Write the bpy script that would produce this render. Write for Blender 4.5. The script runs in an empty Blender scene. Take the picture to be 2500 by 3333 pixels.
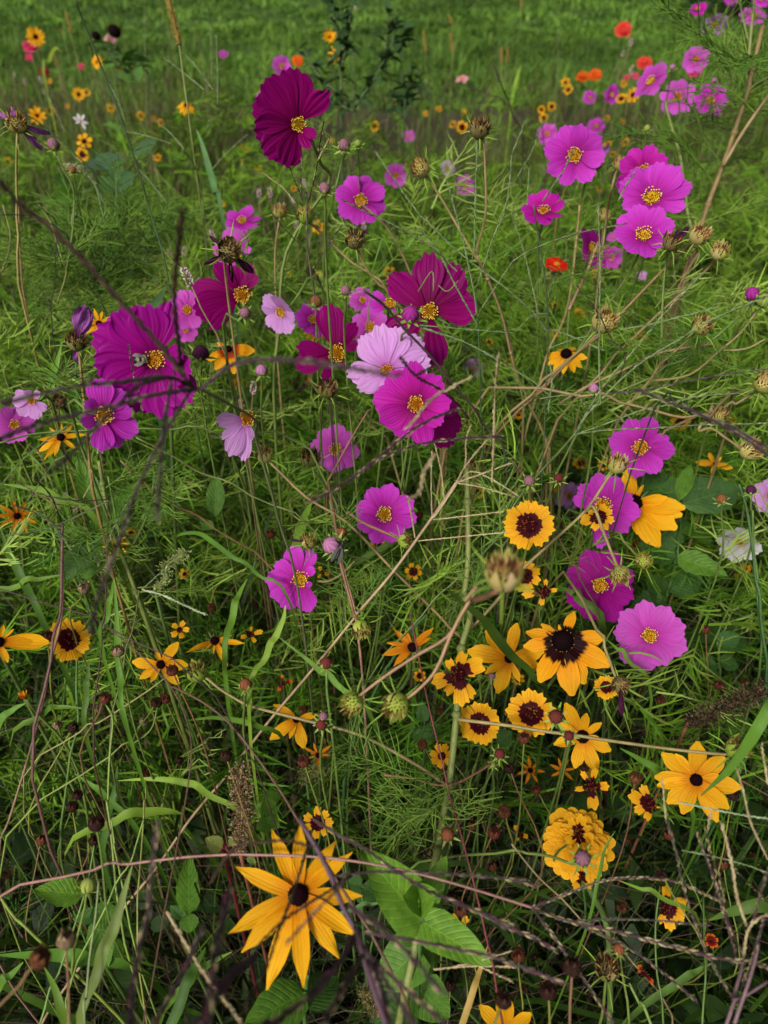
import bpy, math, random
import numpy as np
from mathutils import Vector, Matrix, Quaternion
random.seed(7); rng = np.random.default_rng(11)
sc = bpy.context.scene; COL = sc.collection
R = math.radians

# ------------------------------------------------------------------ camera
CAM_H, PITCH, FPX = 1.25, 39.0, 2380.0
cd = bpy.data.cameras.new('camera'); cam = bpy.data.objects.new('camera', cd); COL.objects.link(cam)
cam.location = (0, 0, CAM_H); cam.rotation_euler = (R(90 - PITCH), 0, 0)
cd.sensor_fit = 'HORIZONTAL'; cd.sensor_width = 36; cd.lens = FPX / 2500 * 36
cd.clip_start = 0.02; cd.clip_end = 2000
cd.dof.use_dof = True; cd.dof.focus_distance = 0.67; cd.dof.aperture_fstop = cd.lens / 4.2
sc.camera = cam
# ------------------------------------------------------------------ sky, sun, exposure (soft overcast day)
SUN_EL, SUN_AZ = 40, -150
w = bpy.data.worlds.new('World'); sc.world = w; w.use_nodes = True
nt = w.node_tree; nt.nodes.clear()
sky = nt.nodes.new('ShaderNodeTexSky'); sky.sky_type = 'NISHITA'; sky.sun_disc = False
sky.sun_elevation = R(SUN_EL); sky.sun_rotation = R(SUN_AZ); sky.dust_density = 6; sky.air_density = 1.0; sky.ozone_density = 1
hs = nt.nodes.new('ShaderNodeHueSaturation'); hs.inputs['Saturation'].default_value = 0.35
bg = nt.nodes.new('ShaderNodeBackground'); bg.inputs['Strength'].default_value = 0.05
wo = nt.nodes.new('ShaderNodeOutputWorld')
nt.links.new(sky.outputs[0], hs.inputs['Color']); nt.links.new(hs.outputs[0], bg.inputs[0]); nt.links.new(bg.outputs[0], wo.inputs[0])
sl = bpy.data.lights.new('sun', 'SUN'); sl.energy = 1.5; sl.angle = R(12); sl.color = (1, .96, .9)
so = bpy.data.objects.new('sun', sl); COL.objects.link(so); so.location = (0, 0, 8)
so.rotation_euler = (R(90 - SUN_EL), 0, R(-SUN_AZ + 180))
sc.view_settings.view_transform = 'Standard'; sc.view_settings.look = 'None'
sc.view_settings.gamma = 1; sc.view_settings.use_curve_mapping = False
sc.view_settings.exposure = 0.92
sc.render.engine = 'CYCLES'
sc.cycles.max_bounces = 4; sc.cycles.diffuse_bounces = 1; sc.cycles.transmission_bounces = 3; sc.cycles.glossy_bounces = 2; sc.cycles.transparent_max_bounces = 4

# ------------------------------------------------------------------ placing: photo position + distance -> point in the meadow
CAMP = Vector((0, 0, CAM_H)); _cp, _sp = math.cos(R(PITCH)), math.sin(R(PITCH))
FWD = Vector((0, _cp, -_sp)); UPV = Vector((0, _sp, _cp)); RGT = Vector((1, 0, 0))
def P(px, py, d): return CAMP + d * (FWD + (px - 1250) / FPX * RGT - (py - 1666.5) / FPX * UPV)
def TP(c, r, x, y): return (833 * c + x / 1.989, 666.7 * r + y / 1.989)
def project(pts):
    q = np.asarray(pts) - np.array(CAMP); z = q @ np.array(FWD)
    zz = np.maximum(z, 1e-3)
    return 1250 + FPX * (q @ np.array(RGT)) / zz, 1666.5 - FPX * (q @ np.array(UPV)) / zz, z
def pl(s):
    out, c, r = [], 0, 0
    for t in s.split():
        if t == '!': continue
        if t.endswith(':'): c, r = (int(v) for v in t[:-1].split('.'))
        else:
            x, y = t.split(','); out.append(TP(c, r, float(x), float(y)))
    return out
def path3(s, d0, d1):
    q = pl(s); n = len(q)
    return [P(a, b, d0 + (d1 - d0) * i / max(1, n - 1)) for i, (a, b) in enumerate(q)]
def catmull(pts, sub=4):
    if len(pts) < 3: 
        a, b = pts[0], pts[-1]; return [a.lerp(b, i / sub) for i in range(sub + 1)]
    q = [pts[0] * 2 - pts[1]] + list(pts) + [pts[-1] * 2 - pts[-2]]; out = []
    for i in range(1, len(q) - 2):
        a, b, c, e = q[i - 1], q[i], q[i + 1], q[i + 2]
        for k in range(sub):
            t = k / sub
            out.append(.5 * ((2 * b) + (c - a) * t + (2 * a - 5 * b + 4 * c - e) * t * t + (3 * b - a - 3 * c + e) * t ** 3))
    out.append(pts[-1].copy()); return out

# ------------------------------------------------------------------ mesh collecting
class MB:
    def __init__(s): s.v = []; s.f = []; s.c = []; s.uv = []
    def add(s, vs, fs, col, uv=None):
        o = len(s.v); s.v += [tuple(v) for v in vs]; s.f += [tuple(i + o for i in f) for f in fs]
        s.c += (list(col) if isinstance(col, list) else [col] * len(vs))
        s.uv += (uv if uv else [(0, 0)] * len(vs))
    def tube(s, pts, rad, col, sides=5, cap=True):
        n = len(pts); vs = []; cs = []
        prev = None
        for i, p in enumerate(pts):
            t = (pts[min(i + 1, n - 1)] - pts[max(i - 1, 0)])
            t = t.normalized() if t.length > 1e-9 else Vector((0, 0, 1))
            if prev is None:
                a = Vector((1, 0, 0)) if abs(t.x) < .8 else Vector((0, 1, 0)); u = (a - t * a.dot(t)).normalized()
            else:
                u = prev - t * prev.dot(t); u = u.normalized() if u.length > 1e-6 else prev
            prev = u; b = t.cross(u)
            r = rad[i] if isinstance(rad, (list, tuple)) else rad
            cc = col(i / max(1, n - 1)) if callable(col) else col
            for k in range(sides):
                a = 2 * math.pi * k / sides; vs.append(p + (u * math.cos(a) + b * math.sin(a)) * r); cs.append(cc)
        fs = [(i * sides + k, i * sides + (k + 1) % sides, (i + 1) * sides + (k + 1) % sides, (i + 1) * sides + k)
              for i in range(n - 1) for k in range(sides)]
        if cap: fs += [tuple(range(sides))[::-1], tuple((n - 1) * sides + k for k in range(sides))]
        s.add(vs, fs, cs)
    def ribbon(s, pts, wid, side, col, fold=0.0):
        n = len(pts); vs = []; cs = []
        for i, p in enumerate(pts):
            t = (pts[min(i + 1, n - 1)] - pts[max(i - 1, 0)]).normalized()
            b = side - t * side.dot(t); b = b.normalized(); nn = b.cross(t)
            w_ = wid[i]; cc = col(i / max(1, n - 1)) if callable(col) else col
            vs += [p - b * w_, p - nn * fold * w_, p + b * w_]; cs += [cc] * 3
        fs = [(i * 3 + k, i * 3 + k + 1, i * 3 + k + 4, i * 3 + k + 3) for i in range(n - 1) for k in range(2)]
        s.add(vs, fs, cs, [(k * .5, i / max(1, n - 1)) for i in range(n) for k in range(3)])
    def octa(s, p, ax, L, r, col):
        ax = ax.normalized(); a = Vector((1, 0, 0)) if abs(ax.x) < .8 else Vector((0, 1, 0))
        u = (a - ax * a.dot(ax)).normalized(); b = ax.cross(u)
        vs = [p, p + ax * L] + [p + ax * L * .42 + (u * math.cos(k * math.pi / 2) + b * math.sin(k * math.pi / 2)) * r for k in range(4)]
        fs = [(0, 2 + (k + 1) % 4, 2 + k) for k in range(4)] + [(1, 2 + k, 2 + (k + 1) % 4) for k in range(4)]
        s.add(vs, fs, col)
    def lathe(s, prof, col, sides=10, rib=0.0, M=None):
        n = len(prof); vs = []; cs = []
        for i, (r, z) in enumerate(prof):
            for k in range(sides):
                a = 2 * math.pi * k / sides; rr = r * (1 + rib * (1 if k % 2 else -1))
                vs.append(Vector((rr * math.cos(a), rr * math.sin(a), z))); cs.append(col(i / (n - 1), k) if callable(col) else col)
        if M: vs = [M @ v for v in vs]
        fs = [(i * sides + k, i * sides + (k + 1) % sides, (i + 1) * sides + (k + 1) % sides, (i + 1) * sides + k) for i in range(n - 1) for k in range(sides)]
        fs += [tuple(range(sides))[::-1], tuple((n - 1) * sides + k for k in range(sides))]
        s.add(vs, fs, cs)
    def mesh(s, name, mat, smooth=True, off=None):
        me = bpy.data.meshes.new(name)
        v = s.v if off is None else [(a - off[0], b - off[1], c - off[2]) for a, b, c in s.v]
        me.from_pydata(v, [], s.f)
        ca = me.color_attributes.new('Col', 'FLOAT_COLOR', 'POINT')
        ca.data.foreach_set('color', [x for c in s.c for x in (c[0], c[1], c[2], 1)])
        uvl = me.uv_layers.new(name='UVMap')
        li = np.zeros(len(me.loops), dtype=np.int32); me.loops.foreach_get('vertex_index', li)
        uvl.data.foreach_set('uv', np.array(s.uv, dtype=np.float32)[li].ravel())
        if smooth: me.shade_smooth()
        me.materials.append(mat); return me
def big_mesh(name, v, quads, cols, mat, smooth=True):
    me = bpy.data.meshes.new(name); nq = len(quads)
    me.vertices.add(len(v)); me.vertices.foreach_set('co', np.ascontiguousarray(v, dtype=np.float32).ravel())
    me.loops.add(nq * 4); me.loops.foreach_set('vertex_index', np.ascontiguousarray(quads, dtype=np.int32).ravel())
    me.polygons.add(nq); me.polygons.foreach_set('loop_start', np.arange(0, nq * 4, 4, dtype=np.int32))
    ca = me.color_attributes.new('Col', 'FLOAT_COLOR', 'POINT')
    ca.data.foreach_set('color', np.concatenate([cols, np.ones((len(cols), 1))], 1).astype(np.float32).ravel())
    me.update(calc_edges=True); me.validate()
    if smooth: me.shade_smooth()
    me.materials.append(mat); return me
def np_ribbons(paths, wid, side, cols):
    """paths N,K,3; wid N,K; side N,3; cols N,K,3"""
    N, K, _ = paths.shape
    t = np.gradient(paths, axis=1); t /= np.linalg.norm(t, axis=2, keepdims=True) + 1e-9
    b = side[:, None, :] - t * np.sum(side[:, None, :] * t, 2, keepdims=True); b /= np.linalg.norm(b, axis=2, keepdims=True) + 1e-9
    v = np.stack([paths - b * wid[..., None], paths + b * wid[..., None]], 2)      # N,K,2,3
    c = np.repeat(cols[:, :, None, :], 2, 2)
    i = (np.arange(N)[:, None] * K + np.arange(K - 1)[None]).ravel() * 2
    return v.reshape(-1, 3), np.stack([i, i + 1, i + 3, i + 2], 1), c.reshape(-1, 3)

# ------------------------------------------------------------------ objects
def link(name, data, parent=None, M=None):
    o = bpy.data.objects.new(name, data); COL.objects.link(o)
    if parent: o.parent = parent
    if M is not None: o.matrix_basis = (Matrix.Translation(-parent.location) @ M) if (parent and not parent.parent) else M
    return o
def tag(o, label, cat, group=None):
    o['label'] = label; o['category'] = cat
    if group: o['group'] = group
    return o
def thing(name, loc, label, cat, group=None):
    o = bpy.data.objects.new(name, None); COL.objects.link(o); o.location = loc; o.empty_display_size = .02
    return tag(o, label, cat, group)

# ------------------------------------------------------------------ materials
def nodes(name):
    m = bpy.data.materials.new(name); m.use_nodes = True; n = m.node_tree; n.nodes.clear()
    return m, n, (lambda t, **k: _mk(n, t, k)), n.links.new
def _mk(n, t, k):
    x = n.nodes.new(t)
    for a, b in k.items():
        if a in x.inputs: x.inputs[a].default_value = b
        else: setattr(x, a, b)
    return x
def finish(n, mk, L, color, rough, transl, bump=None, spec=.3, tint=1.15):
    p = mk('ShaderNodeBsdfPrincipled', Roughness=rough); p.inputs['Specular IOR Level'].default_value = spec
    L(color, p.inputs['Base Color']); out = mk('ShaderNodeOutputMaterial'); 
    if bump: L(bump, p.inputs['Normal'])
    if transl > 0:
        tr = mk('ShaderNodeBsdfTranslucent'); g = mk('ShaderNodeHueSaturation', Value=tint, Saturation=1.08); L(color, g.inputs['Color']); L(g.outputs[0], tr.inputs['Color'])
        if bump: L(bump, tr.inputs['Normal'])
        mx = mk('ShaderNodeMixShader', Fac=transl); L(p.outputs[0], mx.inputs[1]); L(tr.outputs[0], mx.inputs[2]); L(mx.outputs[0], out.inputs[0])
    else: L(p.outputs[0], out.inputs[0])
def col_mat(name, rough=.55, transl=.3, nscale=60, amt=.35, spec=.3, rnd=.12, bump=0.0, bscale=400):
    m, n, mk, L = nodes(name)
    a = mk('ShaderNodeAttribute', attribute_name='Col'); tc = mk('ShaderNodeTexCoord'); ob = mk('ShaderNodeObjectInfo')
    nz = mk('ShaderNodeTexNoise', Scale=nscale, Detail=3); L(tc.outputs['Object'], nz.inputs['Vector'])
    mr = mk('ShaderNodeMapRange'); mr.inputs[1].default_value = .25; mr.inputs[2].default_value = .75
    mr.inputs[3].default_value = 1 - amt; mr.inputs[4].default_value = 1 + amt; L(nz.outputs[0], mr.inputs[0])
    ho = mk('ShaderNodeMapRange'); ho.inputs[3].default_value = .5 - rnd * .12; ho.inputs[4].default_value = .5 + rnd * .12; L(ob.outputs['Random'], ho.inputs[0])
    h = mk('ShaderNodeHueSaturation'); L(a.outputs['Color'], h.inputs['Color']); L(mr.outputs[0], h.inputs['Value']); L(ho.outputs[0], h.inputs['Hue'])
    bo = None
    if bump:
        bn = mk('ShaderNodeTexNoise', Scale=bscale, Detail=2); L(tc.outputs['Object'], bn.inputs['Vector'])
        bm = mk('ShaderNodeBump', Strength=bump, Distance=.002); L(bn.outputs[0], bm.inputs['Height']); bo = bm.outputs[0]
    finish(n, mk, L, h.outputs[0], rough, transl, bo, spec); return m
def petal_mat(name, stops, vein=.18, rough=.5, transl=.32, jag=.0, rib=9, rndv=.10, sharp=False, rndh=.012):
    m, n, mk, L = nodes(name)
    uv = mk('ShaderNodeUVMap'); ob = mk('ShaderNodeObjectInfo')
    sp = mk('ShaderNodeSeparateXYZ'); L(uv.outputs[0], sp.inputs[0])
    off = mk('ShaderNodeMath', operation='MULTIPLY'); off.inputs[1].default_value = 37; L(ob.outputs['Random'], off.inputs[0])
    def streak(sx, sy):
        cx = mk('ShaderNodeMath', operation='MULTIPLY'); cx.inputs[1].default_value = sx; L(sp.outputs[0], cx.inputs[0])
        cy = mk('ShaderNodeMath', operation='MULTIPLY'); cy.inputs[1].default_value = sy; L(sp.outputs[1], cy.inputs[0])
        cb = mk('ShaderNodeCombineXYZ'); L(cx.outputs[0], cb.inputs[0]); L(cy.outputs[0], cb.inputs[1]); L(off.outputs[0], cb.inputs[2])
        z = mk('ShaderNodeTexNoise', Scale=1, Detail=3); L(cb.outputs[0], z.inputs['Vector']); return z.outputs[0]
    st = streak(26, 1.6); blot = streak(5, .6); spot = streak(7, 9)
    v = sp.outputs[1]
    if jag:
        j = mk('ShaderNodeMath', operation='SUBTRACT'); j.inputs[1].default_value = .5; L(blot, j.inputs[0])
        k = mk('ShaderNodeMath', operation='MULTIPLY_ADD'); k.inputs[1].default_value = jag; L(j.outputs[0], k.inputs[0]); L(v, k.inputs[2]); v = k.outputs[0]
    rp = mk('ShaderNodeValToRGB'); e = rp.color_ramp.elements
    while len(e) < len(stops): e.new(.5)
    for i, (pos, c) in enumerate(stops): e[i].position = pos; e[i].color = (*c, 1)
    L(v, rp.inputs[0])
    mr = mk('ShaderNodeMapRange'); mr.inputs[1].default_value = .3; mr.inputs[2].default_value = .7; mr.inputs[3].default_value = 1 - vein; mr.inputs[4].default_value = 1 + vein * .6; L(st, mr.inputs[0])
    rv = mk('ShaderNodeMapRange'); rv.inputs[3].default_value = (1 - rndv) * .98; rv.inputs[4].default_value = (1 + rndv) * .98; L(ob.outputs['Random'], rv.inputs[0])
    ml = mk('ShaderNodeMath', operation='MULTIPLY'); L(mr.outputs[0], ml.inputs[0]); L(rv.outputs[0], ml.inputs[1])
    hh = mk('ShaderNodeMapRange'); hh.inputs[3].default_value = .5 - rndh; hh.inputs[4].default_value = .5 + rndh; L(spot, hh.inputs[0])
    h = mk('ShaderNodeHueSaturation'); L(rp.outputs[0], h.inputs['Color']); L(ml.outputs[0], h.inputs['Value']); L(hh.outputs[0], h.inputs['Hue'])
    sn = mk('ShaderNodeMath', operation='MULTIPLY'); sn.inputs[1].default_value = rib * 6.283; L(sp.outputs[0], sn.inputs[0])
    s2 = mk('ShaderNodeMath', operation='SINE'); L(sn.outputs[0], s2.inputs[0])
    s3 = mk('ShaderNodeMath', operation='ADD'); L(s2.outputs[0], s3.inputs[0]); L(st, s3.inputs[1])
    bm = mk('ShaderNodeBump', Strength=.2, Distance=.0006); L(s3.outputs[0], bm.inputs['Height'])
    finish(n, mk, L, h.outputs[0], rough, transl, bm.outputs[0], .07); return m
def leaf_mat(name):
    m, n, mk, L = nodes(name)
    a = mk('ShaderNodeAttribute', attribute_name='Col'); uv = mk('ShaderNodeUVMap'); sp = mk('ShaderNodeSeparateXYZ'); L(uv.outputs[0], sp.inputs[0]); tc = mk('ShaderNodeTexCoord')
    def mt(op, x, y=None, z=None):
        q = mk('ShaderNodeMath', operation=op)
        for i, v in enumerate((x, y, z)):
            if v is None: continue
            if isinstance(v, (int, float)): q.inputs[i].default_value = v
            else: L(v, q.inputs[i])
        return q.outputs[0]
    ac = mt('ABSOLUTE', mt('SUBTRACT', sp.outputs[0], .5)); ph = mt('SUBTRACT', mt('MULTIPLY', sp.outputs[1], 9.0), mt('MULTIPLY', ac, 5.0))
    vein = mt('POWER', mt('ABSOLUTE', mt('SUBTRACT', mt('FRACT', ph), .5)), 4.0); vein = mt('MULTIPLY', vein, 9.0)
    mid = mt('LESS_THAN', ac, .018); vv = mt('MAXIMUM', vein, mid)
    nz = mk('ShaderNodeTexNoise', Scale=7, Detail=5, Roughness=.65); L(tc.outputs['Object'], nz.inputs['Vector'])
    val = mt('ADD', mt('MULTIPLY', nz.outputs[0], 1.0), mt('MULTIPLY_ADD', vv, .28, .25))
    hu = mt('MULTIPLY_ADD', nz.outputs[0], -.035, .5175)
    h = mk('ShaderNodeHueSaturation'); L(a.outputs['Color'], h.inputs['Color']); L(val, h.inputs['Value']); L(hu, h.inputs['Hue'])
    fn = mk('ShaderNodeTexNoise', Scale=60, Detail=3); L(tc.outputs['Object'], fn.inputs['Vector'])
    bm = mk('ShaderNodeBump', Strength=.45, Distance=.0015); L(mt('SUBTRACT', mt('MULTIPLY', fn.outputs[0], .5), vv), bm.inputs['Height'])
    finish(n, mk, L, h.outputs[0], .5, .18, bm.outputs[0], .25); return m
M = {}
M['leaf'] = col_mat('leaf_green', .5, .2, 45, .28, .2, bump=.4, bscale=160)
M['broad'] = leaf_mat('broad_leaf')
M['blade'] = col_mat('grass_blade', .5, .15, 30, .3, .18)
M['thread'] = col_mat('feathery_leaf', .55, .15, 25, .3, .15)
M['stem'] = col_mat('stem', .5, .0, 70, .3, .35, bump=.3, bscale=500)
M['straw'] = col_mat('seed_spike', .7, .08, 150, .35, .1)
M['dry'] = col_mat('dry_head', .8, .08, 220, .45, .06)
M['disc'] = col_mat('flower_disc', .75, .0, 300, .2, .04)
M['bug'] = col_mat('insect', .45, 0, 900, .3, .4)
pk = petal_mat
YEL, ORG, MAR = (.82, .43, .014), (.72, .25, .006), (.055, .003, .008)
M['c_pink'] = pk('petal_magenta_pink', [(0, (.18, .003, .08)), (.22, (.37, .012, .26)), (.6, (.52, .032, .46)), (1, (.57, .06, .56))], .26)
M['c_hot'] = pk('petal_hot_magenta', [(0, (.13, .001, .045)), (.25, (.34, .005, .18)), (.6, (.49, .012, .34)), (1, (.54, .024, .43))], .26)
M['c_orchid'] = pk('petal_orchid', [(0, (.28, .01, .14)), (.25, (.48, .045, .38)), (1, (.60, .11, .56))], .22)
M['c_lilac'] = pk('petal_lilac', [(0, (.28, .01, .12)), (.10, (.50, .16, .48)), (.4, (.62, .28, .66)), (1, (.66, .34, .70))], .22)
M['c_white'] = pk('petal_white', [(0, (.5, .45, .45)), (1, (.72, .7, .72))], .1)
M['c_dark'] = pk('petal_burgundy', [(0, (.11, .0, .03)), (.3, (.20, .0008, .085)), (1, (.26, .002, .14))], .28, .45, .3)
M['c_plum'] = pk('petal_plum', [(0, (.13, .0, .06)), (.3, (.27, .001, .17)), (1, (.34, .006, .26))], .28, .45, .3)
M['k'] = pk('petal_coreopsis', [(0, MAR), (.44, (.045, .0022, .004)), (.48, (.70, .30, .01)), (1, YEL)], .1, .5, .3, .34, 5)
M['k2'] = pk('petal_coreopsis_small_eye', [(0, MAR), (.24, (.045, .0022, .004)), (.29, (.72, .31, .01)), (1, YEL)], .1, .5, .3, .16, 5)
M['kred'] = pk('petal_coreopsis_red', [(0, MAR), (.6, (.16, .006, .004)), (.75, (.50, .09, .006)), (1, (.55, .12, .006))], .12, .5, .25, .2, 5)
M['r'] = pk('petal_rudbeckia', [(0, (.62, .18, .004)), (.35, (.80, .36, .008)), (1, (.86, .45, .014))], .14, .5, .3, .06, 5)
M['rd'] = pk('petal_rudbeckia_dark_base', [(0, (.012, .001, .0015)), (.36, (.018, .0015, .002)), (.44, (.78, .30, .008)), (1, (.86, .42, .014))], .14, .5, .3, .30, 6)
M['ro'] = pk('petal_rudbeckia_orange', [(0, (.35, .05, .003)), (.25, (.62, .20, .006)), (1, (.74, .28, .01))], .16, .5, .3, .12, 5)
M['rr'] = pk('petal_rudbeckia_red_base', [(0, (.16, .01, .004)), (.28, (.40, .05, .004)), (.42, (.82, .34, .01)), (1, (.86, .42, .014))], .14, .5, .3, .14, 5)
M['zy'] = pk('petal_zinnia_yellow', [(0, (.70, .24, .006)), (.5, (.84, .36, .01)), (1, (.86, .44, .02))], .1, .55, .25, .05, 4)
M['zr'] = pk('petal_zinnia_coral', [(0, (.55, .03, .02)), (1, (.72, .06, .045))], .12, .55, .25)
M['zo'] = pk('petal_zinnia_orange', [(0, (.5, .05, .01)), (1, (.74, .12, .012))], .12, .55, .25)
M['zp'] = pk('petal_zinnia_rose', [(0, (.5, .02, .08)), (1, (.70, .06, .16))], .12, .55, .25)
M['zd'] = pk('petal_zinnia_crimson', [(0, (.12, .004, .006)), (1, (.22, .008, .012))], .12, .55, .2)
M['zs'] = pk('petal_zinnia_scarlet', [(0, (.6, .10, .01)), (.4, (.66, .02, .008)), (1, (.62, .016, .008))], .12, .55, .25)
M['zk'] = pk('petal_zinnia_blush', [(0, (.6, .2, .2)), (1, (.72, .36, .40))], .12, .55, .25)
M['wilt'] = pk('petal_withered_violet', [(0, (.10, .01, .06)), (.5, (.38, .12, .42)), (1, (.32, .08, .32))], .4, .65, .25)
M['wiltdk'] = pk('petal_withered_black', [(0, (.05, .012, .02)), (1, (.07, .012, .05))], .4, .65, .1)
# ------------------------------------------------------------------ ground
def ground_mat():
    m, n, mk, L = nodes('meadow_ground')
    tc = mk('ShaderNodeTexCoord'); sp = mk('ShaderNodeSeparateXYZ'); L(tc.outputs['Object'], sp.inputs[0])
    nz = mk('ShaderNodeTexNoise', Scale=1.1, Detail=6, Roughness=.65); L(tc.outputs['Object'], nz.inputs['Vector'])
    fine = mk('ShaderNodeTexNoise', Scale=30, Detail=6, Roughness=.7); L(tc.outputs['Object'], fine.inputs['Vector'])
    def ramp(src, a, b):
        r_ = mk('ShaderNodeMapRange'); r_.inputs[1].default_value = a; r_.inputs[2].default_value = b; L(src, r_.inputs[0]); return r_.outputs[0]
    def mix(f, a, b):
        x = mk('ShaderNodeMix', data_type='RGBA')
        L(f, x.inputs[0]) if not isinstance(f, float) else None
        for i, v in ((6, a), (7, b)):
            if isinstance(v, tuple): x.inputs[i].default_value = (*v, 1)
            else: L(v, x.inputs[i])
        return x.outputs[2]
    wob = mk('ShaderNodeMath', operation='MULTIPLY_ADD'); wob.inputs[1].default_value = 3.5; L(nz.outputs[0], wob.inputs[0]); L(sp.outputs[1], wob.inputs[2])
    soil = mix(ramp(fine.outputs[0], .3, .7), (.008, .006, .004), (.024, .018, .012))
    thatch = mix(ramp(fine.outputs[0], .3, .7), (.026, .019, .014), (.085, .064, .047))
    lawn = mix(ramp(nz.outputs[0], .35, .65), (.035, .075, .014), (.065, .12, .022))
    a = mix(ramp(wob.outputs[0], 4.6, 6.0), soil, thatch); b = mix(ramp(wob.outputs[0], 8.6, 10.5), a, lawn)
    bm = mk('ShaderNodeBump', Strength=.8, Distance=.02); L(fine.outputs[0], bm.inputs['Height'])
    finish(n, mk, L, b, .9, 0, bm.outputs[0], .1); return m
gx = np.concatenate([np.linspace(-400, -8, 24), np.linspace(-7.6, 7.6, 77), np.linspace(8, 400, 24)])
gy = np.concatenate([np.linspace(-30, -2, 8), np.linspace(-1.8, 14, 80), np.linspace(14.5, 40, 30), np.linspace(45, 800, 24)])
X, Y = np.meshgrid(gx, gy, indexing='ij')
def hgt(x, y):
    f = np.clip((np.asarray(y) - 4) / 6, 0, 1)
    return -.012 * np.abs(np.sin(x * 3.1 + np.sin(y * 2.3)) * np.cos(y * 2.7)) + f * (.06 * np.sin(x * .9 + 1) * np.sin(y * .7) - .03)
Z = hgt(X, Y)
v = np.stack([X, Y, Z], -1).reshape(-1, 3); ny_ = len(gy)
ii = (np.arange(len(gx) - 1)[:, None] * ny_ + np.arange(ny_ - 1)[None]).ravel()
g = link('ground', big_mesh('ground', v, np.stack([ii, ii + ny_, ii + ny_ + 1, ii + 1], 1), np.zeros((len(v), 3)), ground_mat())); g['kind'] = 'structure'

# ------------------------------------------------------------------ petal shapes (base at origin, along +X, unit length, facing +Z)
def petal(name, mat, hw, teeth, tdep, lobew, cup, curl, nu=9, nv=11, seed=0, pleat=.012, notch=.12, twist=0., crumple=0.):
    rr = random.Random(seed); vs = []; uv = []
    ph = rr.uniform(-.4, .4)
    for i in range(nu):
        u = i / (nu - 1)
        for j in range(nv):
            s = 2 * j / (nv - 1) - 1
            lm = 1 - notch * abs(s) ** 2.2 - tdep * (.5 - .5 * math.cos(teeth * math.pi * (s + 1) + ph * s))
            x = u * lm; y = s * hw(u) * (1 + .04 * math.sin(3 * u + seed))
            z = cup * (s * s) * hw(u) + curl * u * u + pleat * math.sin(s * math.pi * 3.5 + seed) * u + .02 * math.sin(u * 5 + seed + s) * u
            if crumple:
                z += crumple * math.sin(u * 9 + seed * 2 + s * 4) * u; y *= 1 - .5 * crumple * 4 * (.5 + .5 * math.sin(u * 7 + seed)); x *= 1 - crumple * u * .8
            a = twist * u; y, z = y * math.cos(a) - z * math.sin(a), y * math.sin(a) + z * math.cos(a)
            vs.append((x, y, z)); uv.append((j / (nv - 1), u))
    fs = [(i * nv + j, (i + 1) * nv + j, (i + 1) * nv + j + 1, i * nv + j + 1) for i in range(nu - 1) for j in range(nv - 1)]
    mb = MB(); mb.add(vs, fs, (1, 1, 1), uv); return mb.mesh(name, mat)
def hw_cos(u): return (.05 + .29 * math.sin(math.pi / 2 * min(1, u / .8)) ** 1.25) * (1 - .28 * max(0, (u - .72) / .28) ** 2)
def hw_cosw(u): return 1.2 * hw_cos(u)
def hw_rud(u): return (.03 + .080 * math.sin(math.pi * min(1, .10 + u * .78)) ** .7) * (1 - .72 * max(0, (u - .66) / .34) ** 1.8)
def hw_rudw(u): return (.05 + .135 * math.sin(math.pi * min(1, .08 + u * .66)) ** .9) * (1 - .5 * max(0, (u - .72) / .28) ** 2.2)
def hw_cor(u): return .05 + .28 * math.sin(math.pi / 2 * min(1, u / .85)) ** 1.1
def hw_zin(u): return .08 + .26 * math.sin(math.pi * min(1, u * .62)) ** .8 * (1 - .35 * max(0, (u - .75) / .25) ** 2)
PET = {}
def petset(kind, matkey):
    k = (kind, matkey)
    if k in PET: return PET[k]
    m = M[matkey]; out = []
    for s in range(5):
        q = random.Random(s * 7 + 3)
        if kind == 'cos': out.append(petal('cosmos_petal', m, hw_cos, q.choice([2, 2.5, 3]), q.uniform(.05, .095), 0, q.uniform(-.1, .2), q.uniform(-.18, .10), seed=s, notch=.13, twist=q.uniform(-.2, .2)))
        elif kind == 'cosw': out.append(petal('cosmos_petal', m, hw_cosw, q.choice([3, 4, 4]), q.uniform(.06, .10), 0, q.uniform(-.05, .12), q.uniform(-.12, .12), nv=15, seed=s, pleat=.02, notch=.17, twist=q.uniform(-.1, .1)))
        elif kind == 'rud': out.append(petal('ray_petal', m, hw_rud, 1, .03, 0, q.uniform(.1, .5), q.uniform(-.20, .02), nu=8, nv=6, seed=s, pleat=.008, notch=.10, twist=q.uniform(-.25, .25)))
        elif kind == 'rudw': out.append(petal('ray_petal', m, hw_rudw, 1, .04, 0, q.uniform(.1, .4), q.uniform(-.16, .04), nu=8, nv=6, seed=s, pleat=.008, notch=.12, twist=q.uniform(-.2, .2)))
        elif kind == 'cor': out.append(petal('coreopsis_petal', m, hw_cor, q.choice([1.5, 2, 2]), q.uniform(.11, .17), 0, q.uniform(-.15, .2), q.uniform(-.16, .06), nu=7, nv=9, seed=s, notch=.14, twist=q.uniform(-.2, .2)))
        elif kind == 'zin': out.append(petal('zinnia_petal', m, hw_zin, 1, .02, 0, q.uniform(.1, .35), q.uniform(-.22, -.05), nu=6, nv=5, seed=s, pleat=.01, notch=.18))
        elif kind == 'wilt': out.append(petal('withered_petal', m, lambda u: .8 * hw_cos(u), 2, .06, 0, .3, q.uniform(-.5, -.25), nu=9, nv=7, seed=s, pleat=.03, twist=q.uniform(-.6, .6), crumple=.09))
    PET[k] = out; return out
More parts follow.
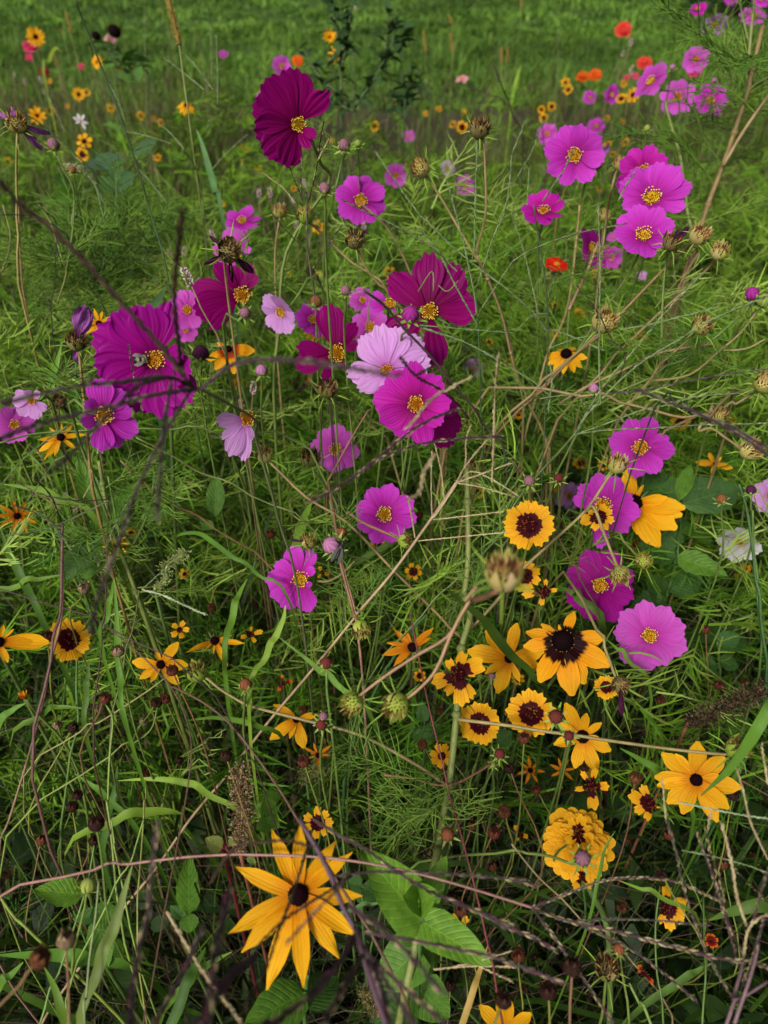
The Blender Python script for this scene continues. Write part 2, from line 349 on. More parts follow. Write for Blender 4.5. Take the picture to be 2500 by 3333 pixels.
# ------------------------------------------------------------------ discs, cones, heads, buds, balls (axis +Z)
GA = 2.399963
def florets(mb, n, rad, dome, size, colf, ln=1.6, rr=random.Random(1)):
    for i in range(n):
        q = math.sqrt((i + .5) / n); a = i * GA; r_ = q * rad
        z = dome * (1 - q * q); nn = Vector((q * math.cos(a) * .7, q * math.sin(a) * .7, 1)).normalized()
        mb.octa(Vector((r_ * math.cos(a), r_ * math.sin(a), z - size * .4)), nn, size * ln * rr.uniform(.8, 1.3), size * .55, colf(q, rr))
def dome_base(mb, rad, dome, col, under=.15):
    mb.lathe([(rad * .3, -under * rad), (rad * .8, -under * rad * .6), (rad, 0)] + [(rad * math.cos(t), dome * math.sin(t)) for t in (.4, .8, 1.2, 1.5)], col, 12)
def disc_cosmos(name, old=False):
    mb = MB(); dome_base(mb, .21, .09, (.22, .08, .004))
    florets(mb, 80, .22, .09, .042, lambda q, r_: random.choice([(.80, .48, .03), (.78, .42, .02), (.62, .26, .01), (.25, .08, .005)]) if q > .45 or not old else (.35, .16, .01))
    for i in range(26):
        a = i * GA; r_ = random.uniform(.12, .24); p = Vector((r_ * math.cos(a), r_ * math.sin(a), .06)); d = Vector((math.cos(a) * .5, math.sin(a) * .5, 1))
        mb.tube([p, p + d * .07], [.010, .012], (.20, .05, .01), 4); mb.octa(p + d * .065, d, .05, .024, (.9, .62, .10))
    return mb.mesh(name, M['disc'], False)
def cone_rud(name, dome=.2, rad=.19, tip=(.03, .004, .008)):
    mb = MB(); dome_base(mb, rad, dome, (.006, .002, .003))
    florets(mb, 150, rad, dome, .030, lambda q, r_: (tip if q < .45 else random.choice([(.009, .003, .003), (.018, .005, .005), (.007, .002, .003)])), 1.3)
    for i in range(14):
        a = i * GA; mb.octa(Vector((rad * .96 * math.cos(a), rad * .96 * math.sin(a), dome * .12)), Vector((math.cos(a), math.sin(a), .5)), .035, .010, (.5, .28, .05))
    return mb.mesh(name, M['disc'], False)
def disc_cor(name):
    mb = MB(); dome_base(mb, .24, .07, (.035, .003, .004))
    florets(mb, 75, .25, .07, .048, lambda q, r_: random.choice([(.018, .002, .003), (.03, .003, .004), (.05, .006, .004), (.012, .0015, .002), (.28, .09, .02)] if q > .3 else [(.03, .003, .004), (.05, .006, .006)]), 2.0)
    return mb.mesh(name, M['disc'], False)
def disc_zin(name, c1, c2):
    mb = MB(); dome_base(mb, .22, .14, c1)
    florets(mb, 60, .22, .14, .05, lambda q, r_: random.choice([c1, c2]), 1.8); return mb.mesh(name, M['disc'], False)
def calyx(name, n=8, L_=.62, c1=(.09, .17, .025), c2=(.13, .21, .04)):
    mb = MB(); mb.lathe([(.03, -.20), (.10, -.16), (.17, -.05), (.16, 0.0)], c1, 10)
    for i in range(n):
        a = i * 2 * math.pi / n + random.uniform(-.15, .15); d = Vector((math.cos(a), math.sin(a), 0)); s = Vector((-math.sin(a), math.cos(a), 0))
        ll = L_ * random.uniform(.75, 1.1); dr = random.uniform(-.25, .05)
        pts = [d * (.12 + ll * t) + Vector((0, 0, -.09 - .05 * math.sin(3 * t) + dr * t * t)) for t in (0, .33, .66, 1)]
        mb.ribbon(pts, [.035, .045, .03, .006], s, c2, .3)
    return mb.mesh(name, M['leaf'])
D_COS = [disc_cosmos('cosmos_disc'), disc_cosmos('cosmos_disc', True)]
D_RUD = cone_rud('rudbeckia_cone'); D_RUDB = cone_rud('rudbeckia_tall_cone', .24, .25, (.02, .005, .007)); D_RUDS = cone_rud('rudbeckia_flat_cone', .16, .2)
D_COR = disc_cor('coreopsis_disc')
D_ZIN = disc_zin('zinnia_disc', (.5, .16, .01), (.75, .36, .02)); D_ZIND = disc_zin('zinnia_dark_disc', (.25, .03, .01), (.6, .3, .02))
CALYX = [calyx('calyx'), calyx('calyx')]
CALYXR = [calyx('calyx', 10, .5), calyx('calyx', 11, .45)]

GRN, LIM, OLV, TAN, BRN, DKB = (.10, .20, .03), (.24, .34, .05), (.17, .20, .04), (.36, .27, .14), (.16, .08, .04), (.03, .016, .011)
def seed_head(kind, seed):
    q = random.Random(seed); mb = MB()
    bc = {'green': [(.40, .45, .06), (.28, .36, .05), (.42, .38, .12)], 'tan': [(.44, .36, .12), (.34, .34, .08), (.46, .36, .18)],
          'dark': [(.14, .15, .03), (.20, .16, .06), (.24, .20, .08)], 'straw': [(.62, .52, .22), (.50, .44, .14), (.40, .42, .08)]}[kind]
    mb.lathe([(.10, -.75), (.35, -.62), (.55, -.2), (.5, .1), (.2, .2)], bc[1], 10)
    for i in range(9):                                   # cup bracts
        a = i * 2 * math.pi / 9 + q.uniform(-.2, .2); d = Vector((math.cos(a), math.sin(a), 0)); s = Vector((-math.sin(a), math.cos(a), 0)); op = q.uniform(.0, .35)
        pts = [d * r_ + Vector((0, 0, z)) for r_, z in ((.25, -.7), (.58, -.3), (.62 + op * .4, .15), (.45 + op, .55 + q.uniform(-.15, .2)))]
        mb.ribbon(pts, [.12, .26, .22, .03], s, q.choice(bc), -.25)
    n = 46 if kind != 'green' else 34
    for i in range(n):                                   # dry florets and seeds
        a = i * GA; rr = math.sqrt(i / n) * .48; d = Vector((math.cos(a) * rr, math.sin(a) * rr, .9 + q.uniform(-.2, .2)))
        cc = q.choice([(.30, .17, .05), (.42, .28, .10), (.20, .09, .03), (.10, .04, .02)] if kind != 'dark' else [(.02, .013, .01), (.05, .03, .015), (.34, .2, .06), (.14, .06, .02)])
        mb.octa(Vector((math.cos(a) * rr, math.sin(a) * rr, -.1)), d, q.uniform(.5, .85), .065, cc)
    for i in range(8):                                   # outer thread bracts
        a = i * 2 * math.pi / 8 + q.uniform(-.2, .2); d = Vector((math.cos(a), math.sin(a), 0)); ll = q.uniform(.9, 1.9); k = q.uniform(-.4, 1.2)
        pts = [Vector((0, 0, -.62)) + d * (.25 + ll * t) + Vector((0, 0, k * t * t + .25 * math.sin(4 * t))) for t in (0, .25, .5, .75, 1)]
        mb.tube(pts, [.06, .06, .055, .04, .015], q.choice([(.16, .28, .04), LIM, (.24, .36, .05)]), 4)
    return mb.mesh('seed_head', M['dry'])
SEEDH = {k: [seed_head(k, i) for i in range(2)] for k in ('green', 'tan', 'dark', 'straw')}
def bud(kind):
    c = {'red': (.16, .03, .03), 'pink': (.50, .20, .40), 'magenta': (.36, .03, .26), 'purple': (.09, .02, .07), 'mauve': (.30, .14, .17), 'lime': (.30, .38, .08), 'rust': (.26, .10, .04)}[kind]
    q = random.Random(len(kind)); mb = MB()
    mb.lathe([(.15, -.5), (.5, -.35), (.68, 0), (.58, .4), (.3, .68), (.05, .76)], lambda t, k: tuple(x * (1 if k % 2 else .6) for x in c), 16, .035)
    for i in range(8):
        a = i * math.pi / 4; d = Vector((math.cos(a), math.sin(a), 0)); s = Vector((-math.sin(a), math.cos(a), 0))
        pts = [d * .15 + Vector((0, 0, -.52)), d * .62 + Vector((0, 0, -.25)), d * .78 + Vector((0, 0, .12)), d * .66 + Vector((0, 0, .34))]
        if i % 2: mb.ribbon(pts, [.12, .24, .18, .02], s, (.26, .36, .07), -.2)
        ll = q.uniform(.9, 1.5); up = q.uniform(-.2, .5)
        mb.ribbon([Vector((0, 0, -.5)) + d * (.1 + ll * t) + Vector((0, 0, up * t * t)) for t in (0, .35, .7, 1)], [.09, .15, .10, .02], s, q.choice([(.22, .34, .06), (.30, .40, .09)]), .3)
    return mb.mesh('bud', M['dry'])
BUD = {k: bud(k) for k in ('red', 'pink', 'magenta', 'purple', 'mauve', 'lime', 'rust')}
def ball(kind, seed):
    q = random.Random(seed); mb = MB()
    c = {'rust': (.13, .045, .022), 'dark': (.04, .018, .013), 'tan': (.24, .16, .09)}[kind]
    mb.lathe([(.15, -.8), (.55, -.62), (.92, -.2), (1.0, .15), (.85, .55), (.55, .78), (.3, .62)], lambda t, k: tuple(x * (1.0 if k % 2 else .62) * (1 - .25 * t) for x in c), 18, .03)
    for i in range(34):
        a = i * GA; rr = math.sqrt(i / 34) * .6
        mb.octa(Vector((math.cos(a) * rr, math.sin(a) * rr, .45)), Vector((math.cos(a) * rr * .9, math.sin(a) * rr * .9, 1)), q.uniform(.25, .7), .07, q.choice([DKB, (.02, .01, .008), (.09, .04, .02)]))
    for i in range(7):
        a = i * .9 + q.uniform(-.2, .2); d = Vector((math.cos(a), math.sin(a), 0)); s = Vector((-math.sin(a), math.cos(a), 0))
        mb.ribbon([d * .8 + Vector((0, 0, .2)), d * .85 + Vector((0, 0, .65)), d * q.uniform(.4, 1.1) + Vector((0, 0, 1.1))], [.25, .22, .04], s, tuple(x * 1.3 for x in c))
    return mb.mesh('seed_ball', M['dry'])
BALL = {k: [ball(k, i) for i in range(2)] for k in ('rust', 'dark', 'tan')}
# ------------------------------------------------------------------ feathery leaf (threads), along +X, unit length
def feather_paths(seed, np_=6, curl=.25):
    q = random.Random(seed); out = []
    def thread(p, d, L_, w_, bend):
        ax = Vector((q.uniform(-1, 1), q.uniform(-1, 1), q.uniform(-1, 1))).normalized(); pts = [p]; dd = d.normalized()
        for k in range(3):
            dd = (Matrix.Rotation(bend, 3, ax) @ dd).normalized(); pts.append(pts[-1] + dd * L_ / 3)
        out.append((pts, w_)); return pts
    main = thread(Vector((0, 0, 0)), Vector((1, 0, .25)), 1, .012, curl)
    for i in range(np_):
        t = .22 + .7 * i / np_; k = min(2, int(t * 3)); p = main[k].lerp(main[k + 1], t * 3 - k); fw = (main[k + 1] - main[k]).normalized()
        for s in (-1, 1):
            sd = Vector((0, s, q.uniform(-.3, .5))); d = fw * .7 + sd * .75
            b = thread(p, d, .55 * (1.1 - t * .6) * q.uniform(.8, 1.2), .010, q.uniform(-.3, .3))
            for j in (1, 2):
                th = thread(b[j], (b[j + 1] - b[j]).normalized() * .8 + Vector((q.uniform(-.5, .8), s * q.uniform(-.2, .8), q.uniform(-.5, .5))), .28 * q.uniform(.7, 1.3), .009, q.uniform(-.35, .35))
    return out
FEATH = [feather_paths(i) for i in range(6)]
def feather_mesh(i, col, wmul=1.0):
    mb = MB()
    for pts, w_ in FEATH[i]:
        mb.tube(catmull(pts, 2), [w_ * .72 * wmul * k for k in (1, 1, 1, .95, .9, .8, .5)][:7], col, 3, False)
    return mb.mesh('feathery_leaf', M['thread'])
FLEAF = [feather_mesh(i, c) for i, c in enumerate([(.12, .24, .03), (.17, .29, .045), (.14, .27, .035), (.20, .32, .05), (.11, .21, .035), (.16, .28, .04)])]
def broad_leaf(name, hwf, c, seed, serr=0.0, fold=.18, curl=-.25, nu=11, nv=7):
    q = random.Random(seed); vs = []; uv = []; cs = []
    for i in range(nu):
        u = i / (nu - 1)
        for j in range(nv):
            s = 2 * j / (nv - 1) - 1; hw = hwf(u) * (1 + (serr * (1 if i % 2 else -1) if abs(s) == 1 else 0))
            z = fold * abs(s) * hw + curl * u * u + .03 * math.sin(6 * u + seed + s * 2) * abs(s) + (-.010 if j == nv // 2 else 0)
            vs.append((u, s * hw, z)); uv.append((j / (nv - 1), u))
            vn = 1.0
            cs.append(tuple(x * vn for x in c))
    fs = [(i * nv + j, (i + 1) * nv + j, (i + 1) * nv + j + 1, i * nv + j + 1) for i in range(nu - 1) for j in range(nv - 1)]
    mb = MB(); mb.add(vs, fs, cs, uv); return mb.mesh(name, M['broad'])
def hw_ov(w_): return lambda u: w_ * math.sin(math.pi * min(1, u ** .72)) ** .8 + .004
def hw_lan(w_): return lambda u: w_ * math.sin(math.pi * min(1, u ** .85)) + .004
def hw_cl(w_): return lambda u: w_ * (math.cos(math.pi * .5 * u ** 1.5)) ** .8 * (.72 + .28 * min(1, u * 5)) + .003   # clasping, broad at base
# ------------------------------------------------------------------ builders
HERO = []          # things that stand free of the foliage: photo position, radius, distance
SC_ = (.13, .19, .04); ST_ = (.25, .19, .075); SR_ = (.22, .11, .06); SG_ = (.07, .14, .028)
ANCH = [(TP(*a[:4]), a[4]) for a in [(1, 0, 200, 760, 'tall burgundy cosmos'), (1, 0, 675, 1300, 'cosmos by the ringed seed head'), (0, 1, 1480, 300, 'blackened seed head'), (0, 1, 1005, 1000, 'bee-carrying plum cosmos'), (0, 2, 93, 100, 'orchid and lilac cosmos pair'), (1, 1, 1150, 600, 'burgundy cosmos with upright petals'), (1, 1, 450, 900, 'narrow petalled burgundy cosmos'), (1, 1, 1000, 1200, 'bright magenta and lilac cosmos pair'), (1, 2, 830, 678, 'lone magenta cosmos'), (1, 2, 288, 1100, 'lopsided magenta cosmos'), (2, 2, 835, 245, 'cosmos with a wedge gap'), (2, 2, 590, 625, 'coreopsis-covered cosmos'), (2, 2, 570, 1140, 'plum cosmos under a seed head'), (2, 3, 893, 138, 'round violet pink cosmos'), (2, 0, 405, 1005, 'tall petalled orchid cosmos'), (2, 0, 905, 1290, 'three overlapping cosmos'), (2, 1, 205, 45, 'skyward deep magenta cosmos'), (2, 0, 1180, 640, 'feathery orchid cosmos'), (2, 0, 722, 190, 'highest coral zinnia'), (2, 0, 500, 490, 'twin orange zinnias'), (2, 1, 290, 388, 'scarlet flower'), (2, 1, 352, 968, 'skirted black-coned bloom'), (2, 1, 600, 752, 'splayed yellow seed head'), (1, 4, 275, 490, 'golden star bloom'), (2, 3, 330, 172, 'dark blotched black-eyed susan'), (2, 3, 1195, 1072, 'blade-crossed golden bloom'), (2, 3, 458, 792, 'stem-crossed yellow bloom'), (2, 4, 425, 165, 'yellow zinnia'), (2, 4, 1003, 570, 'right-facing coreopsis'), (2, 4, 615, 965, 'black seed disc'), (1, 4, 1075, 665, 'bright green zinnia leaves'), (0, 3, 447, 162, 'coreopsis by the pink stalk'), (0, 3, 1040, 325, 'lemon yellow bloom'), (1, 3, 905, 590, 'pink-stalked seed head pair'), (1, 3, 425, 712, 'pink star buds'), (1, 3, 1312, 390, 'uneven coreopsis'), (0, 3, 1565, 1150, 'spiky brown plume'), (0, 4, 400, 480, 'toothed bright leaf'), (0, 0, 200, 270, 'rose zinnia and round yellow bloom'), (0, 0, 720, 220, 'black cone seed heads'), (0, 0, 525, 785, 'white flower'), (0, 0, 1205, 682, 'skirted far susan'), (0, 0, 105, 795, 'withered violet head'), (1, 0, 1065, 1090, 'tan whiskered seed head'), (1, 0, 1450, 830, 'highest brown seed head'), (0, 2, 450, 590, 'smartweed tangle'), (0, 2, 1130, 1020, 'pale green goosefoot'), (2, 2, 1250, 560, 'broad smooth leaves'), (1, 2, 352, 310, 'star-rimmed seed head'), (0, 1, 700, 300, 'bushy feathery cosmos'), (2, 3, 1400, 600, 'dark brown plume'), (1, 0, 600, 400, 'dark leafy weed')]]
def near(pos, what):
    x, y = TP(*pos); (a, nm) = min(ANCH, key=lambda q: (q[0][0] - x) ** 2 + (q[0][1] - y) ** 2); dx, dy = x - a[0], y - a[1]
    rel = 'close to' if math.hypot(dx, dy) < 60 else ('beside' if abs(dx) > abs(dy) else ('lower than' if dy > 0 else 'above'))
    return '%s %s the %s' % (what, rel, nm)
def vframe(p):
    t = (CAMP - p).normalized(); r_ = (RGT - t * RGT.dot(t)).normalized(); return r_, t.cross(r_), t
def groundpt(p, k=.22, j=.15):
    h = Vector((p.x, p.y, 0)); a = h.normalized() if h.length > .01 else Vector((0, 1, 0))
    q = h + a * k * random.uniform(.5, 1.2) + Vector((random.uniform(-j, j), random.uniform(-j, j), 0)); q.z = -.015; return q
def stem_pts(p, n, base, bend=.3):
    h = p.z; a = p - n * min(.10, .3 * h) * 1.0; m = base.lerp(p, .5) + Vector((random.uniform(-.02, .02), random.uniform(-.02, .02), 0)); a.z = min(a.z, p.z + .01)
    return catmull([p, p - n * .02, a - Vector((0, 0, .02)), Vector((base.x * .55 + a.x * .45, base.y * .55 + a.y * .45, h * .45)), base], 4)
def ext(pp, sp=.05, pull=.7, Lm=.16):
    """carry a stem on in its own direction and let it sink to the ground"""
    a = pp[-1]; t = (pp[-1] - pp[-2]).normalized(); h = a.z; t = (t + Vector((0, 0, -pull))).normalized(); L_ = min(Lm, h * .5)
    q = a + t * L_; q.z = max(q.z, h * .35); g0 = q + Vector((t.x, t.y, 0)) * sp + Vector((random.uniform(-.01, .01), random.uniform(-.01, .01), 0)); g0.z = -.015
    return list(pp) + [q, g0]
def mk_stem(root, pts, r0, r1, col, name='stem', sides=5):
    mb = MB(); k = len(pts); mb.tube(pts, [r0 + (r1 - r0) * i / (k - 1) for i in range(k)], col, sides)
    return link(name, mb.mesh(name, M['stem'], True, root.location), root)
def head_matrix(p, n, s, roll=0):
    r_, u, t = vframe(p); e1 = (r_ - n * r_.dot(n)); e1 = e1.normalized() if e1.length > 1e-3 else u
    e2 = n.cross(e1); m = Matrix((e1, e2, n)).transposed().to_4x4()
    return Matrix.Translation(p) @ m @ Matrix.Rotation(roll, 4, 'Z') @ Matrix.Scale(s, 4)
def nvec(p, nx, ny):
    r_, u, t = vframe(p); q = math.sqrt(max(.02, 1 - nx * nx - ny * ny)); return (r_ * nx + u * ny + t * q).normalized()
NOM = {'cos': .036, 'cosw': .044, 'cor': .021, 'rud': .042, 'rudw': .040, 'zin': .032, 'wilt': .03}
def flower(name, kind, mat, pos, L_, n=(0, 0), tips=None, angs=None, num=8, label='', cat='flower', group=None, d=None, cup=10, disc=None, ds=1., path=None, scol=SC_, srad=.0013, wid=1., leaves=0, layers=1, roll=None, cal=True, free=True):
    px, py = TP(*pos); Lp = L_ / 1.989
    if d is None: d = NOM[kind] * FPX / Lp
    p = P(px, py, d); k = d / FPX / 1.989; s = L_ * k
    if p.z < .06: d *= .5; p = P(px, py, d); k = d / FPX / 1.989; s = L_ * k
    if free: HERO.append((px, py, Lp * 1.0, d))
    nn = nvec(p, *n); base = groundpt(p) if not path else None
    r_, u, t = vframe(p); loc = None
    if path:
        pp = [p, p - nn * .012] + path3(path[0], path[1], path[2]); pp = ext(pp)
        base = Vector((pp[-1].x, pp[-1].y, -.015)); pts = catmull(pp, 4)
    else: pts = stem_pts(p, nn, base)
    root = thing(name, base, label, cat, group)
    rr = random.Random(int(px * 13 + py))
    # petals
    ps = petset(kind if kind != 'wilt' else 'wilt', mat); specs = []
    if tips:
        nz = nn.dot(t)
        for tp in tips:
            vx, vy = tp[0] - pos[2], -(tp[1] - pos[3]); wz = -(n[0] * vx + n[1] * vy) / max(.35, nz)
            wv = r_ * vx + u * vy + t * wz; ln = min(wv.length, 1.5 * math.hypot(vx, vy)); specs.append((wv.normalized(), ln * k, tp[2] if len(tp) > 2 else 1., tp[3] if len(tp) > 3 else cup * .5, 0))
    else:
        e1 = (r_ - nn * r_.dot(nn)).normalized(); e2 = nn.cross(e1)
        for la in range(layers):
            if angs is None:
                o = rr.uniform(0, 6.28); al = [(math.degrees(o + 2 * math.pi * i / num) + rr.uniform(-6, 6), rr.uniform(.92, 1.06), rr.uniform(.92, 1.1), cup + rr.uniform(-7, 9)) for i in range(num)]
            else: al = [a if isinstance(a, tuple) else (a, rr.uniform(.93, 1.06), rr.uniform(.95, 1.1), cup + rr.uniform(-6, 8)) for a in angs]
            for a in al:
                f = 1 - .17 * la
                specs.append((e1 * math.cos(R(a[0])) + e2 * math.sin(R(a[0])), s * a[1] * f, a[2], (a[3] if len(a) > 3 else cup) + la * 15, la * .05 * s))
    for i, (wv, ln, wd, cu, lift) in enumerate(specs):
        y = nn.cross(wv).normalized(); z = wv.cross(y).normalized()
        mm = Matrix((wv, y, z)).transposed().to_4x4() @ Matrix.Rotation(-R(cu), 4, 'Y') @ Matrix.Rotation(rr.uniform(-.26, .26), 4, 'X')
        off = nn * ((i % 2) * .026 * s + (i % 3) * .006 * s + lift) + wv * (.10 * s if kind not in ('zin',) else .03 * s)
        link('petal', rr.choice(ps), root, Matrix.Translation(p + off) @ mm @ Matrix.Diagonal((ln * .93, ln * wid * wd, ln, 1)))
    if disc is None: disc = {'cos': D_COS, 'cosw': D_COS, 'cor': [D_COR], 'rud': [D_RUD], 'rudw': [D_RUD], 'zin': [D_ZIN], 'wilt': [D_COS[1]]}[kind]
    hm = head_matrix(p + nn * .02 * s, nn, s * ds, rr.uniform(0, 6)); link('disc', rr.choice(disc) if isinstance(disc, list) else disc, root, hm)
    if cal: link('calyx', rr.choice(CALYXR if kind.startswith('rud') else CALYX), root, head_matrix(p - nn * .015 * s, nn, s * (.8 if kind.startswith('rud') else .62), rr.uniform(0, 6)))
    sh = p - nn * .05 * s
    mk_stem(root, [sh] + pts[2:], srad, srad * 1.35, scol)
    for i in range(leaves): fleaf(root, pts[min(len(pts) - 2, 5 + i * 2)], random.uniform(.05, .09))
    return root
LATER = []         # feathery leaves, placed once all blooms stand
def fleaf(root, p, s, az=None, el=None, i=None):
    az = random.uniform(0, 6.28) if az is None else az; el = random.uniform(-.1, .7) if el is None else el
    m = Matrix.Translation(p) @ Matrix.Rotation(az, 4, 'Z') @ Matrix.Rotation(-el, 4, 'Y') @ Matrix.Rotation(random.uniform(-.6, .6), 4, 'X') @ Matrix.Scale(s, 4)
    LATER.append((root, random.choice(FLEAF), m))
JOIN = [False]
def head(name, part, mesh, pos, rad, real, n=(0, .5), label='', cat='seed head', group=None, d=None, path=None, scol=SC_, srad=.0009, extra=None, leaves=0, free=False):
    px, py = TP(*pos)
    if d is None: d = real * FPX * 1.989 / rad
    d = min(d, 3.2); p = P(px, py, d)
    while p.z < .06: d *= .8; p = P(px, py, d)
    s = rad * d / FPX / 1.989 * {'seed_head': 1.4, 'bud': 1.3}.get(part, 1.); nn = nvec(p, *n)
    if free: HERO.append((px, py, rad / 1.989, d))
    if path:
        pp = [p, p - nn * .01] + path3(path[0], path[1], path[2]); 
        if not path[0].endswith('!'): pp = ext(pp)
        base = pp[-1].copy()
        pts = catmull(pp, 3)
    else: base = groundpt(p, .08, .04); pts = stem_pts(p, nn, base)
    root = thing(name, base, label, cat, group)
    link(part, mesh, root, head_matrix(p, nn, s, random.uniform(0, 6)))
    mk_stem(root, [p - nn * s * .6] + pts[2:], srad, srad * 1.4, scol)
    for i in range(leaves): fleaf(root, pts[min(len(pts) - 2, 4 + i * 2)], random.uniform(.03, .06))
    if extra: extra(root, p, nn, s)
    return root
def wilted(matk, tips, pos):
    def f(root, p, nn, s):
        r_, u, t = vframe(p)
        for tx, ty, wd in tips:
            wv = (r_ * (tx - pos[2]) - u * (ty - pos[3])); ln = wv.length * s / RADREF[0]; wv = wv.normalized(); y = t.cross(wv); z = wv.cross(y)
            link('withered_petal', random.choice(petset('wilt', matk)), root, Matrix.Translation(p + wv * s * .2) @ Matrix((wv, y, z)).transposed().to_4x4() @ Matrix.Diagonal((ln, ln * wd, ln, 1)))
    return f
RADREF = [60.]
# ---- grass seed spikes
PUR, GSP, TSP, DSP = [(.065, .042, .044), (.10, .07, .066), (.17, .145, .10), (.045, .028, .03)], [(.16, .22, .09), (.10, .15, .05), (.20, .25, .13), (.05, .07, .035)], [(.42, .33, .18), (.34, .25, .12), (.48, .40, .25), (.24, .16, .08)], [(.045, .026, .02), (.06, .036, .026), (.03, .018, .015), (.09, .06, .04)]
PGR = PUR + [(.15, .18, .08), (.28, .24, .16)]; PTN = PUR + TSP[:2] + [(.12, .03, .06)]
def spike(root, s, d0, d1, pal, w_=.0008, name='spike', end=None):
    pts = path3(s, d0, d1); w_ *= 1.3
    fine = catmull(pts, 7); mb = MB(); n = len(fine)
    mb.tube(fine, [w_ * (.75 - .35 * i / n) for i in range(n)], pal[0], 4)
    acc = 0; side = 1; r_, u, t = vframe(fine[n // 2]); step = w_ * 2.1
    for a, b in zip(fine[:-1], fine[1:]):
        dv = b - a; L_ = dv.length
        if L_ < 1e-6: continue
        tn = dv.normalized(); sd = tn.cross(t); sd = sd.normalized() if sd.length > 1e-4 else u
        while acc < L_:
            q = a + tn * acc; side = -side; k = random.uniform(.75, 1.2)
            mb.octa(q + sd * side * w_ * .32 + t * random.uniform(-.4, .4) * w_, tn + sd * side * random.uniform(.05, .2), w_ * 4.6 * k, w_ * .58 * k, random.choice(pal)); acc += step * random.uniform(.8, 1.2)
        acc -= L_
    return link(name, mb.mesh(name, M['straw'], False, root.location), root)
def culm(root, s, d0, d1, r0, r1, col, name='culm', toground=True):
    pp = path3(s, d0, d1)
    if toground: pp = ext(pp)
    return mk_stem(root, catmull(pp, 4), r0, r1, col, name)
def seed_grass(label, culms, spikes, base, group='seeding grass stalks', w_=.0008):
    """culms: (path,d0,d1,r,col); spikes: (path,d0,d1,pal); the first culm ends in the ground"""
    cp = path3(*culms[0][:3]); b = ext(cp)[-1]; root = thing('crabgrass_plant', b, label, 'crabgrass', group)
    for i, c in enumerate(culms): culm(root, c[0], c[1], c[2], c[3], c[3] * 1.2, c[4], 'culm', i == 0)
    for q in spikes: spike(root, q[0], q[1], q[2], q[3], q[4] if len(q) > 4 else w_)
    return root
def grass_blade(s, wpx, d0, d1, col, label, tip_first=False, group='broad grass blades'):
    """path runs from the base end to the tip; wpx = full width in tile pixels"""
    q_ = pl(s); pp = path3(s, d0, d1)
    if q_[0][1] < q_[-1][1] and q_[0][0] < 2480: pp = pp[::-1]
    e_ = ext(pp[::-1], .03, 1.3, .10); b = e_[-1]; hw = wpx / 1.989 * .5 * (d0 + d1) / 2 / FPX
    root = thing('grass_plant', b, label, 'grass plant', group); n0 = 5
    pts = catmull(e_[::-1], 5); n = len(pts); wl = []
    for i in range(n):
        t = i / (n - 1); wl.append(hw * (min(1, .12 + t * 2.0)) * (1 if t < .6 else max(.04, (1 - t) / .4) ** .7))
    r_, u, tt = vframe(pp[len(pp) // 2]); tg = (pp[-1] - pp[0]).normalized()
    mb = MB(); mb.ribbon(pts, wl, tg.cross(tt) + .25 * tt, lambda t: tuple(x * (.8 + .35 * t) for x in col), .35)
    link('blade', mb.mesh('blade', M['blade'], True, root.location), root); return root
def leafy(name, label, stem, leaves, col=(.09, .18, .025), scol=SG_, srad=.0022, cat='plant', group=None, extra=None):
    """stem: (path,d0,d1) top to bottom; leaves: (basepx, tippx, half width ratio, shape, depth base, depth tip, colour)"""
    sp = path3(*stem); b = groundpt(sp[-1], .03, .01); root = thing(name, b, label, cat, group)
    mk_stem(root, catmull(sp + [sp[-1].lerp(b, .5), b], 4), srad * .7, srad, scol)
    for i, lf in enumerate(leaves):
        (c, r, x0, y0), (x1, y1), hw, shp, d0, d1 = lf[:6]; cc = lf[6] if len(lf) > 6 else col
        a = P(*TP(c, r, x0, y0), d0); e = P(*TP(c, r, x1, y1), d1); ln = (e - a).length; ax = (e - a).normalized()
        r_, u, t = vframe(a); upn = (t * .75 + Vector((0, 0, .6)) ); upn = upn - ax * upn.dot(ax); upn.normalize(); y = upn.cross(ax)
        me = broad_leaf('leaf', {'ov': hw_ov, 'lan': hw_lan, 'cl': hw_cl}[shp](hw), cc, i + int(x0), serr=.05 if shp == 'ov' else 0., curl=-.10 if shp != 'cl' else -.14)
        me_o = link('leaf', me, root, Matrix.Translation(a) @ Matrix((ax, y, upn)).transposed().to_4x4() @ Matrix.Scale(ln, 4))
        if (a - sp[0]).length > .004 and True:
            near = min(catmull(sp + [b], 6), key=lambda q: (q - a).length)
            mk_stem(root, [near, near.lerp(a, .5), a + ax * ln * .02], .0009, .0008, scol, 'petiole', 4)
    return root
# ================================================================== THE FLOWERS
G_COS = 'cosmos flowers'; 
def cos(mat, c, r, x, y, L_, label, n=(0, .1), wide=False, **k):
    k.setdefault('leaves', 1); k.setdefault('ds', 1.0)
    return flower('cosmos_flower', 'cosw' if wide else 'cos', mat, (c, r, x, y), L_, n, label=label, cat='cosmos', group=G_COS, **k)
cos('c_dark', 1, 0, 268, 805, 300, 'tall burgundy cosmos with a fluted fan of petals, highest of the large blooms', (.32, -.04), True, ds=.62, path=('1.0: 330,850 380,960 420,1060 470,1190 1.1: 200,300 150,800', .75, .9), srad=.0017,
    angs=[(98, 1.06, 1.1, 8), (128, 1.08, 1.15, 4), (158, 1., 1.1, 4), (186, .98, 1.1, 5), (215, .98, 1.05, 6), (245, .88, 1., 12), (48, 1.0, .55, 30), (-40, .5, .6, 64), (-75, .55, .7, 50)])
cos('c_pink', 1, 0, 675, 1300, 165, 'magenta cosmos beside the ringed brown seed head, with notched flared petals', (.1, .15), path=('1.1: 760,60 860,165 960,350 1030,520 1100,720', .95, .98), scol=ST_)
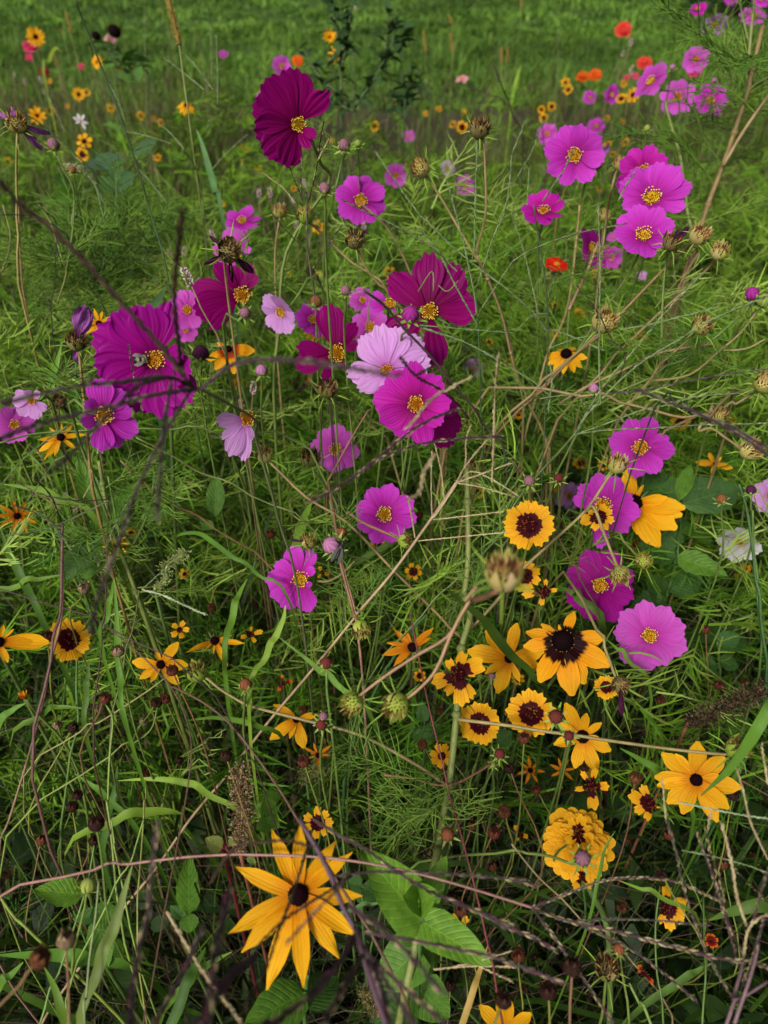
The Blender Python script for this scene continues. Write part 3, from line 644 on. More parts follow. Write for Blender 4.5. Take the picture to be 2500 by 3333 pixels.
cos('c_pink', 0, 1, 1570, 108, 118, 'small magenta cosmos tilted skyward above a blackened seed head', (-.2, .72))
cos('c_orchid', 0, 1, 1530, 320, 165, 'pale orchid cosmos half hidden behind the blackened seed head', (0, .2), angs=[(100, 1.05, 1.1, 5), (62, 1., .7, 10), (165, .9, .9, 10), (200, .8, .9, 10), (240, .7, .9, 10), (15, .6, .8, 20)], d=.98)
cos('c_dark', 0, 1, 1562, 585, 290, 'burgundy cosmos missing petals, directly below the blackened seed head', (.25, .15), ds=.75, d=.85, cup=4,
    tips=[(1268, 535, .72), (1265, 690, .95), (1345, 795, .5), (1400, 400, .7, 15), (1520, 420, .75, 20), (1610, 400, .7, 20), (1655, 470, .6, 35)])
cos('c_plum', 0, 1, 1005, 1000, 390, 'huge plum purple cosmos carrying a bumblebee', (-.08, 0), True, d=.58, ds=.62, srad=.0018,
    angs=[(72, .95, .62, 8), (98, .86, .95, 2), (126, .95, 1.05, 2), (157, 1.03, 1.1, 2), (186, .96, 1.1, 2), (216, .96, 1.1, 2), (248, .92, 1.0, 4), (277, .96, 1.0, 4), (303, .90, .95, 6), (335, .75, .9, 34), (8, .62, .85, 48)])
cos('c_pink', 0, 2, 668, 40, 225, 'wide magenta cosmos overlapping the big plum bloom below its left edge', (.25, .05), d=.56, angs=[(96, 1.05, 1.1, 8), (52, .95, 1., 8), (12, .8, .9, 12), (-28, 1.05, 1.05, 2), (-62, 1.0, 1.1, 2), (-95, 1., 1., 5), (200, .75, .9, 30), (145, .7, .9, 35)])
cos('c_orchid', 0, 2, 93, 100, 125, 'orchid cosmos beside yellow black-eyed blooms and a half furled lilac flower', (0, .2), d=.7)
cos('c_lilac', 0, 1, 205, 1265, 115, 'half furled lilac cosmos drooping over an orchid neighbour', (-.2, .1), d=.68, angs=[(40, .8, .8, 50), (100, .8, .8, 60), (150, .9, .9, 25), (185, 1, 1, 10), (230, 1.1, 1, 0), (280, 1.1, 1, 0), (320, .9, 1, 5)])
cos('c_dark', 1, 1, 1120, 690, 345, 'large burgundy cosmos with three broad upright petals behind green thread bracts', (.12, .05), True, ds=.62, d=.72, cup=2,
    tips=[(1108, 325, .72), (860, 470, .72), (1310, 405, .95), (1425, 650, 1.0), (840, 880, .8), (1190, 1050, .6, 0)])
cos('c_dark', 1, 1, 520, 960, 300, 'burgundy cosmos with few narrow petals next to the lilac bloom', (.15, .05), d=.74, cup=3, ds=.75,
    tips=[(470, 655, .95), (268, 925, .62), (262, 1045, .8), (640, 760, .6, 25), (660, 900, .7, 35), (440, 1130, .6), (560, 1050, .6, 30)])
cos('c_lilac', 1, 1, 848, 1072, 300, 'large pale lilac cosmos tucked behind the bright magenta bloom', (0, .12), True, d=.68, ds=.5, cup=6,
    angs=[(128, .9, .85, 6), (100, .98, .9, 4), (72, .95, .85, 8), (45, 1.0, 1., 4), (14, .95, 1., 4), (186, .85, .75, 2), (215, .72, .8, 2), (250, .6, .8, 5)])
cos('c_dark', 1, 1, 1090, 1330, 265, 'burgundy cosmos mostly hidden underneath the bright magenta bloom', (.1, .1), d=.70, angs=[(-25, 1., 1, 5), (-50, 1.1, 1, 5), (-80, .8, 1, 5), (10, .85, 1, 5)])
cos('c_hot', 1, 1, 1035, 1292, 265, 'bright magenta cosmos with eight rounded petals, in front of the pale lilac bloom', (.05, .08), d=.62, ds=.82, angs=[(92, 1.04, .85, 8), (128, 1.0, 1.05, 4), (172, 1.05, 1.1, 2), (208, .95, 1.1, 2), (240, .88, 1., 0), (283, 1.02, .85, 0), (325, .78, 1., 8), (8, .85, 1.1, 8), (48, .88, 1.0, 8)])
cos('c_orchid', 1, 1, 740, 792, 135, 'orchid pink cosmos peering over the pale lilac bloom', (0, .2), d=.95)
cos('c_orchid', 1, 1, 690, 620, 90, 'small pale orchid cosmos behind the withering magenta one', (.1, .4), d=1.1)
cos('c_lilac', 1, 1, 168, 690, 150, 'pale lilac cosmos seen from its side, hanging like a bell', (-.55, -.35), d=.85, cup=25)
cos('c_pink', 1, 1, 368, 745, 115, 'small magenta cosmos with yellow petals peeking out below it', (0, .25), d=1.0)
cos('c_pink', 1, 1, 868, 645, 150, 'withering magenta cosmos with only three petals and a bright yellow disc', (.1, .55), d=.8, tips=[(705, 640, .55), (760, 570, .5), (745, 690, .6), (900, 690, .5)])
cos('c_orchid', 0, 1, 1215, 680, 125, 'orchid cosmos crowded between the plum and burgundy blooms', (-.2, .1), d=.9, free=False)
cos('c_orchid', 0, 1, 1200, 810, 85, 'small orchid cosmos under the petals of the burgundy bloom', (0, .1), d=.95, free=False)
cos('c_pink', 1, 2, 830, 678, 200, 'magenta cosmos standing alone under the bright magenta bloom', (.03, .05), d=.78)
cos('c_pink', 1, 2, 288, 1100, 215, 'lopsided magenta cosmos with one folded petal, beside a pink bud', (-.08, .05), d=.74, angs=[(108, 1.05, 1., 6), (70, .95, .85, 10), (38, .6, .8, 40), (150, .9, 1., 4), (182, 1.05, .95, 2), (212, 1.02, 1., 2), (240, 1.0, 1., 2), (287, .98, .95, 4), (-30, .5, .6, 50)])
cos('c_orchid', 1, 2, 515, 255, 160, 'dim orchid cosmos deep among green threads', (0, .1), d=1.0, free=False)
cos('c_pink', 2, 2, 835, 245, 205, 'magenta cosmos with a wedge shaped gap, above the large black-eyed bloom', (0, .1), d=.82, angs=[(118, .98, .95, 6), (72, 1., .95, 6), (165, 1.0, 1., 3), (203, .95, 1., 3), (262, .95, .9, 3), (305, .95, 1.0, 3), (352, 1.0, .95, 3), (20, .85, .8, 5)])
cos('c_pink', 2, 2, 590, 625, 222, 'magenta cosmos with a small yellow coreopsis covering its heart', (0, .1), d=.80, angs=[(98, .98, .9, 4), (62, .95, 1., 4), (20, .85, .9, 4), (-12, 1.05, .9, 3), (-48, 1., .9, 3), (-96, 1.25, .6, 0), (140, .9, .9, 4), (165, .85, .8, 5)])
cos('c_plum', 2, 2, 570, 1140, 235, 'plum cosmos beneath a hanging tan seed head', (0, .05), d=.78, ds=.85)
cos('c_orchid', 2, 3, 893, 138, 230, 'round violet pink cosmos with nine even petals, beside the dark-coned bloom', (0, .03), d=.73, num=9, ds=.85)
cos('c_white', 2, 2, 1475, 850, 140, 'white-lilac cosmos nodding downward near the broad leaves', (-.1, -.5), d=.95, cup=30)
cos('c_lilac', 2, 2, 1680, 560, 125, 'lilac cosmos level with the dark unopened buds', (0, .1), d=.95)
cos('c_pink', 2, 0, 405, 1005, 195, 'orchid magenta cosmos with tall pointed upper petals', (.02, .15), d=.88, path=('2.0: 480,1130 440,1327 2.1: 410,250 370,700', .9, 1.0))
cos('c_hot', 2, 0, 848, 1112, 172, 'deep magenta cosmos topmost of the three overlapping blooms', (.1, .15), d=.9)
cos('c_pink', 2, 0, 905, 1290, 235, 'broad magenta cosmos between two others, opening upward', (0, .6), d=.84, angs=[(85, 1.0, 1.05, 26), (48, 1.0, 1., 24), (15, 1.05, .85, 18), (125, 1., 1., 24), (162, 1.0, .9, 18), (205, .8, .9, 14), (250, .7, .9, 22), (300, .7, .9, 22), (340, .9, .8, 14)])
cos('c_pink', 2, 1, 852, 207, 212, 'magenta cosmos lowest of the three overlapping blooms', (0, .62), d=.80, cup=24, path=('2.1: 830,300 760,440 610,670 400,1000', .82, .9))
cos('c_hot', 2, 1, 205, 45, 150, 'deep magenta cosmos tilted up with a drooping brim, alone by grass spikes', (0, .72), d=.95, cup=24)
cos('c_hot', 2, 1, 515, 285, 150, 'magenta cosmos seen edge-on behind a pink stem', (.72, .42), d=1.05, free=False)
cos('c_orchid', 2, 1, 645, 345, 75, 'ragged violet cosmos behind tiny coreopsis', (0, .2), d=1.4, free=False)
cos('c_lilac', 0, 2, 1600, 60, 200, 'wilting lilac cosmos with three limp hanging petals', (.2, .15), d=.66, disc=D_COS[1], tips=[(1408, 70, .75, -8), (1440, 190, .5, 5), (1480, 300, .7, -5), (1572, 335, .5, -5), (1630, 190, .5, 5)])
flower('black_eyed_susan', 'rud', 'ro', (0, 3, 165, 545), 62, (-.5, .6), label='curled rusty orange bloom folding shut over a hairy leaf', cat='flower', group='black-eyed susans', d=.68, cup=66, num=11, ds=.7, wid=1.3)
far = 'small far cosmos flower rising out of the back of the meadow'
for (c, r, x, y, L_, n, mt, lb) in [
    (2, 0, 230, 865, 68, (0, .3), 'c_orchid', 'small orchid cosmos at the side of a large orchid magenta bloom'), (2, 0, 545, 818, 58, (0, .55), 'c_pink', 'small pink cosmos just over a large orchid magenta bloom'),
    (2, 0, 345, 880, 55, (.3, .3), 'c_pink', 'small magenta cosmos peeking from behind a large orchid magenta bloom'),
    (1, 0, 905, 1135, 78, (0, .15), 'c_orchid', 'orchid cosmos with a yellow bloom touching its underside'), (1, 0, 1240, 1088, 50, (0, .2), 'c_lilac', 'tiny lilac cosmos with separate rounded petals between two green-bract seed heads'),
    (1, 0, 1350, 1205, 70, (.3, .3), 'c_orchid', 'drooping orchid cosmos under a tiny lilac flower'), (1, 0, 985, 885, 45, (0, .6), 'c_orchid', 'tiny orchid cosmos floating before bare brown soil'),
    (2, 0, 505, 632, 44, (0, .2), 'c_pink', 'tiny magenta cosmos right of paired tiny coreopsis'), (2, 0, 645, 612, 58, (.6, .1), 'c_pink', 'tiny magenta cosmos turned sideways'),
    (2, 0, 1190, 385, 82, (0, .25), 'c_orchid', 'orchid cosmos sitting over a rose coloured zinnia'), (2, 0, 905, 530, 125, (-.62, .55), 'c_orchid', 'orchid cosmos seen edge-on like a slanted plate'),
    (2, 0, 1075, 630, 112, (0, .3), 'c_orchid', 'orchid cosmos on a feathery stem with a golden disc'), (2, 0, 1287, 652, 108, (0, .45), 'c_pink', 'magenta cosmos cupped upward next to the feathery stem'),
    (2, 0, 1205, 60, 55, (-.2, .75), 'c_hot', 'deep magenta cosmos bud-like and half open near the dark shrub'), (2, 0, 1315, 150, 85, (.1, -.72), 'c_lilac', 'lilac cosmos showing its green back near the dark shrub'),
    (2, 0, 1425, -10, 45, (0, .4), 'c_pink', 'pink cosmos directly in front of the dark shrub'), (2, 0, 1620, -5, 55, (0, .4), 'c_pink', 'pink cosmos at the tip of the tall feathery plant'),
    (2, 0, 1565, 105, 85, (.2, .8), 'c_orchid', 'flat orchid cosmos among the tall feathery stems'), (2, 0, 240, 1085, 55, (.1, .85), 'c_pink', 'flattened pink cosmos beneath a large orchid magenta bloom'),
    (1, 0, 165, 425, 64, (.2, .15), 'c_orchid', 'orchid cosmos above the tall burgundy bloom'), (1, 0, 20, 612, 22, (0, .3), 'c_lilac', 'speck-like lilac cosmos left of the tall burgundy bloom'),
    (1, 0, 400, 655, 40, (0, .3), 'c_orchid', 'orchid cosmos hidden right behind the tall burgundy bloom'), (0, 0, 1447, 352, 32, (0, .75), 'c_pink', 'small pink cosmos seen from its side on bare stem over the grass'),
    (2, 1, 440, 180, 52, (0, .4), 'c_orchid', 'blurred violet cosmos behind an upright grass spike'), (2, 1, 840, 462, 42, (0, .6), 'c_lilac', 'small lilac cosmos low under the stems'), (2, 1, 650, 210, 35, (0, .5), 'c_orchid', 'little orchid cosmos at the left edge of a big cupped bloom'),
    (1, 1, 1405, 1065, 72, (.1, .2), 'c_lilac', 'ragged lilac cosmos with gaps, right of the pale lilac bloom'), (2, 2, 40, 150, 75, (.3, .2), 'c_orchid', 'shaded orchid cosmos left of a dark grass node'), (2, 2, 375, 560, 95, (-.4, .1), 'c_lilac', 'lilac cosmos behind dried mauve heads')]:
    cos(mt, c, r, x, y, L_, lb, n, d=min(NOM['cos'] * .93 * FPX * 1.989 / L_, 4.2), leaves=0, free=L_ > 60, cup=8)
flower('white_flower', 'rud', 'c_white', (0, 0, 525, 785), 55, (0, .3), angs=[(60, .9, 1.8, 5), (110, .9, 1.8, 5), (155, 1, 1.8, 5), (200, .7, 1.6, 5), (290, 1., 1.6, 5), (340, .8, 1.7, 5)], label='single white flower with spoon shaped petals', cat='flower', d=1.5, disc=D_ZIN, ds=.5)

# ---- yellow coreopsis
G_K = 'coreopsis flowers'
def cor(c, r, x, y, L_, label, n=(0, .1), mat='k', **k):
    k.setdefault('ds', 1.0); k.setdefault('wid', .86); k.setdefault('srad', .0009); k.setdefault('scol', SG_)
    return flower('coreopsis_flower', 'cor', mat, (c, r, x, y), L_, n, label=label, cat='coreopsis', group=G_K, **k)
cor(2, 2, 113, 745, 165, 'big round coreopsis with fourteen yellow petals and wide maroon eye', d=.62, num=14, wid=.72, n=(0, .03), ds=1.25)
cor(2, 2, 562, 692, 108, 'coreopsis in front of the magenta cosmos heart', d=.70, n=(.05, .2), tips=[(600, 610, 1), (645, 650, .9), (660, 720, 1.), (610, 785, 1.), (530, 780, .9), (445, 725, 1.1), (500, 660, 1)])
cor(0, 3, 447, 162, 140, 'coreopsis with a large ragged maroon eye beside a long pink stalk', d=.70, num=9, n=(.05, .1), ds=1.2, roll=0)
cor(1, 3, 1312, 390, 190, 'coreopsis with uneven petals and a gap, beside the dark grass blade', d=.60, ds=.9, cup=0, tips=[(1240, 300, .9), (1340, 240, .9), (1475, 305, 1.1), (1420, 385, .6), (1400, 540, .8), (1330, 590, .9), (1235, 515, .7), (1140, 440, 1.)])
cor(1, 3, 1450, 705, 140, 'coreopsis crossed by a thin brown stem', d=.66, num=10, wid=.85, n=(.1, .1))
cor(2, 3, 122, 645, 160, 'coreopsis with a very broad maroon eye next to a reddish star bud', d=.64, num=9, n=(.1, .1), ds=1.1)
cor(2, 3, 612, 470, 82, 'small round coreopsis partly covered by a withered head', d=.68, num=10, wid=.8)
cor(2, 3, 515, 1112, 130, 'coreopsis with four petals left, above the yellow zinnia', d=.62, cup=0, tips=[(625, 1110, .9), (515, 1260, .85), (410, 1135, .55), (550, 1000, .7), (460, 1020, .6)])
cor(2, 3, 900, 1230, 130, 'coreopsis with petals on one side only, beside the golden black-eyed bloom', n=(.35, 0), d=.64, cup=0, tips=[(860, 1110, .8), (765, 1165, .9), (800, 1270, .9), (860, 1325, .9), (950, 1250, .4)])
cor(2, 4, 430, 95, 125, 'coreopsis lying over the yellow zinnia with a deep maroon heart', d=.58, cup=0, n=(.2, .2), tips=[(380, 0, .8), (470, -20, .9), (510, 60, .7), (500, 190, .8), (420, 215, .8), (350, 150, .7)])
cor(2, 4, 455, 378, 82, 'small coreopsis hanging on the lower rim of the yellow zinnia', d=.57, n=(0, .3), tips=[(440, 295, 1.), (500, 320, .8), (395, 445, .9), (505, 440, .6)])
cor(2, 4, 1003, 570, 140, 'coreopsis facing right with five bright petals over black shade', n=(-.2, 0), d=.62, cup=0, tips=[(1020, 440, .85), (1130, 540, 1.), (1110, 610, .7), (1085, 660, .9), (1000, 705, .9), (945, 660, .7)])
cor(2, 4, 858, 1000, 75, 'fading coreopsis, mostly maroon with an orange tip', mat='kred', d=.62, tips=[(905, 1050, .8), (830, 950, .8), (820, 990, .6)])
cor(2, 4, 1292, 788, 46, 'tiny red-orange coreopsis low in the shade', mat='kred', d=.72, num=7)
cor(2, 4, 45, 100, 58, 'tiny coreopsis with two bent petals near the yellow zinnia', d=.75, tips=[(25, 40, .8), (105, 110, .9), (35, 135, .6)])
cor(1, 4, 402, 25, 102, 'coreopsis above the large golden star bloom', d=.66, num=7, wid=.8)
cor(1, 4, 1330, 690, 78, 'coreopsis showing two pale yellow petals behind a bright green leaf', mat='k2', d=.62, tips=[(1260, 630, 1.), (1375, 640, 1.1), (1330, 740, .8)])
cor(1, 4, 1215, 815, 62, 'folded coreopsis under a bright green leaf', mat='k2', d=.66, tips=[(1170, 820, 1.), (1225, 775, .9), (1260, 865, .8)])
cor(2, 2, 212, 1182, 130, 'coreopsis with three petals and a dark heart behind a blurred pod', d=.66, cup=0, tips=[(65, 1195, .7), (185, 1262, .8), (290, 1165, .6), (225, 1100, .6)])
cor(2, 2, 85, 1080, 105, 'coreopsis almost hidden by a blurred pod', d=.72, num=8)
cor(1, 3, 1203, 918, 82, 'small coreopsis behind a thin dark red stem', mat='k2', d=.72, num=7)
cor(1, 3, 180, 445, 62, 'shrivelled coreopsis with stubby orange petals', mat='kred', d=.72, tips=[(145, 490, .8), (235, 430, .9), (165, 395, .6)])
cor(0, 3, 1163, 100, 64, 'tiny five petalled coreopsis above a yellow black-eyed bloom', mat='k2', num=5, d=.78)
cor(0, 3, 1620, 130, 82, 'coreopsis with three drooping petals', mat='k2', d=.74, tips=[(1560, 150, .8), (1625, 80, .7), (1655, 180, .8), (1700, 110, .7)])
cor(1, 3, 1060, 398, 42, 'tiny coreopsis next to the thin dark red stem', d=.85, num=7)
cor(1, 2, 1020, 1050, 60, 'small coreopsis in shade below the lone magenta cosmos', d=.85, num=6)
cor(1, 2, 430, 1055, 50, 'tiny coreopsis with two petals beside the lopsided magenta cosmos', mat='k2', d=.85, tips=[(410, 1015, 1.), (475, 1070, .9), (400, 1090, .6)])
KS = 'small yellow coreopsis dotted through the green meadow foliage'
for (c, r, x, y, L_) in [(2, 0, 348, 535, 33), (2, 0, 367, 583, 33), (2, 0, 258, 690, 31), (2, 0, 192, 710, 28), (2, 0, 207, 765, 31), (1, 0, 770, 818, 34), (1, 0, 1185, 705, 20), (1, 0, 1345, 725, 20), (1, 0, 1335, 825, 42), (1, 0, 1275, 805, 24), (1, 0, 1100, 735, 18),
    (0, 0, 510, 612, 42), (0, 0, 560, 600, 26), (0, 0, 715, 700, 32), (0, 0, 910, 750, 28), (0, 0, 325, 716, 32), (0, 0, 438, 688, 16), (0, 0, 995, 768, 18), (0, 0, 1040, 795, 24), (0, 0, 545, 915, 52), (0, 0, 535, 1000, 46), (0, 0, 50, 1045, 32), (0, 0, 1020, 1022, 30), (0, 0, 1582, 960, 34), (0, 0, 1572, 1045, 16), (0, 0, 770, 430, 26), (0, 0, 790, 492, 20), (0, 0, 322, 525, 16), (0, 0, 1405, 1240, 18), (0, 0, 1495, 1290, 30), (0, 0, 1440, 1320, 20),
    (1, 0, 15, 1085, 28), (1, 0, 490, 912, 16), (1, 0, 245, 1220, 20), (1, 0, 960, 1060, 18), (1, 0, 885, 1205, 26), (1, 0, 945, 1175, 24),
    (2, 0, 710, 640, 36), (2, 0, 725, 540, 24), (2, 0, 785, 615, 48), (2, 0, 735, 920, 28), (2, 0, 615, 765, 18), (2, 0, 720, 785, 18), (2, 0, 620, 930, 32), (2, 0, 575, 1210, 30), (2, 0, 655, 1000, 26), (2, 0, 490, 1100, 22), (2, 0, 645, 1130, 24),
    (2, 1, 688, 395, 40), (2, 1, 650, 415, 32), (2, 1, 545, 440, 36), (2, 1, 432, 708, 46), (2, 1, 280, 652, 30), (2, 1, 200, 612, 20), (2, 1, 660, 692, 22), (2, 1, 760, 945, 62), (2, 1, 830, 870, 55), (2, 1, 1015, 865, 52), (2, 1, 965, 1050, 36), (2, 1, 1447, 1003, 32), (2, 1, 280, 830, 30), (2, 1, 890, 678, 18), (2, 1, 690, 1235, 18), (2, 1, 410, 828, 16),
    (2, 2, 600, 45, 56), (2, 2, 178, 65, 48), (2, 2, 448, 350, 56), (2, 2, 1092, 85, 66), (2, 2, 1420, 95, 56), (2, 2, 1145, 515, 40), (2, 2, 1020, 470, 32), (2, 2, 1235, 822, 32), (2, 2, 1512, 1030, 36), (2, 2, 1480, 1085, 38), (2, 2, 590, 360, 40), (2, 2, 45, 35, 36), (2, 2, 1640, 940, 22), (2, 2, 425, 780, 28), (2, 2, 265, 500, 55),
    (1, 2, 790, 870, 52), (1, 2, 1440, 535, 42), (1, 2, 1500, 530, 34), (0, 1, 420, 1130, 34), (0, 1, 332, 930, 22), (0, 1, 1545, 1165, 58), (0, 1, 570, 950, 42), (0, 1, 1425, 545, 24), (0, 2, 1262, 195, 34), (0, 2, 180, 255, 44), (0, 2, 1195, 1065, 44), (0, 2, 180, 410, 20), (0, 2, 850, 800, 40),
    (1, 1, 402, 142, 44), (1, 1, 862, 440, 42), (1, 1, 868, 400, 28), (1, 1, 878, 562, 36), (1, 1, 1510, 890, 30), (1, 1, 1572, 832, 36), (1, 1, 1550, 770, 24), (1, 1, 215, 455, 24), (1, 1, 412, 450, 22), (1, 1, 1465, 1280, 46), (1, 1, 1630, 1020, 28), (1, 1, 100, 1170, 26), (1, 1, 230, 1275, 20), (1, 1, 910, 15, 26), (1, 1, 1250, 960, 36), (1, 1, 785, 560, 30), (1, 1, 45, 1190, 24),
    (2, 3, 40, 420, 46), (2, 3, 160, 370, 44), (2, 3, 480, 1010, 50), (1, 3, 1650, 640, 40), (1, 3, 730, 1120, 30), (0, 3, 320, 1160, 26), (2, 2, 385, 1325, 36)]:
    cor(c, r, x, y, L_, near((c, r, x, y), 'small yellow coreopsis' if L_ > 30 else 'tiny yellow coreopsis'), (random.uniform(-.35, .35), random.uniform(.05, .65)), random.choice(['k', 'k', 'k2']), d=min(NOM['cor'] * FPX * 1.989 / L_ * random.uniform(.8, 1.0), 4.4), num=random.choice([6, 7, 8]), free=False, cal=L_ > 40)

# ---- black-eyed susans
G_R = 'black-eyed susans'
def rud(c, r, x, y, L_, label, tips=None, n=(0, .05), mat='r', kind='rud', **k):
    k.setdefault('srad', .0018); k.setdefault('scol', (.11, .17, .04)); k.setdefault('cup', 4)
    return flower('black_eyed_susan', kind, mat, (c, r, x, y), L_, n, tips=tips, label=label, cat='flower', group=G_R, **k)
rud(1, 4, 275, 490, 420, 'largest golden star bloom with twelve long petals under purple grass stalks', d=.50, ds=.85, disc=D_RUD, srad=.0022,
    tips=[(68, 95, 1.), (265, 50, 1.), (508, 165, 1.05), (620, 238, .95), (692, 505, 1.1), (662, 722, 1.1), (548, 848, 1.1), (335, 1004, 1.05), (95, 1014, 1.05), (-67, 805, 1.1), (-164, 695, 1.05), (-147, 335, 1.05)])
rud(2, 3, 330, 172, 260, 'black-eyed susan with dark blotched petal bases and big black cone', d=.68, mat='rd', kind='rudw', disc=D_RUDB, ds=1.1, n=(0, .18),
    tips=[(95, 108, .95), (78, 215, .95), (205, 60, .8), (405, -20, .9), (600, 150, 1.1), (622, 335, 1.15), (465, 438, 1.1), (370, 522, 1.1), (168, 442, 1.1), (310, 80, .6)])
rud(2, 3, 1195, 1072, 255, 'golden black-eyed bloom with a green blade tip crossing it', d=.62, mat='r', kind='rudw', ds=.8, disc=D_RUDS,
    tips=[(1000, 905, 1.05), (1090, 915, 1.), (1238, 832, 1.2), (1382, 930, 1.2), (1458, 1118, 1.1), (1362, 1245, 1.1), (1285, 1325, .9), (1080, 1275, 1.1), (1000, 1215, 1.1), (938, 1060, 1.), (948, 1105, .8), (1320, 1040, .7)])
rud(2, 3, 458, 792, 225, 'yellow black-eyed bloom with a brown stem running across its cone', d=.66, kind='rudw', disc=D_RUDS, ds=.95,
    tips=[(360, 575, 1.), (490, 650, 1.1), (578, 708, .9), (628, 872, 1.2), (530, 1005, 1.05), (400, 985, 1.1), (275, 842, 1.1), (310, 705, .8), (545, 790, .6)])
rud(2, 2, 790, 612, 260, 'black-eyed susan turned sideways behind the magenta cosmos, petals sweeping down', d=.84, kind='rudw', disc=D_RUDB, ds=1.0, n=(-.35, .1),
    tips=[(745, 385, 1.1), (995, 572, .9), (1098, 632, .9), (1072, 690, .9), (1050, 765, 1.1), (945, 892, 1.1), (805, 800, .8), (850, 500, .6)])
rud(1, 3, 1012, 215, 195, 'brownish golden bloom with upswept petals crossed by a pink branch', d=.72, mat='ro', ds=.85, n=(.1, .3), cup=10, disc=D_RUDS,
    tips=[(885, 95, 1.), (965, 105, 1.), (1152, 82, 1.), (1128, 155, 1.), (855, 178, 1.), (815, 262, 1.1), (892, 328, 1.1), (980, 235, .9)])
rud(0, 3, 1040, 325, 180, 'lemon yellow bloom with few uneven petals beside a green seed head', d=.74, kind='rudw', ds=.8, disc=D_RUDS,
    tips=[(1008, 232, .8), (1142, 178, 1.), (862, 312, 1.1), (1212, 328, 1.1), (918, 412, .9), (988, 430, .9), (1162, 452, 1.), (955, 380, .8)])
rud(0, 3, 1390, 172, 180, 'sparse golden bloom with black cone and drooping petals', d=.80, ds=.85, n=(0, .3),
    tips=[(1208, 248, .9), (1582, 190, .9), (1478, 334, 1.), (1490, 138, .8), (1385, 245, .8), (1335, 225, .7)])
rud(0, 3, -8, 180, 290, 'golden bloom reaching one long petal toward a coreopsis', d=.62, ds=.6, kind='rudw', tips=[(292, 185, 1.0), (245, 148, .9), (48, 295, .9), (8, 85, .9), (-200, 60, 1), (-250, 200, 1), (-150, 380, 1), (60, 110, .6)])
rud(1, 3, 262, 680, 185, 'golden bloom with five drooping petals under a star bud cluster', d=.78, kind='rudw', ds=.7, tips=[(108, 590, 1.), (392, 648, .9), (312, 855, 1.1), (95, 805, 1.), (225, 795, .8)], n=(0, .25))
rud(1, 3, 402, 912, 130, 'thin petalled orange star bloom above small green flowers', d=.80, mat='ro', ds=.7, tips=[(312, 862, .8), (368, 838, .9), (488, 848, .8), (482, 912, .8), (402, 1038, .9), (430, 838, .7), (345, 930, .7)])
rud(0, 1, 1478, 935, 165, 'yellow bloom with red-brown petal bases right of the plum cosmos', mat='rr', kind='rudw', d=.82, ds=.75, n=(0, .25), tips=[(1648, 945, 1.2), (1510, 1092, 1.2), (1390, 1065, 1.1), (1415, 898, .9), (1325, 1015, .8)])
rud(2, 1, 352, 968, 150, 'black-coned yellow bloom with petals hanging down like a skirt', d=.88, ds=1., n=(0, .6), disc=D_RUDB, kind='rudw', cup=-14, angs=[(180, .95, 1, -12), (205, .9, 1, -15), (235, .9, 1, -20), (265, .9, 1, -20), (295, .9, 1, -20), (325, .9, 1, -15), (355, .9, 1, -12), (60, .9, 1, -30), (120, .9, 1, -30)])
rud(0, 2, 392, 178, 165, 'golden bloom below orchid cosmos with narrow spread petals', d=.72, ds=.8, tips=[(290, 325, 1.), (350, 300, .9), (485, 262, 1.), (545, 158, 1.), (470, 95, .9), (400, 85, .9), (245, 275, 1.), (258, 198, 1.), (330, 120, .8)])
rud(0, 2, 110, 690, 125, 'golden bloom caught in shadow behind grass blades', mat='ro', d=.85, ds=.9, num=9, n=(0, .2), free=False)
rud(0, 2, 750, 880, 90, 'orange-yellow bloom hidden behind a feathery stem', d=.9, num=8, n=(0, .4), free=False)
rud(1, 3, 1640, 285, 270, 'large golden bloom behind the dark green blade', d=.74, kind='rudw', ds=.6, tips=[(1495, 105, 1.1), (1370, 235, 1.1), (1560, 505, 1.2), (1490, 380, .9), (1700, 60, 1.), (1860, 240, 1.1), (1830, 330, 1), (1700, 420, .8)], free=False)
rud(1, 4, 1625, 1390, 190, 'golden bloom rising behind a rust coloured seed ball', d=.56, kind='rudw', tips=[(1455, 1230, 1.), (1600, 1180, 1.1), (1665, 1190, .9), (1795, 1275, 1.1), (1800, 1400, 1), (1450, 1400, 1)], ds=.6)
rud(0, 1, 640, 770, 105, 'golden bloom behind the furled violet head', d=.85, num=10, n=(0, .4), free=False)
rud(1, 1, 385, 800, 95, 'golden bloom spreading beneath a small magenta cosmos', d=1.02, num=9, n=(0, .3), free=False, angs=[180, 205, 230, 255, 280, 305, 330, 0])
rud(2, 2, 1312, 350, 110, 'out of focus yellow bloom above the broad green leaves', d=1.0, kind='rudw', tips=[(1200, 340, 1.), (1280, 280, 1.1), (1420, 380, 1.), (1300, 420, 1.), (1350, 310, 1)], ds=.4, free=False)
rud(2, 3, 120, 1010, 90, 'dim orange bloom in the shade over the yellow zinnia', mat='ro', d=.85, num=7, free=False)
rud(2, 3, 330, 1010, 85, 'dim yellow bloom in the shade left of a four petalled coreopsis', mat='ro', d=.82, num=7, free=False)
rud(0, 0, 230, 238, 60, 'round yellow bloom with a dark brown eye over a rose zinnia', n=(0, .15), num=15, d=2.4, ds=1.3, disc=D_RUDS, kind='rudw', srad=.003)
rud(0, 0, 240, 748, 58, 'far black-eyed susan with eight open petals near a withered violet head', num=9, d=2.0, n=(0, .3), kind='rudw')
rud(0, 0, 1205, 682, 62, 'far black-eyed susan with a tall black cone and drooping skirt', n=(0, .72), num=11, d=2.0, disc=D_RUDB, ds=1.0, kind='rudw', cup=-28)
rud(0, 0, 630, 400, 46, 'far golden bloom seen from its side behind a tall stalk', n=(-.7, .2), num=12, d=2.6, kind='rudw')
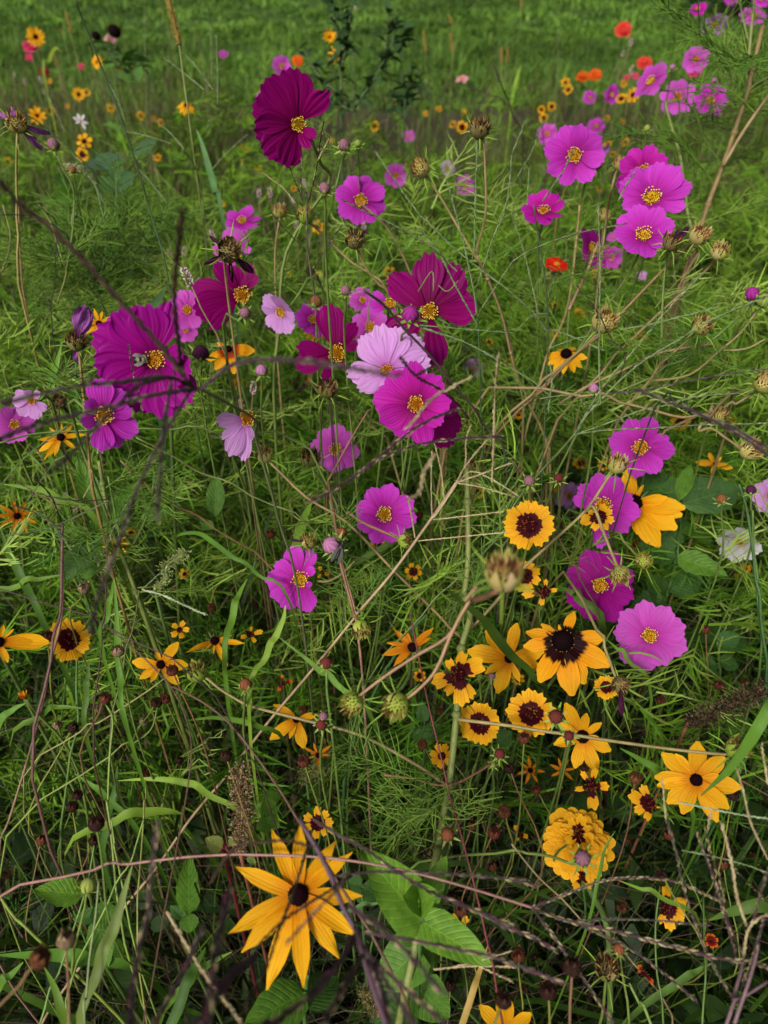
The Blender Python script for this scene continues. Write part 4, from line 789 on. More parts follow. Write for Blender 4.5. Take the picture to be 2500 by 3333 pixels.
rud(1, 0, 478, 242, 58, 'golden bloom atop the dark leafy weed', n=(0, .5), num=12, d=1.9, mat='r', ds=.6, cup=30)
rud(1, 0, 525, 350, 66, 'golden bloom with drooping petals in the dark leafy weed', n=(.1, .3), num=9, d=1.85, ds=.5, cup=-10)
# ---- zinnias
G_Z = 'zinnia flowers'
def zin(mat, c, r, x, y, L_, label, n=(0, .5), layers=2, num=11, **k):
    k.setdefault('srad', .0022); k.setdefault('scol', (.10, .16, .04)); k.setdefault('disc', D_ZIN)
    return flower('zinnia_flower', 'zin', mat, (c, r, x, y), L_, n, label=label, cat='zinnia', group=G_Z, layers=layers, num=num, cup=6, **k)
zin('zy', 2, 4, 425, 165, 245, 'dense round yellow zinnia with many layers of petals', (0, .06), 7, 19, d=.66, ds=.8, wid=.75, disc=disc_zin('zinnia_disc', (.72, .28, .008), (.82, .38, .012)), path=('2.4: 500,440 600,640 630,900', .67, .7), srad=.0026)
for a in [('zr', 722, 190, 57, 'coral zinnia alone and highest over the green lawn', .5), ('zr', 858, 410, 55, 'coral red zinnia flattened above pink specks', .72), ('zo', 458, 497, 45, 'orange zinnia touching its orange twin', .75), ('zo', 540, 488, 50, 'orange zinnia touching its orange twin', .7), ('zp', 1185, 448, 56, 'rose zinnia beneath an orchid cosmos', .5), ('zp', 745, 500, 20, 'tiny rose zinnia under the coral red one', .5), ('zp', 802, 492, 22, 'second tiny rose zinnia under the coral red one', .5)]:
    zin(a[0], 2, 0, a[1], a[2], a[3], a[4], (0, a[5]), 3, 11, d=min(.034 * FPX * 1.989 / a[3], 4.))
for a in [('zp', 200, 300, 60, 'rose zinnia right beneath the round yellow bloom', .82), ('zp', 190, 370, 28, 'small rose zinnia lower on the same clump as the larger rose one', .6), ('zp', 525, 430, 25, 'small rose zinnia bud-like left of a tall stalk', .5), ('zd', 285, 465, 38, 'dull crimson zinnia drooping on its stem', .6), ('zk', 715, 258, 44, 'blush pink zinnia below a black seed head', .82)]:
    zin(a[0], 0, 0, a[1], a[2], a[3], a[4], (0, a[5]), 2, 10, d=min(.034 * FPX * 1.989 / a[3], 3.6))
zin('zo', 1, 0, 272, 395, 42, 'orange-red zinnia beside the orchid cosmos', (0, .6), 2, 10, d=3.2)
zin('zk', 1, 0, 1335, 512, 45, 'faded pink zinnia lying flat on a reed-thin stem', (0, .9), 1, 8, d=3.0)
zin('zs', 2, 1, 290, 388, 80, 'scarlet flower with a gold heart among the stems', (.1, .82), 1, 8, d=1.0, wid=1.3)
zin('zd', 2, 2, 795, 905, 75, 'dark crimson zinnia in deep shade under the sideways bloom', (0, .2), 2, 10, d=1.0, free=False)
# ================================================================== seed heads, buds and balls
G_SH = 'spent cosmos heads'
def sh(kind, c, r, x, y, rad, label, n=(0, .6), path=None, d=None, ex=None, **k):
    RADREF[0] = rad
    return head('cosmos_seed_head', 'seed_head', random.choice(SEEDH[kind]), (c, r, x, y), rad, .0095, n, label, 'seed head', G_SH, d, path, k.pop('scol', ST_), k.pop('srad', .0012), ex, free=True, **k)
sh('tan', 1, 0, 1065, 1090, 62, 'tan seed head with long green whiskers leaning left on a branching stem', (-.45, .5), d=.72, path=('1.0: 1120,1160 1225,1327 1.1: 1410,320 1480,430 1590,700 1659,950 2.1: 30,1120 110,1290', .73, .85))
sh('dark', 1, 0, 1450, 830, 68, 'upright brown seed head highest above the crossing grass spikes', (0, .85), d=.72, path=('1.0: 1475,930 1490,1327 1.1: 1470,150 1430,320 1500,480 1590,710 1650,960', .73, .86))
sh('tan', 1, 1, 155, 40, 45, 'small tan seed head on a pale straight stem', (0, .8), path=('1.1: 150,110 125,300 130,600', .95, 1.))
sh('green', 1, 1, 320, 65, 58, 'green whiskered seed head on a long slanting stem', (-.3, .75), path=('1.1: 380,140 500,260 630,380 760,460 870,600', .82, .85))
sh('dark', 1, 1, 640, 225, 62, 'ringed brown seed head holding a scrap of crimson petal', (0, .6), path=('1.1: 660,300 720,420 800,520 900,640', .78, .82), ex=wilted('wiltdk', [(690, 185, .5)], (1, 1, 640, 225)))
sh('dark', 1, 1, 462, 1190, 62, 'hollow seed head with black seeds beside a shrivelled one', (.1, .6), path=('1.1: 530,1260 620,1310 760,1400', .76, .8), scol=SC_)
sh('tan', 1, 1, 350, 1140, 36, 'shrivelled seed head with a curled crimson petal', (-.4, .5), path=('1.1: 420,1230 560,1320', .78, .8), ex=wilted('wiltdk', [(270, 1210, .4)], (1, 1, 350, 1140)))
sh('dark', 0, 1, 498, 885, 64, 'seed head topped by a furled violet petal', (0, .7), d=.64, path=('0.1: 515,990 530,1150 545,1280 0.2: 560,100', .64, .66), scol=(.25, .16, .05), ex=wilted('wilt', [(540, 715, .9), (580, 730, .8), (490, 980, .8)], (0, 1, 498, 885)))
sh('dark', 0, 1, 1480, 300, 78, 'large blackened seed head with limp dark petals hanging down', (.05, .3), d=.66, ex=wilted('wiltdk', [(1365, 360, .3), (1490, 440, .35), (1590, 400, .45), (1400, 235, .35)], (0, 1, 1480, 300)))
sh('dark', 0, 1, 380, 1275, 48, 'crumpled brown seed head among lilac blooms', (0, .5), ex=wilted('wiltdk', [(420, 1320, .5), (330, 1310, .5)], (0, 1, 380, 1275)))
sh('straw', 1, 2, 52, 290, 56, 'plump cream and green seed head on a tan diagonal stem', (-.2, .7), d=.70, path=('1.2: 100,350 330,570 590,730 880,1030 1180,1327 1.3: 1250,80 1330,150 !', .70, .74))
sh('dark', 1, 2, 352, 310, 64, 'open brown seed head with star shaped rim', (0, .75), d=.78, path=('1.2: 370,390 440,490 490,640 500,760', .79, .85), scol=SC_)
sh('tan', 1, 2, 340, 850, 52, 'rusty brown seed head above the lopsided magenta cosmos', (0, .6), d=.74, ex=wilted('wiltdk', [(262, 850, .4)], (1, 2, 340, 850)))
sh('dark', 1, 2, 1390, 352, 34, 'small spiky seed head on a straight pale stem', (0, .85), d=.8, path=('1.2: 1372,420 1370,600 1378,960 1350,1240 !', .8, .78), scol=ST_)
sh('tan', 1, 2, 1605, 1060, 125, 'big soft green pod in front of a coreopsis, on a pinkish stalk', (.1, .75), d=.36, path=('1.2: 1560,1170 1480,1215 1400,1235 !', .36, .42), scol=SR_)
sh('green', 1, 2, 968, 848, 50, 'lime green pod just below the lone magenta cosmos', (.8, .1), d=.70, path=('1.2: 920,835 800,780 690,730 590,660 !', .7, .72), scol=SR_)
sh('dark', 2, 0, 545, 1060, 42, 'green calyx with a purple wilted tip against the orchid magenta bloom', (.5, .6), ex=wilted('wilt', [(600, 985, .7)], (2, 0, 545, 1060)))
sh('straw', 2, 0, 695, 1060, 42, 'cream seed head with purple flecks left of the overlapping blooms', (0, .85), path=('2.0: 670,1130 630,1300 2.1: 610,100 560,500', .8, .9))
sh('straw', 2, 1, 600, 72, 40, 'small straw seed head behind an upright grass spike', (0, .8))
sh('dark', 2, 1, 1040, 240, 62, 'brown seed head with a crumpled wine-red crown', (.25, .75), path=('2.1: 1005,320 985,480 970,760 960,950', .76, .8), scol=SC_, ex=wilted('wiltdk', [(1105, 185, .8), (1060, 190, .7)], (2, 1, 1040, 240)))
sh('straw', 2, 1, 1215, 195, 66, 'flared straw coloured seed head with green whiskers', (.3, .75), path=('2.1: 1140,270 1000,400 720,690 560,850 200,1200', .76, .8), scol=SR_)
sh('straw', 2, 1, 1345, 300, 60, 'upright straw seed head next to the flared one', (.2, .8), path=('2.1: 1300,380 1170,510 1000,660 800,850 580,1090', .78, .82))
sh('straw', 2, 1, 600, 752, 82, 'splayed yellow seed head with long curling bracts', (.2, .6), d=.68, path=('2.1: 540,850 420,960 280,1080 130,1230', .7, .75))
sh('tan', 2, 1, 1230, 780, 66, 'tilted tan seed head beneath a long braided grass spike', (.4, .55), path=('2.1: 1160,860 1000,1000 900,1130', .74, .78))
sh('straw', 2, 1, 1640, 1150, 74, 'hollow straw seed head on a bowed stem, halfway up the tangle', (.4, .5), path=('2.1: 1560,1220 1450,1290 1350,1330', .72, .75))
sh('tan', 2, 2, 1335, 40, 62, 'russet seed head under dark purple grass spikes', (.1, .6), path=('2.2: 1250,30 1100,50 900,0 2.1: 700,1280 450,1240', .72, .74))
sh('straw', 2, 2, 1545, 255, 74, 'pale green hollow pod on a cream arching stem', (.6, .3), path=('2.2: 1460,235 1380,180 1290,120 1210,140 1250,90', .66, .7), d=.66)
sh('tan', 2, 2, 680, 350, 66, 'pinkish tan seed head between two magenta cosmos', (.15, .75), d=.66, path=('2.2: 630,430 490,640 300,820 50,1050 1.2: 1600,1190 1480,1327 1.3: 1380,100 !', .66, .68))
sh('green', 2, 2, 855, 980, 54, 'green seed head with fringed rim near dark crimson zinnia', (.1, .2), d=.72, path=('2.2: 800,935 720,850 640,790', .74, .78), scol=SC_)
sh('tan', 2, 2, 703, 1068, 64, 'hanging tan seed head on a pinkish stem over the plum cosmos', (.1, -.55), d=.64, path=('2.2: 680,1010 600,810 530,630 480,660 !', .64, .66))
sh('green', 0, 3, 1272, 372, 68, 'plump lime and tan seed head touching a lemon yellow bloom', (-.35, .6), d=.66, path=('0.3: 1340,415 1420,480 1550,560 1659,605 1.3: 380,700 700,790 1050,980 1240,1110 !', .66, .62))
sh('green', 1, 3, 622, 575, 76, 'left-leaning feathered green and brown seed head, one of a pink-stalked pair', (-.45, -.3), d=.52, path=('1.3: 680,520 850,390 1050,260 1240,145 1330,0 1.2: 1440,1140 1350,1240 !', .52, .5), scol=(.31, .17, .10), srad=.0011)
sh('green', 1, 3, 905, 590, 88, 'larger feathered green and brown seed head of the pink-stalked pair', (-.3, -.45), d=.50, path=('1.3: 985,540 1120,420 1190,310 1250,160 1330,0 1.2: 1440,1140 1350,1240 !', .5, .49), scol=(.32, .17, .10), srad=.0011)
sh('green', 1, 3, 682, 92, 60, 'downturned green seed head with withered petals next to a straw stalk', (.15, -.65), d=.66, path=('1.3: 640,10 1.2: 620,1270 550,1000 540,930', .66, .68), scol=SR_)
sh('green', 2, 3, 1460, 872, 76, 'plump yellow-green seed head at the end of a long brown stem', (.55, .35), d=.56, path=('2.3: 1360,905 1100,880 870,850 620,815 400,780 200,755 0,722 1.3: 1480,700 1310,680 !', .57, .62))
sh('dark', 2, 3, 705, 455, 58, 'withered grey-green head trailing crimson petals', (.1, -.3), d=.62, path=('2.3: 670,400 600,210 550,100', .63, .66), ex=wilted('wiltdk', [(695, 560, .5), (700, 600, .4), (700, 500, .6)], (2, 3, 705, 455)))
sh('tan', 0, 0, 105, 795, 66, 'withered violet cosmos head with limp hanging petals', (.0, .6), d=.80, path=('0.0: 110,900 105,1100 110,1300 0.1: 120,200', .8, .85), scol=(.25, .2, .06), ex=wilted('wilt', [(30, 750, .6), (95, 735, .7), (150, 775, .6), (245, 850, .4), (195, 920, .4), (175, 870, .4)], (0, 0, 105, 795)))
sh('dark', 2, 4, 615, 965, 78, 'black seed disc with yellow needles deep in the shade', (.1, .4), d=.58, scol=SC_)
# ---- buds
G_B = 'flower buds'
def bd(kind, c, r, x, y, rad, label, n=(0, .6), **k):
    return head('flower_bud', 'bud', BUD[kind], (c, r, x, y), rad, .0052, n, label, 'bud', G_B, k.pop('d', None), k.pop('path', None), k.pop('scol', SC_), .0010, k.pop('extra', None), free=rad > 40, **k)
bd('red', 1, 3, 455, 318, 46, 'star bud with a wine-red centre on a straight green stalk', (0, .75), d=.58, path=('1.3: 458,380 460,500 475,620', .58, .6), leaves=1)
bd('mauve', 1, 3, 438, 658, 32, 'smaller of two pink star buds on the slanting stem', (0, .5), d=.56)
bd('red', 1, 3, 425, 712, 42, 'larger of two pink star buds on the slanting stem', (-.1, .1), d=.56)
bd('red', 1, 3, 1578, 905, 40, 'pale star bud with a red button right of the main green stem', (.2, .4), d=.62); bd('lime', 1, 3, 1530, 972, 28, 'unopened lime bud below a pale star bud', (0, .3), d=.63)
bd('mauve', 1, 3, 1525, 402, 26, 'tiny mauve bud behind a dark blade', (0, .6), d=.66); bd('lime', 1, 3, 1450, 402, 24, 'tiny lime bud behind an uneven coreopsis', (0, .6), d=.66)
bd('rust', 0, 3, 1590, 458, 46, 'bud with a crown of spreading green bracts over the slanting stem', (0, .85), d=.60, path=('0.3: 1590,500 1585,570', .6, .62))
bd('red', 2, 3, 285, 662, 52, 'pale star bud with crimson centre beside the broad-eyed coreopsis', (0, .1), d=.55, path=('2.3: 290,730 320,770', .56, .6)); bd('red', 2, 3, 370, 785, 36, 'small reddish bud clasped to a long brown stem', (0, .1), d=.57)
bd('red', 2, 2, 302, 445, 36, 'red tipped bud left of a lilac cosmos', (0, .6)); bd('mauve', 2, 2, 112, 462, 42, 'dark mauve bud with ragged green bracts', (0, .5))
bd('rust', 1, 4, 1240, 98, 50, 'flat pale green star bud with an orange centre', (.05, .1), d=.58); bd('mauve', 2, 4, 458, 252, 58, 'striped brown bud lying on the yellow zinnia', (.05, .15), d=.55, path=('2.4: 400,290 250,240 100,220 1.4: 1560,220', .56, .6)); bd('rust', 2, 4, 692, 842, 42, 'lime bracted bud beside the black seed disc', (0, .6), d=.58)
bd('mauve', 1, 0, 570, 942, 42, 'round mauve bud on a green stalk right of the tall burgundy cosmos', (0, .8), path=('1.0: 570,1000 520,1200 495,1320', .9, .95), leaves=2); bd('mauve', 1, 0, 445, 1222, 42, 'flattened mauve bud under the tall burgundy cosmos', (0, .85), leaves=1); bd('lime', 1, 0, 660, 930, 26, 'small lime bud beside a round mauve one', (0, .7))
bd('mauve', 1, 1, 580, 556, 38, 'mauve bud above the small magenta cosmos', (0, .7)); bd('magenta', 1, 1, 1000, 712, 62, 'fat magenta bud with a star of green bracts', (.1, .55), d=.62); bd('rust', 1, 1, 388, 630, 46, 'flat topped bud with a wheel of long green bracts', (0, .85), d=.78)
bd('purple', 0, 1, 1300, 962, 58, 'dark purple striped bud beside the plum cosmos', (0, .6), d=.66); bd('mauve', 0, 1, 1585, 700, 42, 'pink bud beneath the burgundy cosmos', (.2, .3))
bd('magenta', 2, 1, 1555, 578, 50, 'magenta bud breaking open on an arching stem', (-.2, .7), d=.74, path=('2.1: 1550,660 1430,760 1290,880 1100,1010 900,1120', .75, .8)); bd('lime', 2, 1, 1625, 620, 52, 'pale green bud hugging the magenta one', (.3, .6), d=.75); bd('pink', 2, 1, 530, 1192, 36, 'pink bud standing low amid crossing stems', (0, .8))
bd('mauve', 0, 0, 345, 938, 44, 'mauve bud on a bent yellow-green stalk', (0, .85), d=.95, path=('0.0: 375,1020 420,1110 470,1210 480,1327 0.1: 465,200', .95, 1.)); bd('rust', 0, 0, 472, 1102, 26, 'tiny peach bud beside the bent stalk', (0, .8)); bd('pink', 1, 2, 492, 880, 66, 'pink bud half open with a dark insect clinging to it', (-.5, .35), d=.66); bd('rust', 1, 2, 558, 795, 36, 'rust bud in a nest of lime bracts', (0, .5), d=.68, leaves=1)
bd('lime', 2, 0, 875, 832, 24, 'pale lime bud on a thin stalk before brown soil', (0, .85)); bd('pink', 2, 0, 1040, 436, 20, 'tiny pink bud left of the orchid cosmos over a rose zinnia', (0, .8)); bd('pink', 2, 0, 1312, 520, 20, 'tiny pink bud above the cupped magenta cosmos', (0, .8)); bd('pink', 1, 1, 35, 1075, 44, 'round pink bud opening on a brownish stem', (0, .8), d=.84)
bd('purple', 2, 2, 1548, 522, 36, 'blackish bud on a tall green stem at the broad leaves', (0, .7), d=.7); bd('rust', 2, 2, 1357, 580, 38, 'dark bud opening yellow on top near the broad leaves', (0, .7), d=.7)
for (x, y, rr_) in ((740, 205, 42), (622, 235, 30), (820, 445, 30)):
    head('black_seed_head', 'cone', D_RUDB, (0, 0, x, y), rr_ * 4, .11, (.3, .45), 'black cone-shaped seed head on a tall stem far in the meadow', 'seed head', 'black cone seed heads', d=2.6, srad=.0025)
# ---- coreopsis seed balls
BL = 'little brown coreopsis seed ball on a thin stalk in the shaded undergrowth'
for (c, r, lst) in [(0, 3, [(680, 545, 40), (650, 610, 33), (1015, 572, 36), (1070, 550, 36), (930, 695, 30), (910, 775, 20), (935, 1040, 36), (1465, 920, 40), (1160, 945, 26), (500, 1170, 35), (725, 970, 26), (470, 1250, 38), (470, 740, 36), (370, 722, 32), (430, 682, 20), (765, 242, 42), (1117, 367, 40), (310, 148, 40), (562, 572, 20), (880, 530, 22), (662, 845, 17), (760, 805, 20), (285, 700, 25), (1310, 830, 16), (690, 740, 22)]),
    (0, 4, [(625, 35, 54), (605, 145, 35), (270, 140, 36), (45, 357, 26), (690, 185, 26), (430, 790, 62), (255, 905, 68), (405, 272, 20)]),
    (1, 4, [(1400, 45, 32), (1540, 90, 43), (1490, 235, 27), (1537, 312, 31), (1335, 590, 42), (1270, 505, 38), (1260, 1082, 34), (1600, 1175, 58)]),
    (2, 3, [(80, 805, 40), (800, 1060, 42), (470, 985, 34), (1340, 462, 33), (1503, 436, 26), (1430, 1172, 40), (1252, 100, 32), (1230, 590, 23), (160, 1140, 32), (830, 885, 20), (1500, 1085, 20), (965, 560, 30)]),
    (2, 4, [(970, 372, 42), (710, 572, 35), (390, 965, 62), (235, 1120, 56), (120, 220, 28), (40, 880, 46), (1020, 105, 36), (750, 130, 23), (867, 240, 14), (322, 540, 22), (1572, 250, 26), (150, 895, 20), (80, 1100, 30), (1365, 295, 36), (1365, 825, 20)]),
    (1, 3, [(310, 955, 40), (1080, 845, 33), (1195, 632, 26), (1620, 785, 30), (1440, 1268, 34), (1610, 1280, 42), (1640, 1000, 38), (700, 400, 24), (520, 1180, 22), (820, 845, 24), (310, 618, 28), (370, 965, 26)]),
    (2, 2, [(435, 1255, 30), (305, 752, 26)]), (1, 2, [(95, 810, 30), (1215, 975, 30), (1060, 685, 26)]), (0, 2, [(1465, 515, 16), (1370, 1280, 28), (1140, 1155, 26), (545, 1155, 40)])]:
    for (x, y, rad) in lst:
        kd = 'tan' if (c, r, x) in ((0, 3, 765), (0, 3, 930), (0, 3, 370), (0, 4, 430), (0, 2, 545), (0, 3, 650)) else random.choice(['rust', 'rust', 'dark'])
        head('coreopsis_seed_ball', 'ball', random.choice(BALL[kd]), (c, r, x, y), rad, .0052, (random.uniform(-.35, .35), random.uniform(.35, .9)), near((c, r, x, y), {'rust': 'rusty brown', 'tan': 'papery tan', 'dark': 'blackish brown'}[kd] + (' large' if rad > 45 else ' small' if rad < 25 else '') + ' coreopsis seed ball'), 'seed ball', 'coreopsis seed balls',
             d=.0055 * FPX * 1.989 / max(rad, 26) * random.uniform(.9, 1.05), scol=random.choice([(.12, .17, .03), (.18, .2, .04), (.2, .11, .05)]), srad=.0007)
# ---- smartweed spikes
def weedspike(seed):
    q = random.Random(seed); mb = MB(); mb.tube([Vector((0, 0, -.1)), Vector((0, 0, .5)), Vector((.03, 0, 1))], .03, (.18, .14, .08), 4)
    for i in range(46):
        z = q.uniform(0, 1); a = q.uniform(0, 6.28); rr = .16 * (1 - .5 * abs(z - .45))
        o = Vector((math.cos(a) * rr, math.sin(a) * rr, z)); mb.octa(o, Vector((math.cos(a), math.sin(a), .8)), .15, .062, q.choice([(.66, .46, .48), (.62, .36, .40), (.70, .60, .58), (.48, .22, .28)]))
    return mb.mesh('flower_spike', M['dry'])
WS = [weedspike(i) for i in range(3)]
for (c, r, lst) in [(0, 1, [(1215, 470, 120, -.35), (1010, 487, 45, 0), (1190, 300, 55, .2), (1100, 318, 55, -.3), (925, 350, 50, 0), (1375, 195, 60, -.3), (485, 1080, 62, -.7), (565, 1112, 60, -.2), (1640, 1190, 85, .1), (1562, 1300, 75, -.1), (1285, 500, 48, 0), (930, 425, 35, 0), (590, 215, 40, .3)]),
    (0, 2, [(425, 578, 75, -.2), (490, 625, 78, .1), (550, 778, 62, -.6), (622, 942, 50, 1.4), (505, 55, 60, .5), (645, 245, 80, -.1), (545, 45, 45, .2)]),
    (1, 0, [(20, 1255, 55, 0), (92, 1250, 62, -.1), (315, 1190, 50, -.3), (240, 1300, 40, -.4), (650, 40, 40, .4)]), (1, 1, [(700, 130, 60, .1), (262, 130, 45, 0), (720, 270, 28, 0)]), (2, 0, [(770, 275, 45, .1), (718, 348, 34, .3), (775, 455, 50, 0)]), (0, 0, [(160, 530, 34, .1), (265, 520, 40, -.2), (90, 480, 28, .2), (285, 590, 28, 0)])]:
    for (x, y, ln, tilt) in lst:
        px, py = TP(c, r, x, y); d = min(.018 * FPX * 1.989 / ln, 2.8) * .95; p = P(px, py, d); s = ln * d / FPX / 1.989
        r_, u, t = vframe(p); ax = (u * math.cos(tilt) + r_ * math.sin(tilt)).normalized(); b = groundpt(p, .06, .03)
        root = thing('smartweed', b, near((c, r, x, y), ('long' if ln > 70 else 'short') + ' pale pink smartweed spike'), 'smartweed', 'pink smartweed spikes')
        link('flower_spike', random.choice(WS), root, head_matrix(p - ax * s * .5, ax, s, random.uniform(0, 6)))
        mk_stem(root, stem_pts(p - ax * s * .5, ax, b), .0007, .001, (.2, .13, .07))
# ---- brown and green plumes
def plume(label, s, d0, d1, wpx, pal, n, sz, cat, name='seed_plume', stemc=(.25, .08, .05)):
    pts = catmull(path3(s, d0, d1), 8); b = groundpt(pts[-1], .03, .02); root = thing(name, b, label, cat); mb = MB(); k = len(pts); hw = wpx / 1.989 * .5 * d0 / FPX
    mb.tube(pts, .0012, pal[0], 4)
    for i in range(n):
        t = random.random(); j = min(k - 2, int(t * (k - 1))); c_ = pts[j].lerp(pts[j + 1], t * (k - 1) - j); env = hw * (.35 + .9 * math.sin(math.pi * min(1, .15 + t * .85)) ** .7)
        o = Vector((random.gauss(0, 1), random.gauss(0, 1), random.gauss(0, 1))).normalized(); rr = env * random.uniform(.25, 1) * (.75 + .25 * math.sin(t * 40))
        mb.octa(c_ + o * rr, o + Vector((0, 0, .6)), sz * random.uniform(.7, 1.5), sz * .28, random.choice(pal))
    link('plume', mb.mesh('plume', M['dry'], False, root.location), root)
    mk_stem(root, catmull([pts[-1], pts[-1].lerp(b, .5), b], 4), .0016, .002, stemc); return root
plume('upright spiky brown amaranth plume beside the golden star bloom', '0.3: 1565,1000 1560,1130 1570,1300 0.4: 1560,100 1550,200', .60, .62, 170, [(.30, .22, .10), (.20, .13, .06), (.38, .30, .15), (.12, .08, .04)], 1100, .0028, 'amaranth')
plume('dark brown amaranth plume leaning in the shade beside a long grass blade', '2.3: 1659,490 1520,540 1380,600 1240,670 1140,700', .68, .72, 190, [(.10, .065, .04), (.06, .04, .025), (.17, .11, .06), (.03, .02, .014)], 1100, .003, 'amaranth')
plume('short olive plume under the purple grass stalks', '1.4: 690,1110 740,1180 790,1240', .62, .64, 110, [(.14, .11, .04), (.10, .09, .03), (.2, .15, .06)], 420, .0026, 'amaranth')
plume('pale green frothy goosefoot cluster on a bent stalk', '0.2: 1205,935 1150,960 1080,1020 1075,1110 1000,1160', .72, .74, 95, [(.30, .36, .12), (.36, .40, .17), (.24, .30, .08)], 620, .0022, 'goosefoot', stemc=SG_)
plume('cream drooping goosefoot tassel beside a peach bud', '0.0: 420,1080 500,1085 570,1120 620,1190', 1.0, 1.02, 44, [(.42, .44, .22), (.36, .40, .16), (.5, .48, .3)], 260, .003, 'goosefoot', stemc=SG_)
plume('olive froth of tiny flowers under the orange star bloom', '1.3: 460,1040 380,1010 300,1040 330,1090', .78, .8, 110, [(.20, .22, .06), (.14, .16, .04), (.3, .3, .1)], 400, .0024, 'goosefoot', stemc=SG_)
# ---- golden foxtails
for (c, r, s, w_, d, lb) in [(0, 0, '1085,-40 1105,60 1130,160 1160,290', 52, .95, 'large golden foxtail head hanging in front of the lawn'), (0, 0, '432,90 445,150 455,210', 24, 2.2, 'golden foxtail left of the tall stalk'), (0, 0, '345,330 360,380 368,420', 18, 2.6, 'small golden foxtail beneath the rose zinnia'), (0, 0, '390,190 410,220', 10, 2.6, 'tiny foxtail tip beside the golden one'),
    (1, 0, '1085,200 1092,260 1100,340', 20, 3.2, 'far golden foxtail over the lawn edge'), (1, 0, '1262,220 1270,280 1275,340', 22, 3.2, 'thicker far golden foxtail over the lawn edge'), (1, 0, '1240,90 1262,130 1275,155', 16, 3.6, 'slanting far foxtail'), (1, 0, '1588,310 1590,350 1592,400', 20, 3.2, 'golden foxtail left of its pair on the lawn edge'), (1, 0, '1632,310 1628,350 1622,400', 16, 3.2, 'golden foxtail right of its pair on the lawn edge'), (2, 0, '62,-30 62,0 64,40', 18, 3.2, 'foxtail over the bright lawn')]:
    pts = catmull(path3('%d.%d: ' % (c, r) + s, d, d), 6); b = groundpt(pts[-1], .05, .03); root = thing('foxtail_grass', b, lb, 'foxtail', 'golden foxtails'); mb = MB(); hw = w_ / 1.989 * .5 * d / FPX; k = len(pts)
    mb.tube(pts, hw * .55, (.20, .14, .03), 6)
    for i in range(420):
        t = random.random(); j = min(k - 2, int(t * (k - 1))); q = pts[j].lerp(pts[j + 1], t * (k - 1) - j); a = (pts[j] - pts[j + 1]).normalized(); o = Vector((random.gauss(0, 1), random.gauss(0, 1), random.gauss(0, 1))).normalized()
        mb.octa(q + o * hw * .4, o * 1.1 + a * .8, hw * random.uniform(.7, 1.3), hw * .05, random.choice([(.42, .28, .06), (.34, .20, .04), (.5, .36, .1), (.2, .16, .03)]))
    link('bristle_head', mb.mesh('bristle_head', M['straw'], False, root.location), root); mk_stem(root, catmull([pts[-1], pts[-1].lerp(b, .5), b], 4), .0012, .0016, (.16, .2, .05), 'culm')

# ================================================================== cosmos plants: stems, branches, feathery leaves
def plant(label, stems, nleaf, lrange=(.05, .1), group='branching cosmos plants', name='cosmos_plant', lsub=None):
    p0 = ext(path3(*stems[0][:3])); b = p0[-1]; root = thing(name, b, label, 'cosmos', group); allp = []
    for i, (s, d0, d1, r0, col) in enumerate(stems):
        pp = path3(s, d0, d1); HERO.extend([(*TPX, 8, d0) for TPX in pl(s)] if False else [])
        if i == 0: pp = p0
        cm = catmull(pp, 4); mk_stem(root, cm, r0 * .8, r0, col, 'stem' if i == 0 else 'branch', 6); allp += cm if i else cm[:int(len(cm) * .8)]
        for q in cm[4:-6:8]: 
            mb = MB(); mb.lathe([(r0 * .9, -r0 * 1.2), (r0 * 1.45, 0), (r0 * .9, r0 * 1.2)], tuple(x * .9 for x in col), 6); link('node', mb.mesh('node', M['stem']), root, Matrix.Translation(q))
    for i in range(nleaf): fleaf(root, random.choice(allp), random.uniform(*lrange))
    return root
plant('main cosmos plant with a stout pale green stem and sparse thread leaves in the centre', [('1.2: 1365,380 1372,600 1375,960 1350,1240 1.3: 1390,0 1330,220 1312,420 1300,650 1275,900 1250,1110 1210,1327 1.4: 1180,200 1150,320', .70, .60, .0034, (.17, .20, .05)),
    ('1.3: 1250,1110 1330,1080 1440,1020 1520,970', .6, .62, .001, SR_), ('1.3: 1250,1110 1150,1100 1000,1060 830,1040', .6, .6, .001, SR_)], 26, (.05, .085))
plant('cosmos plant with brown arching limbs and bright feathery leaves, tallest of all', [('2.0: 1625,170 1560,450 1520,620 1440,860 1360,1090 1270,1327 2.1: 1180,300', 1.0, 1.05, .0042, (.20, .15, .05)), ('2.0: 1570,0 1545,250 1520,540', 1.0, 1.02, .0025, (.20, .22, .06)), ('2.0: 1480,0 1490,90 1540,300', 1.02, 1.02, .0018, SC_), ('2.0: 1659,620 1500,850 1370,1070', 1.0, 1.02, .0026, (.30, .20, .10)), ('2.0: 1659,500 1560,560 1500,650', 1.0, 1.02, .002, SC_), ('2.0: 1310,180 1340,290 1380,420 1450,560', 1.05, 1.03, .0012, SC_), ('2.0: 1345,380 1400,560 1440,700', 1.05, 1.03, .0012, SC_)], 46, (.08, .15))
plant('feathery cosmos plant under the orchid bloom with a golden disc', [('2.0: 1075,650 1000,670 1020,770 1050,870 1090,1010 1110,1150 1130,1327', 1.15, 1.15, .0028, (.16, .22, .05)), ('2.0: 1290,690 1305,800 1290,1000 1200,1200', 1.15, 1.2, .0015, SG_), ('2.0: 1130,690 1120,800 1100,870 1060,780', 1.15, 1.15, .0012, SG_)], 30, (.08, .15))
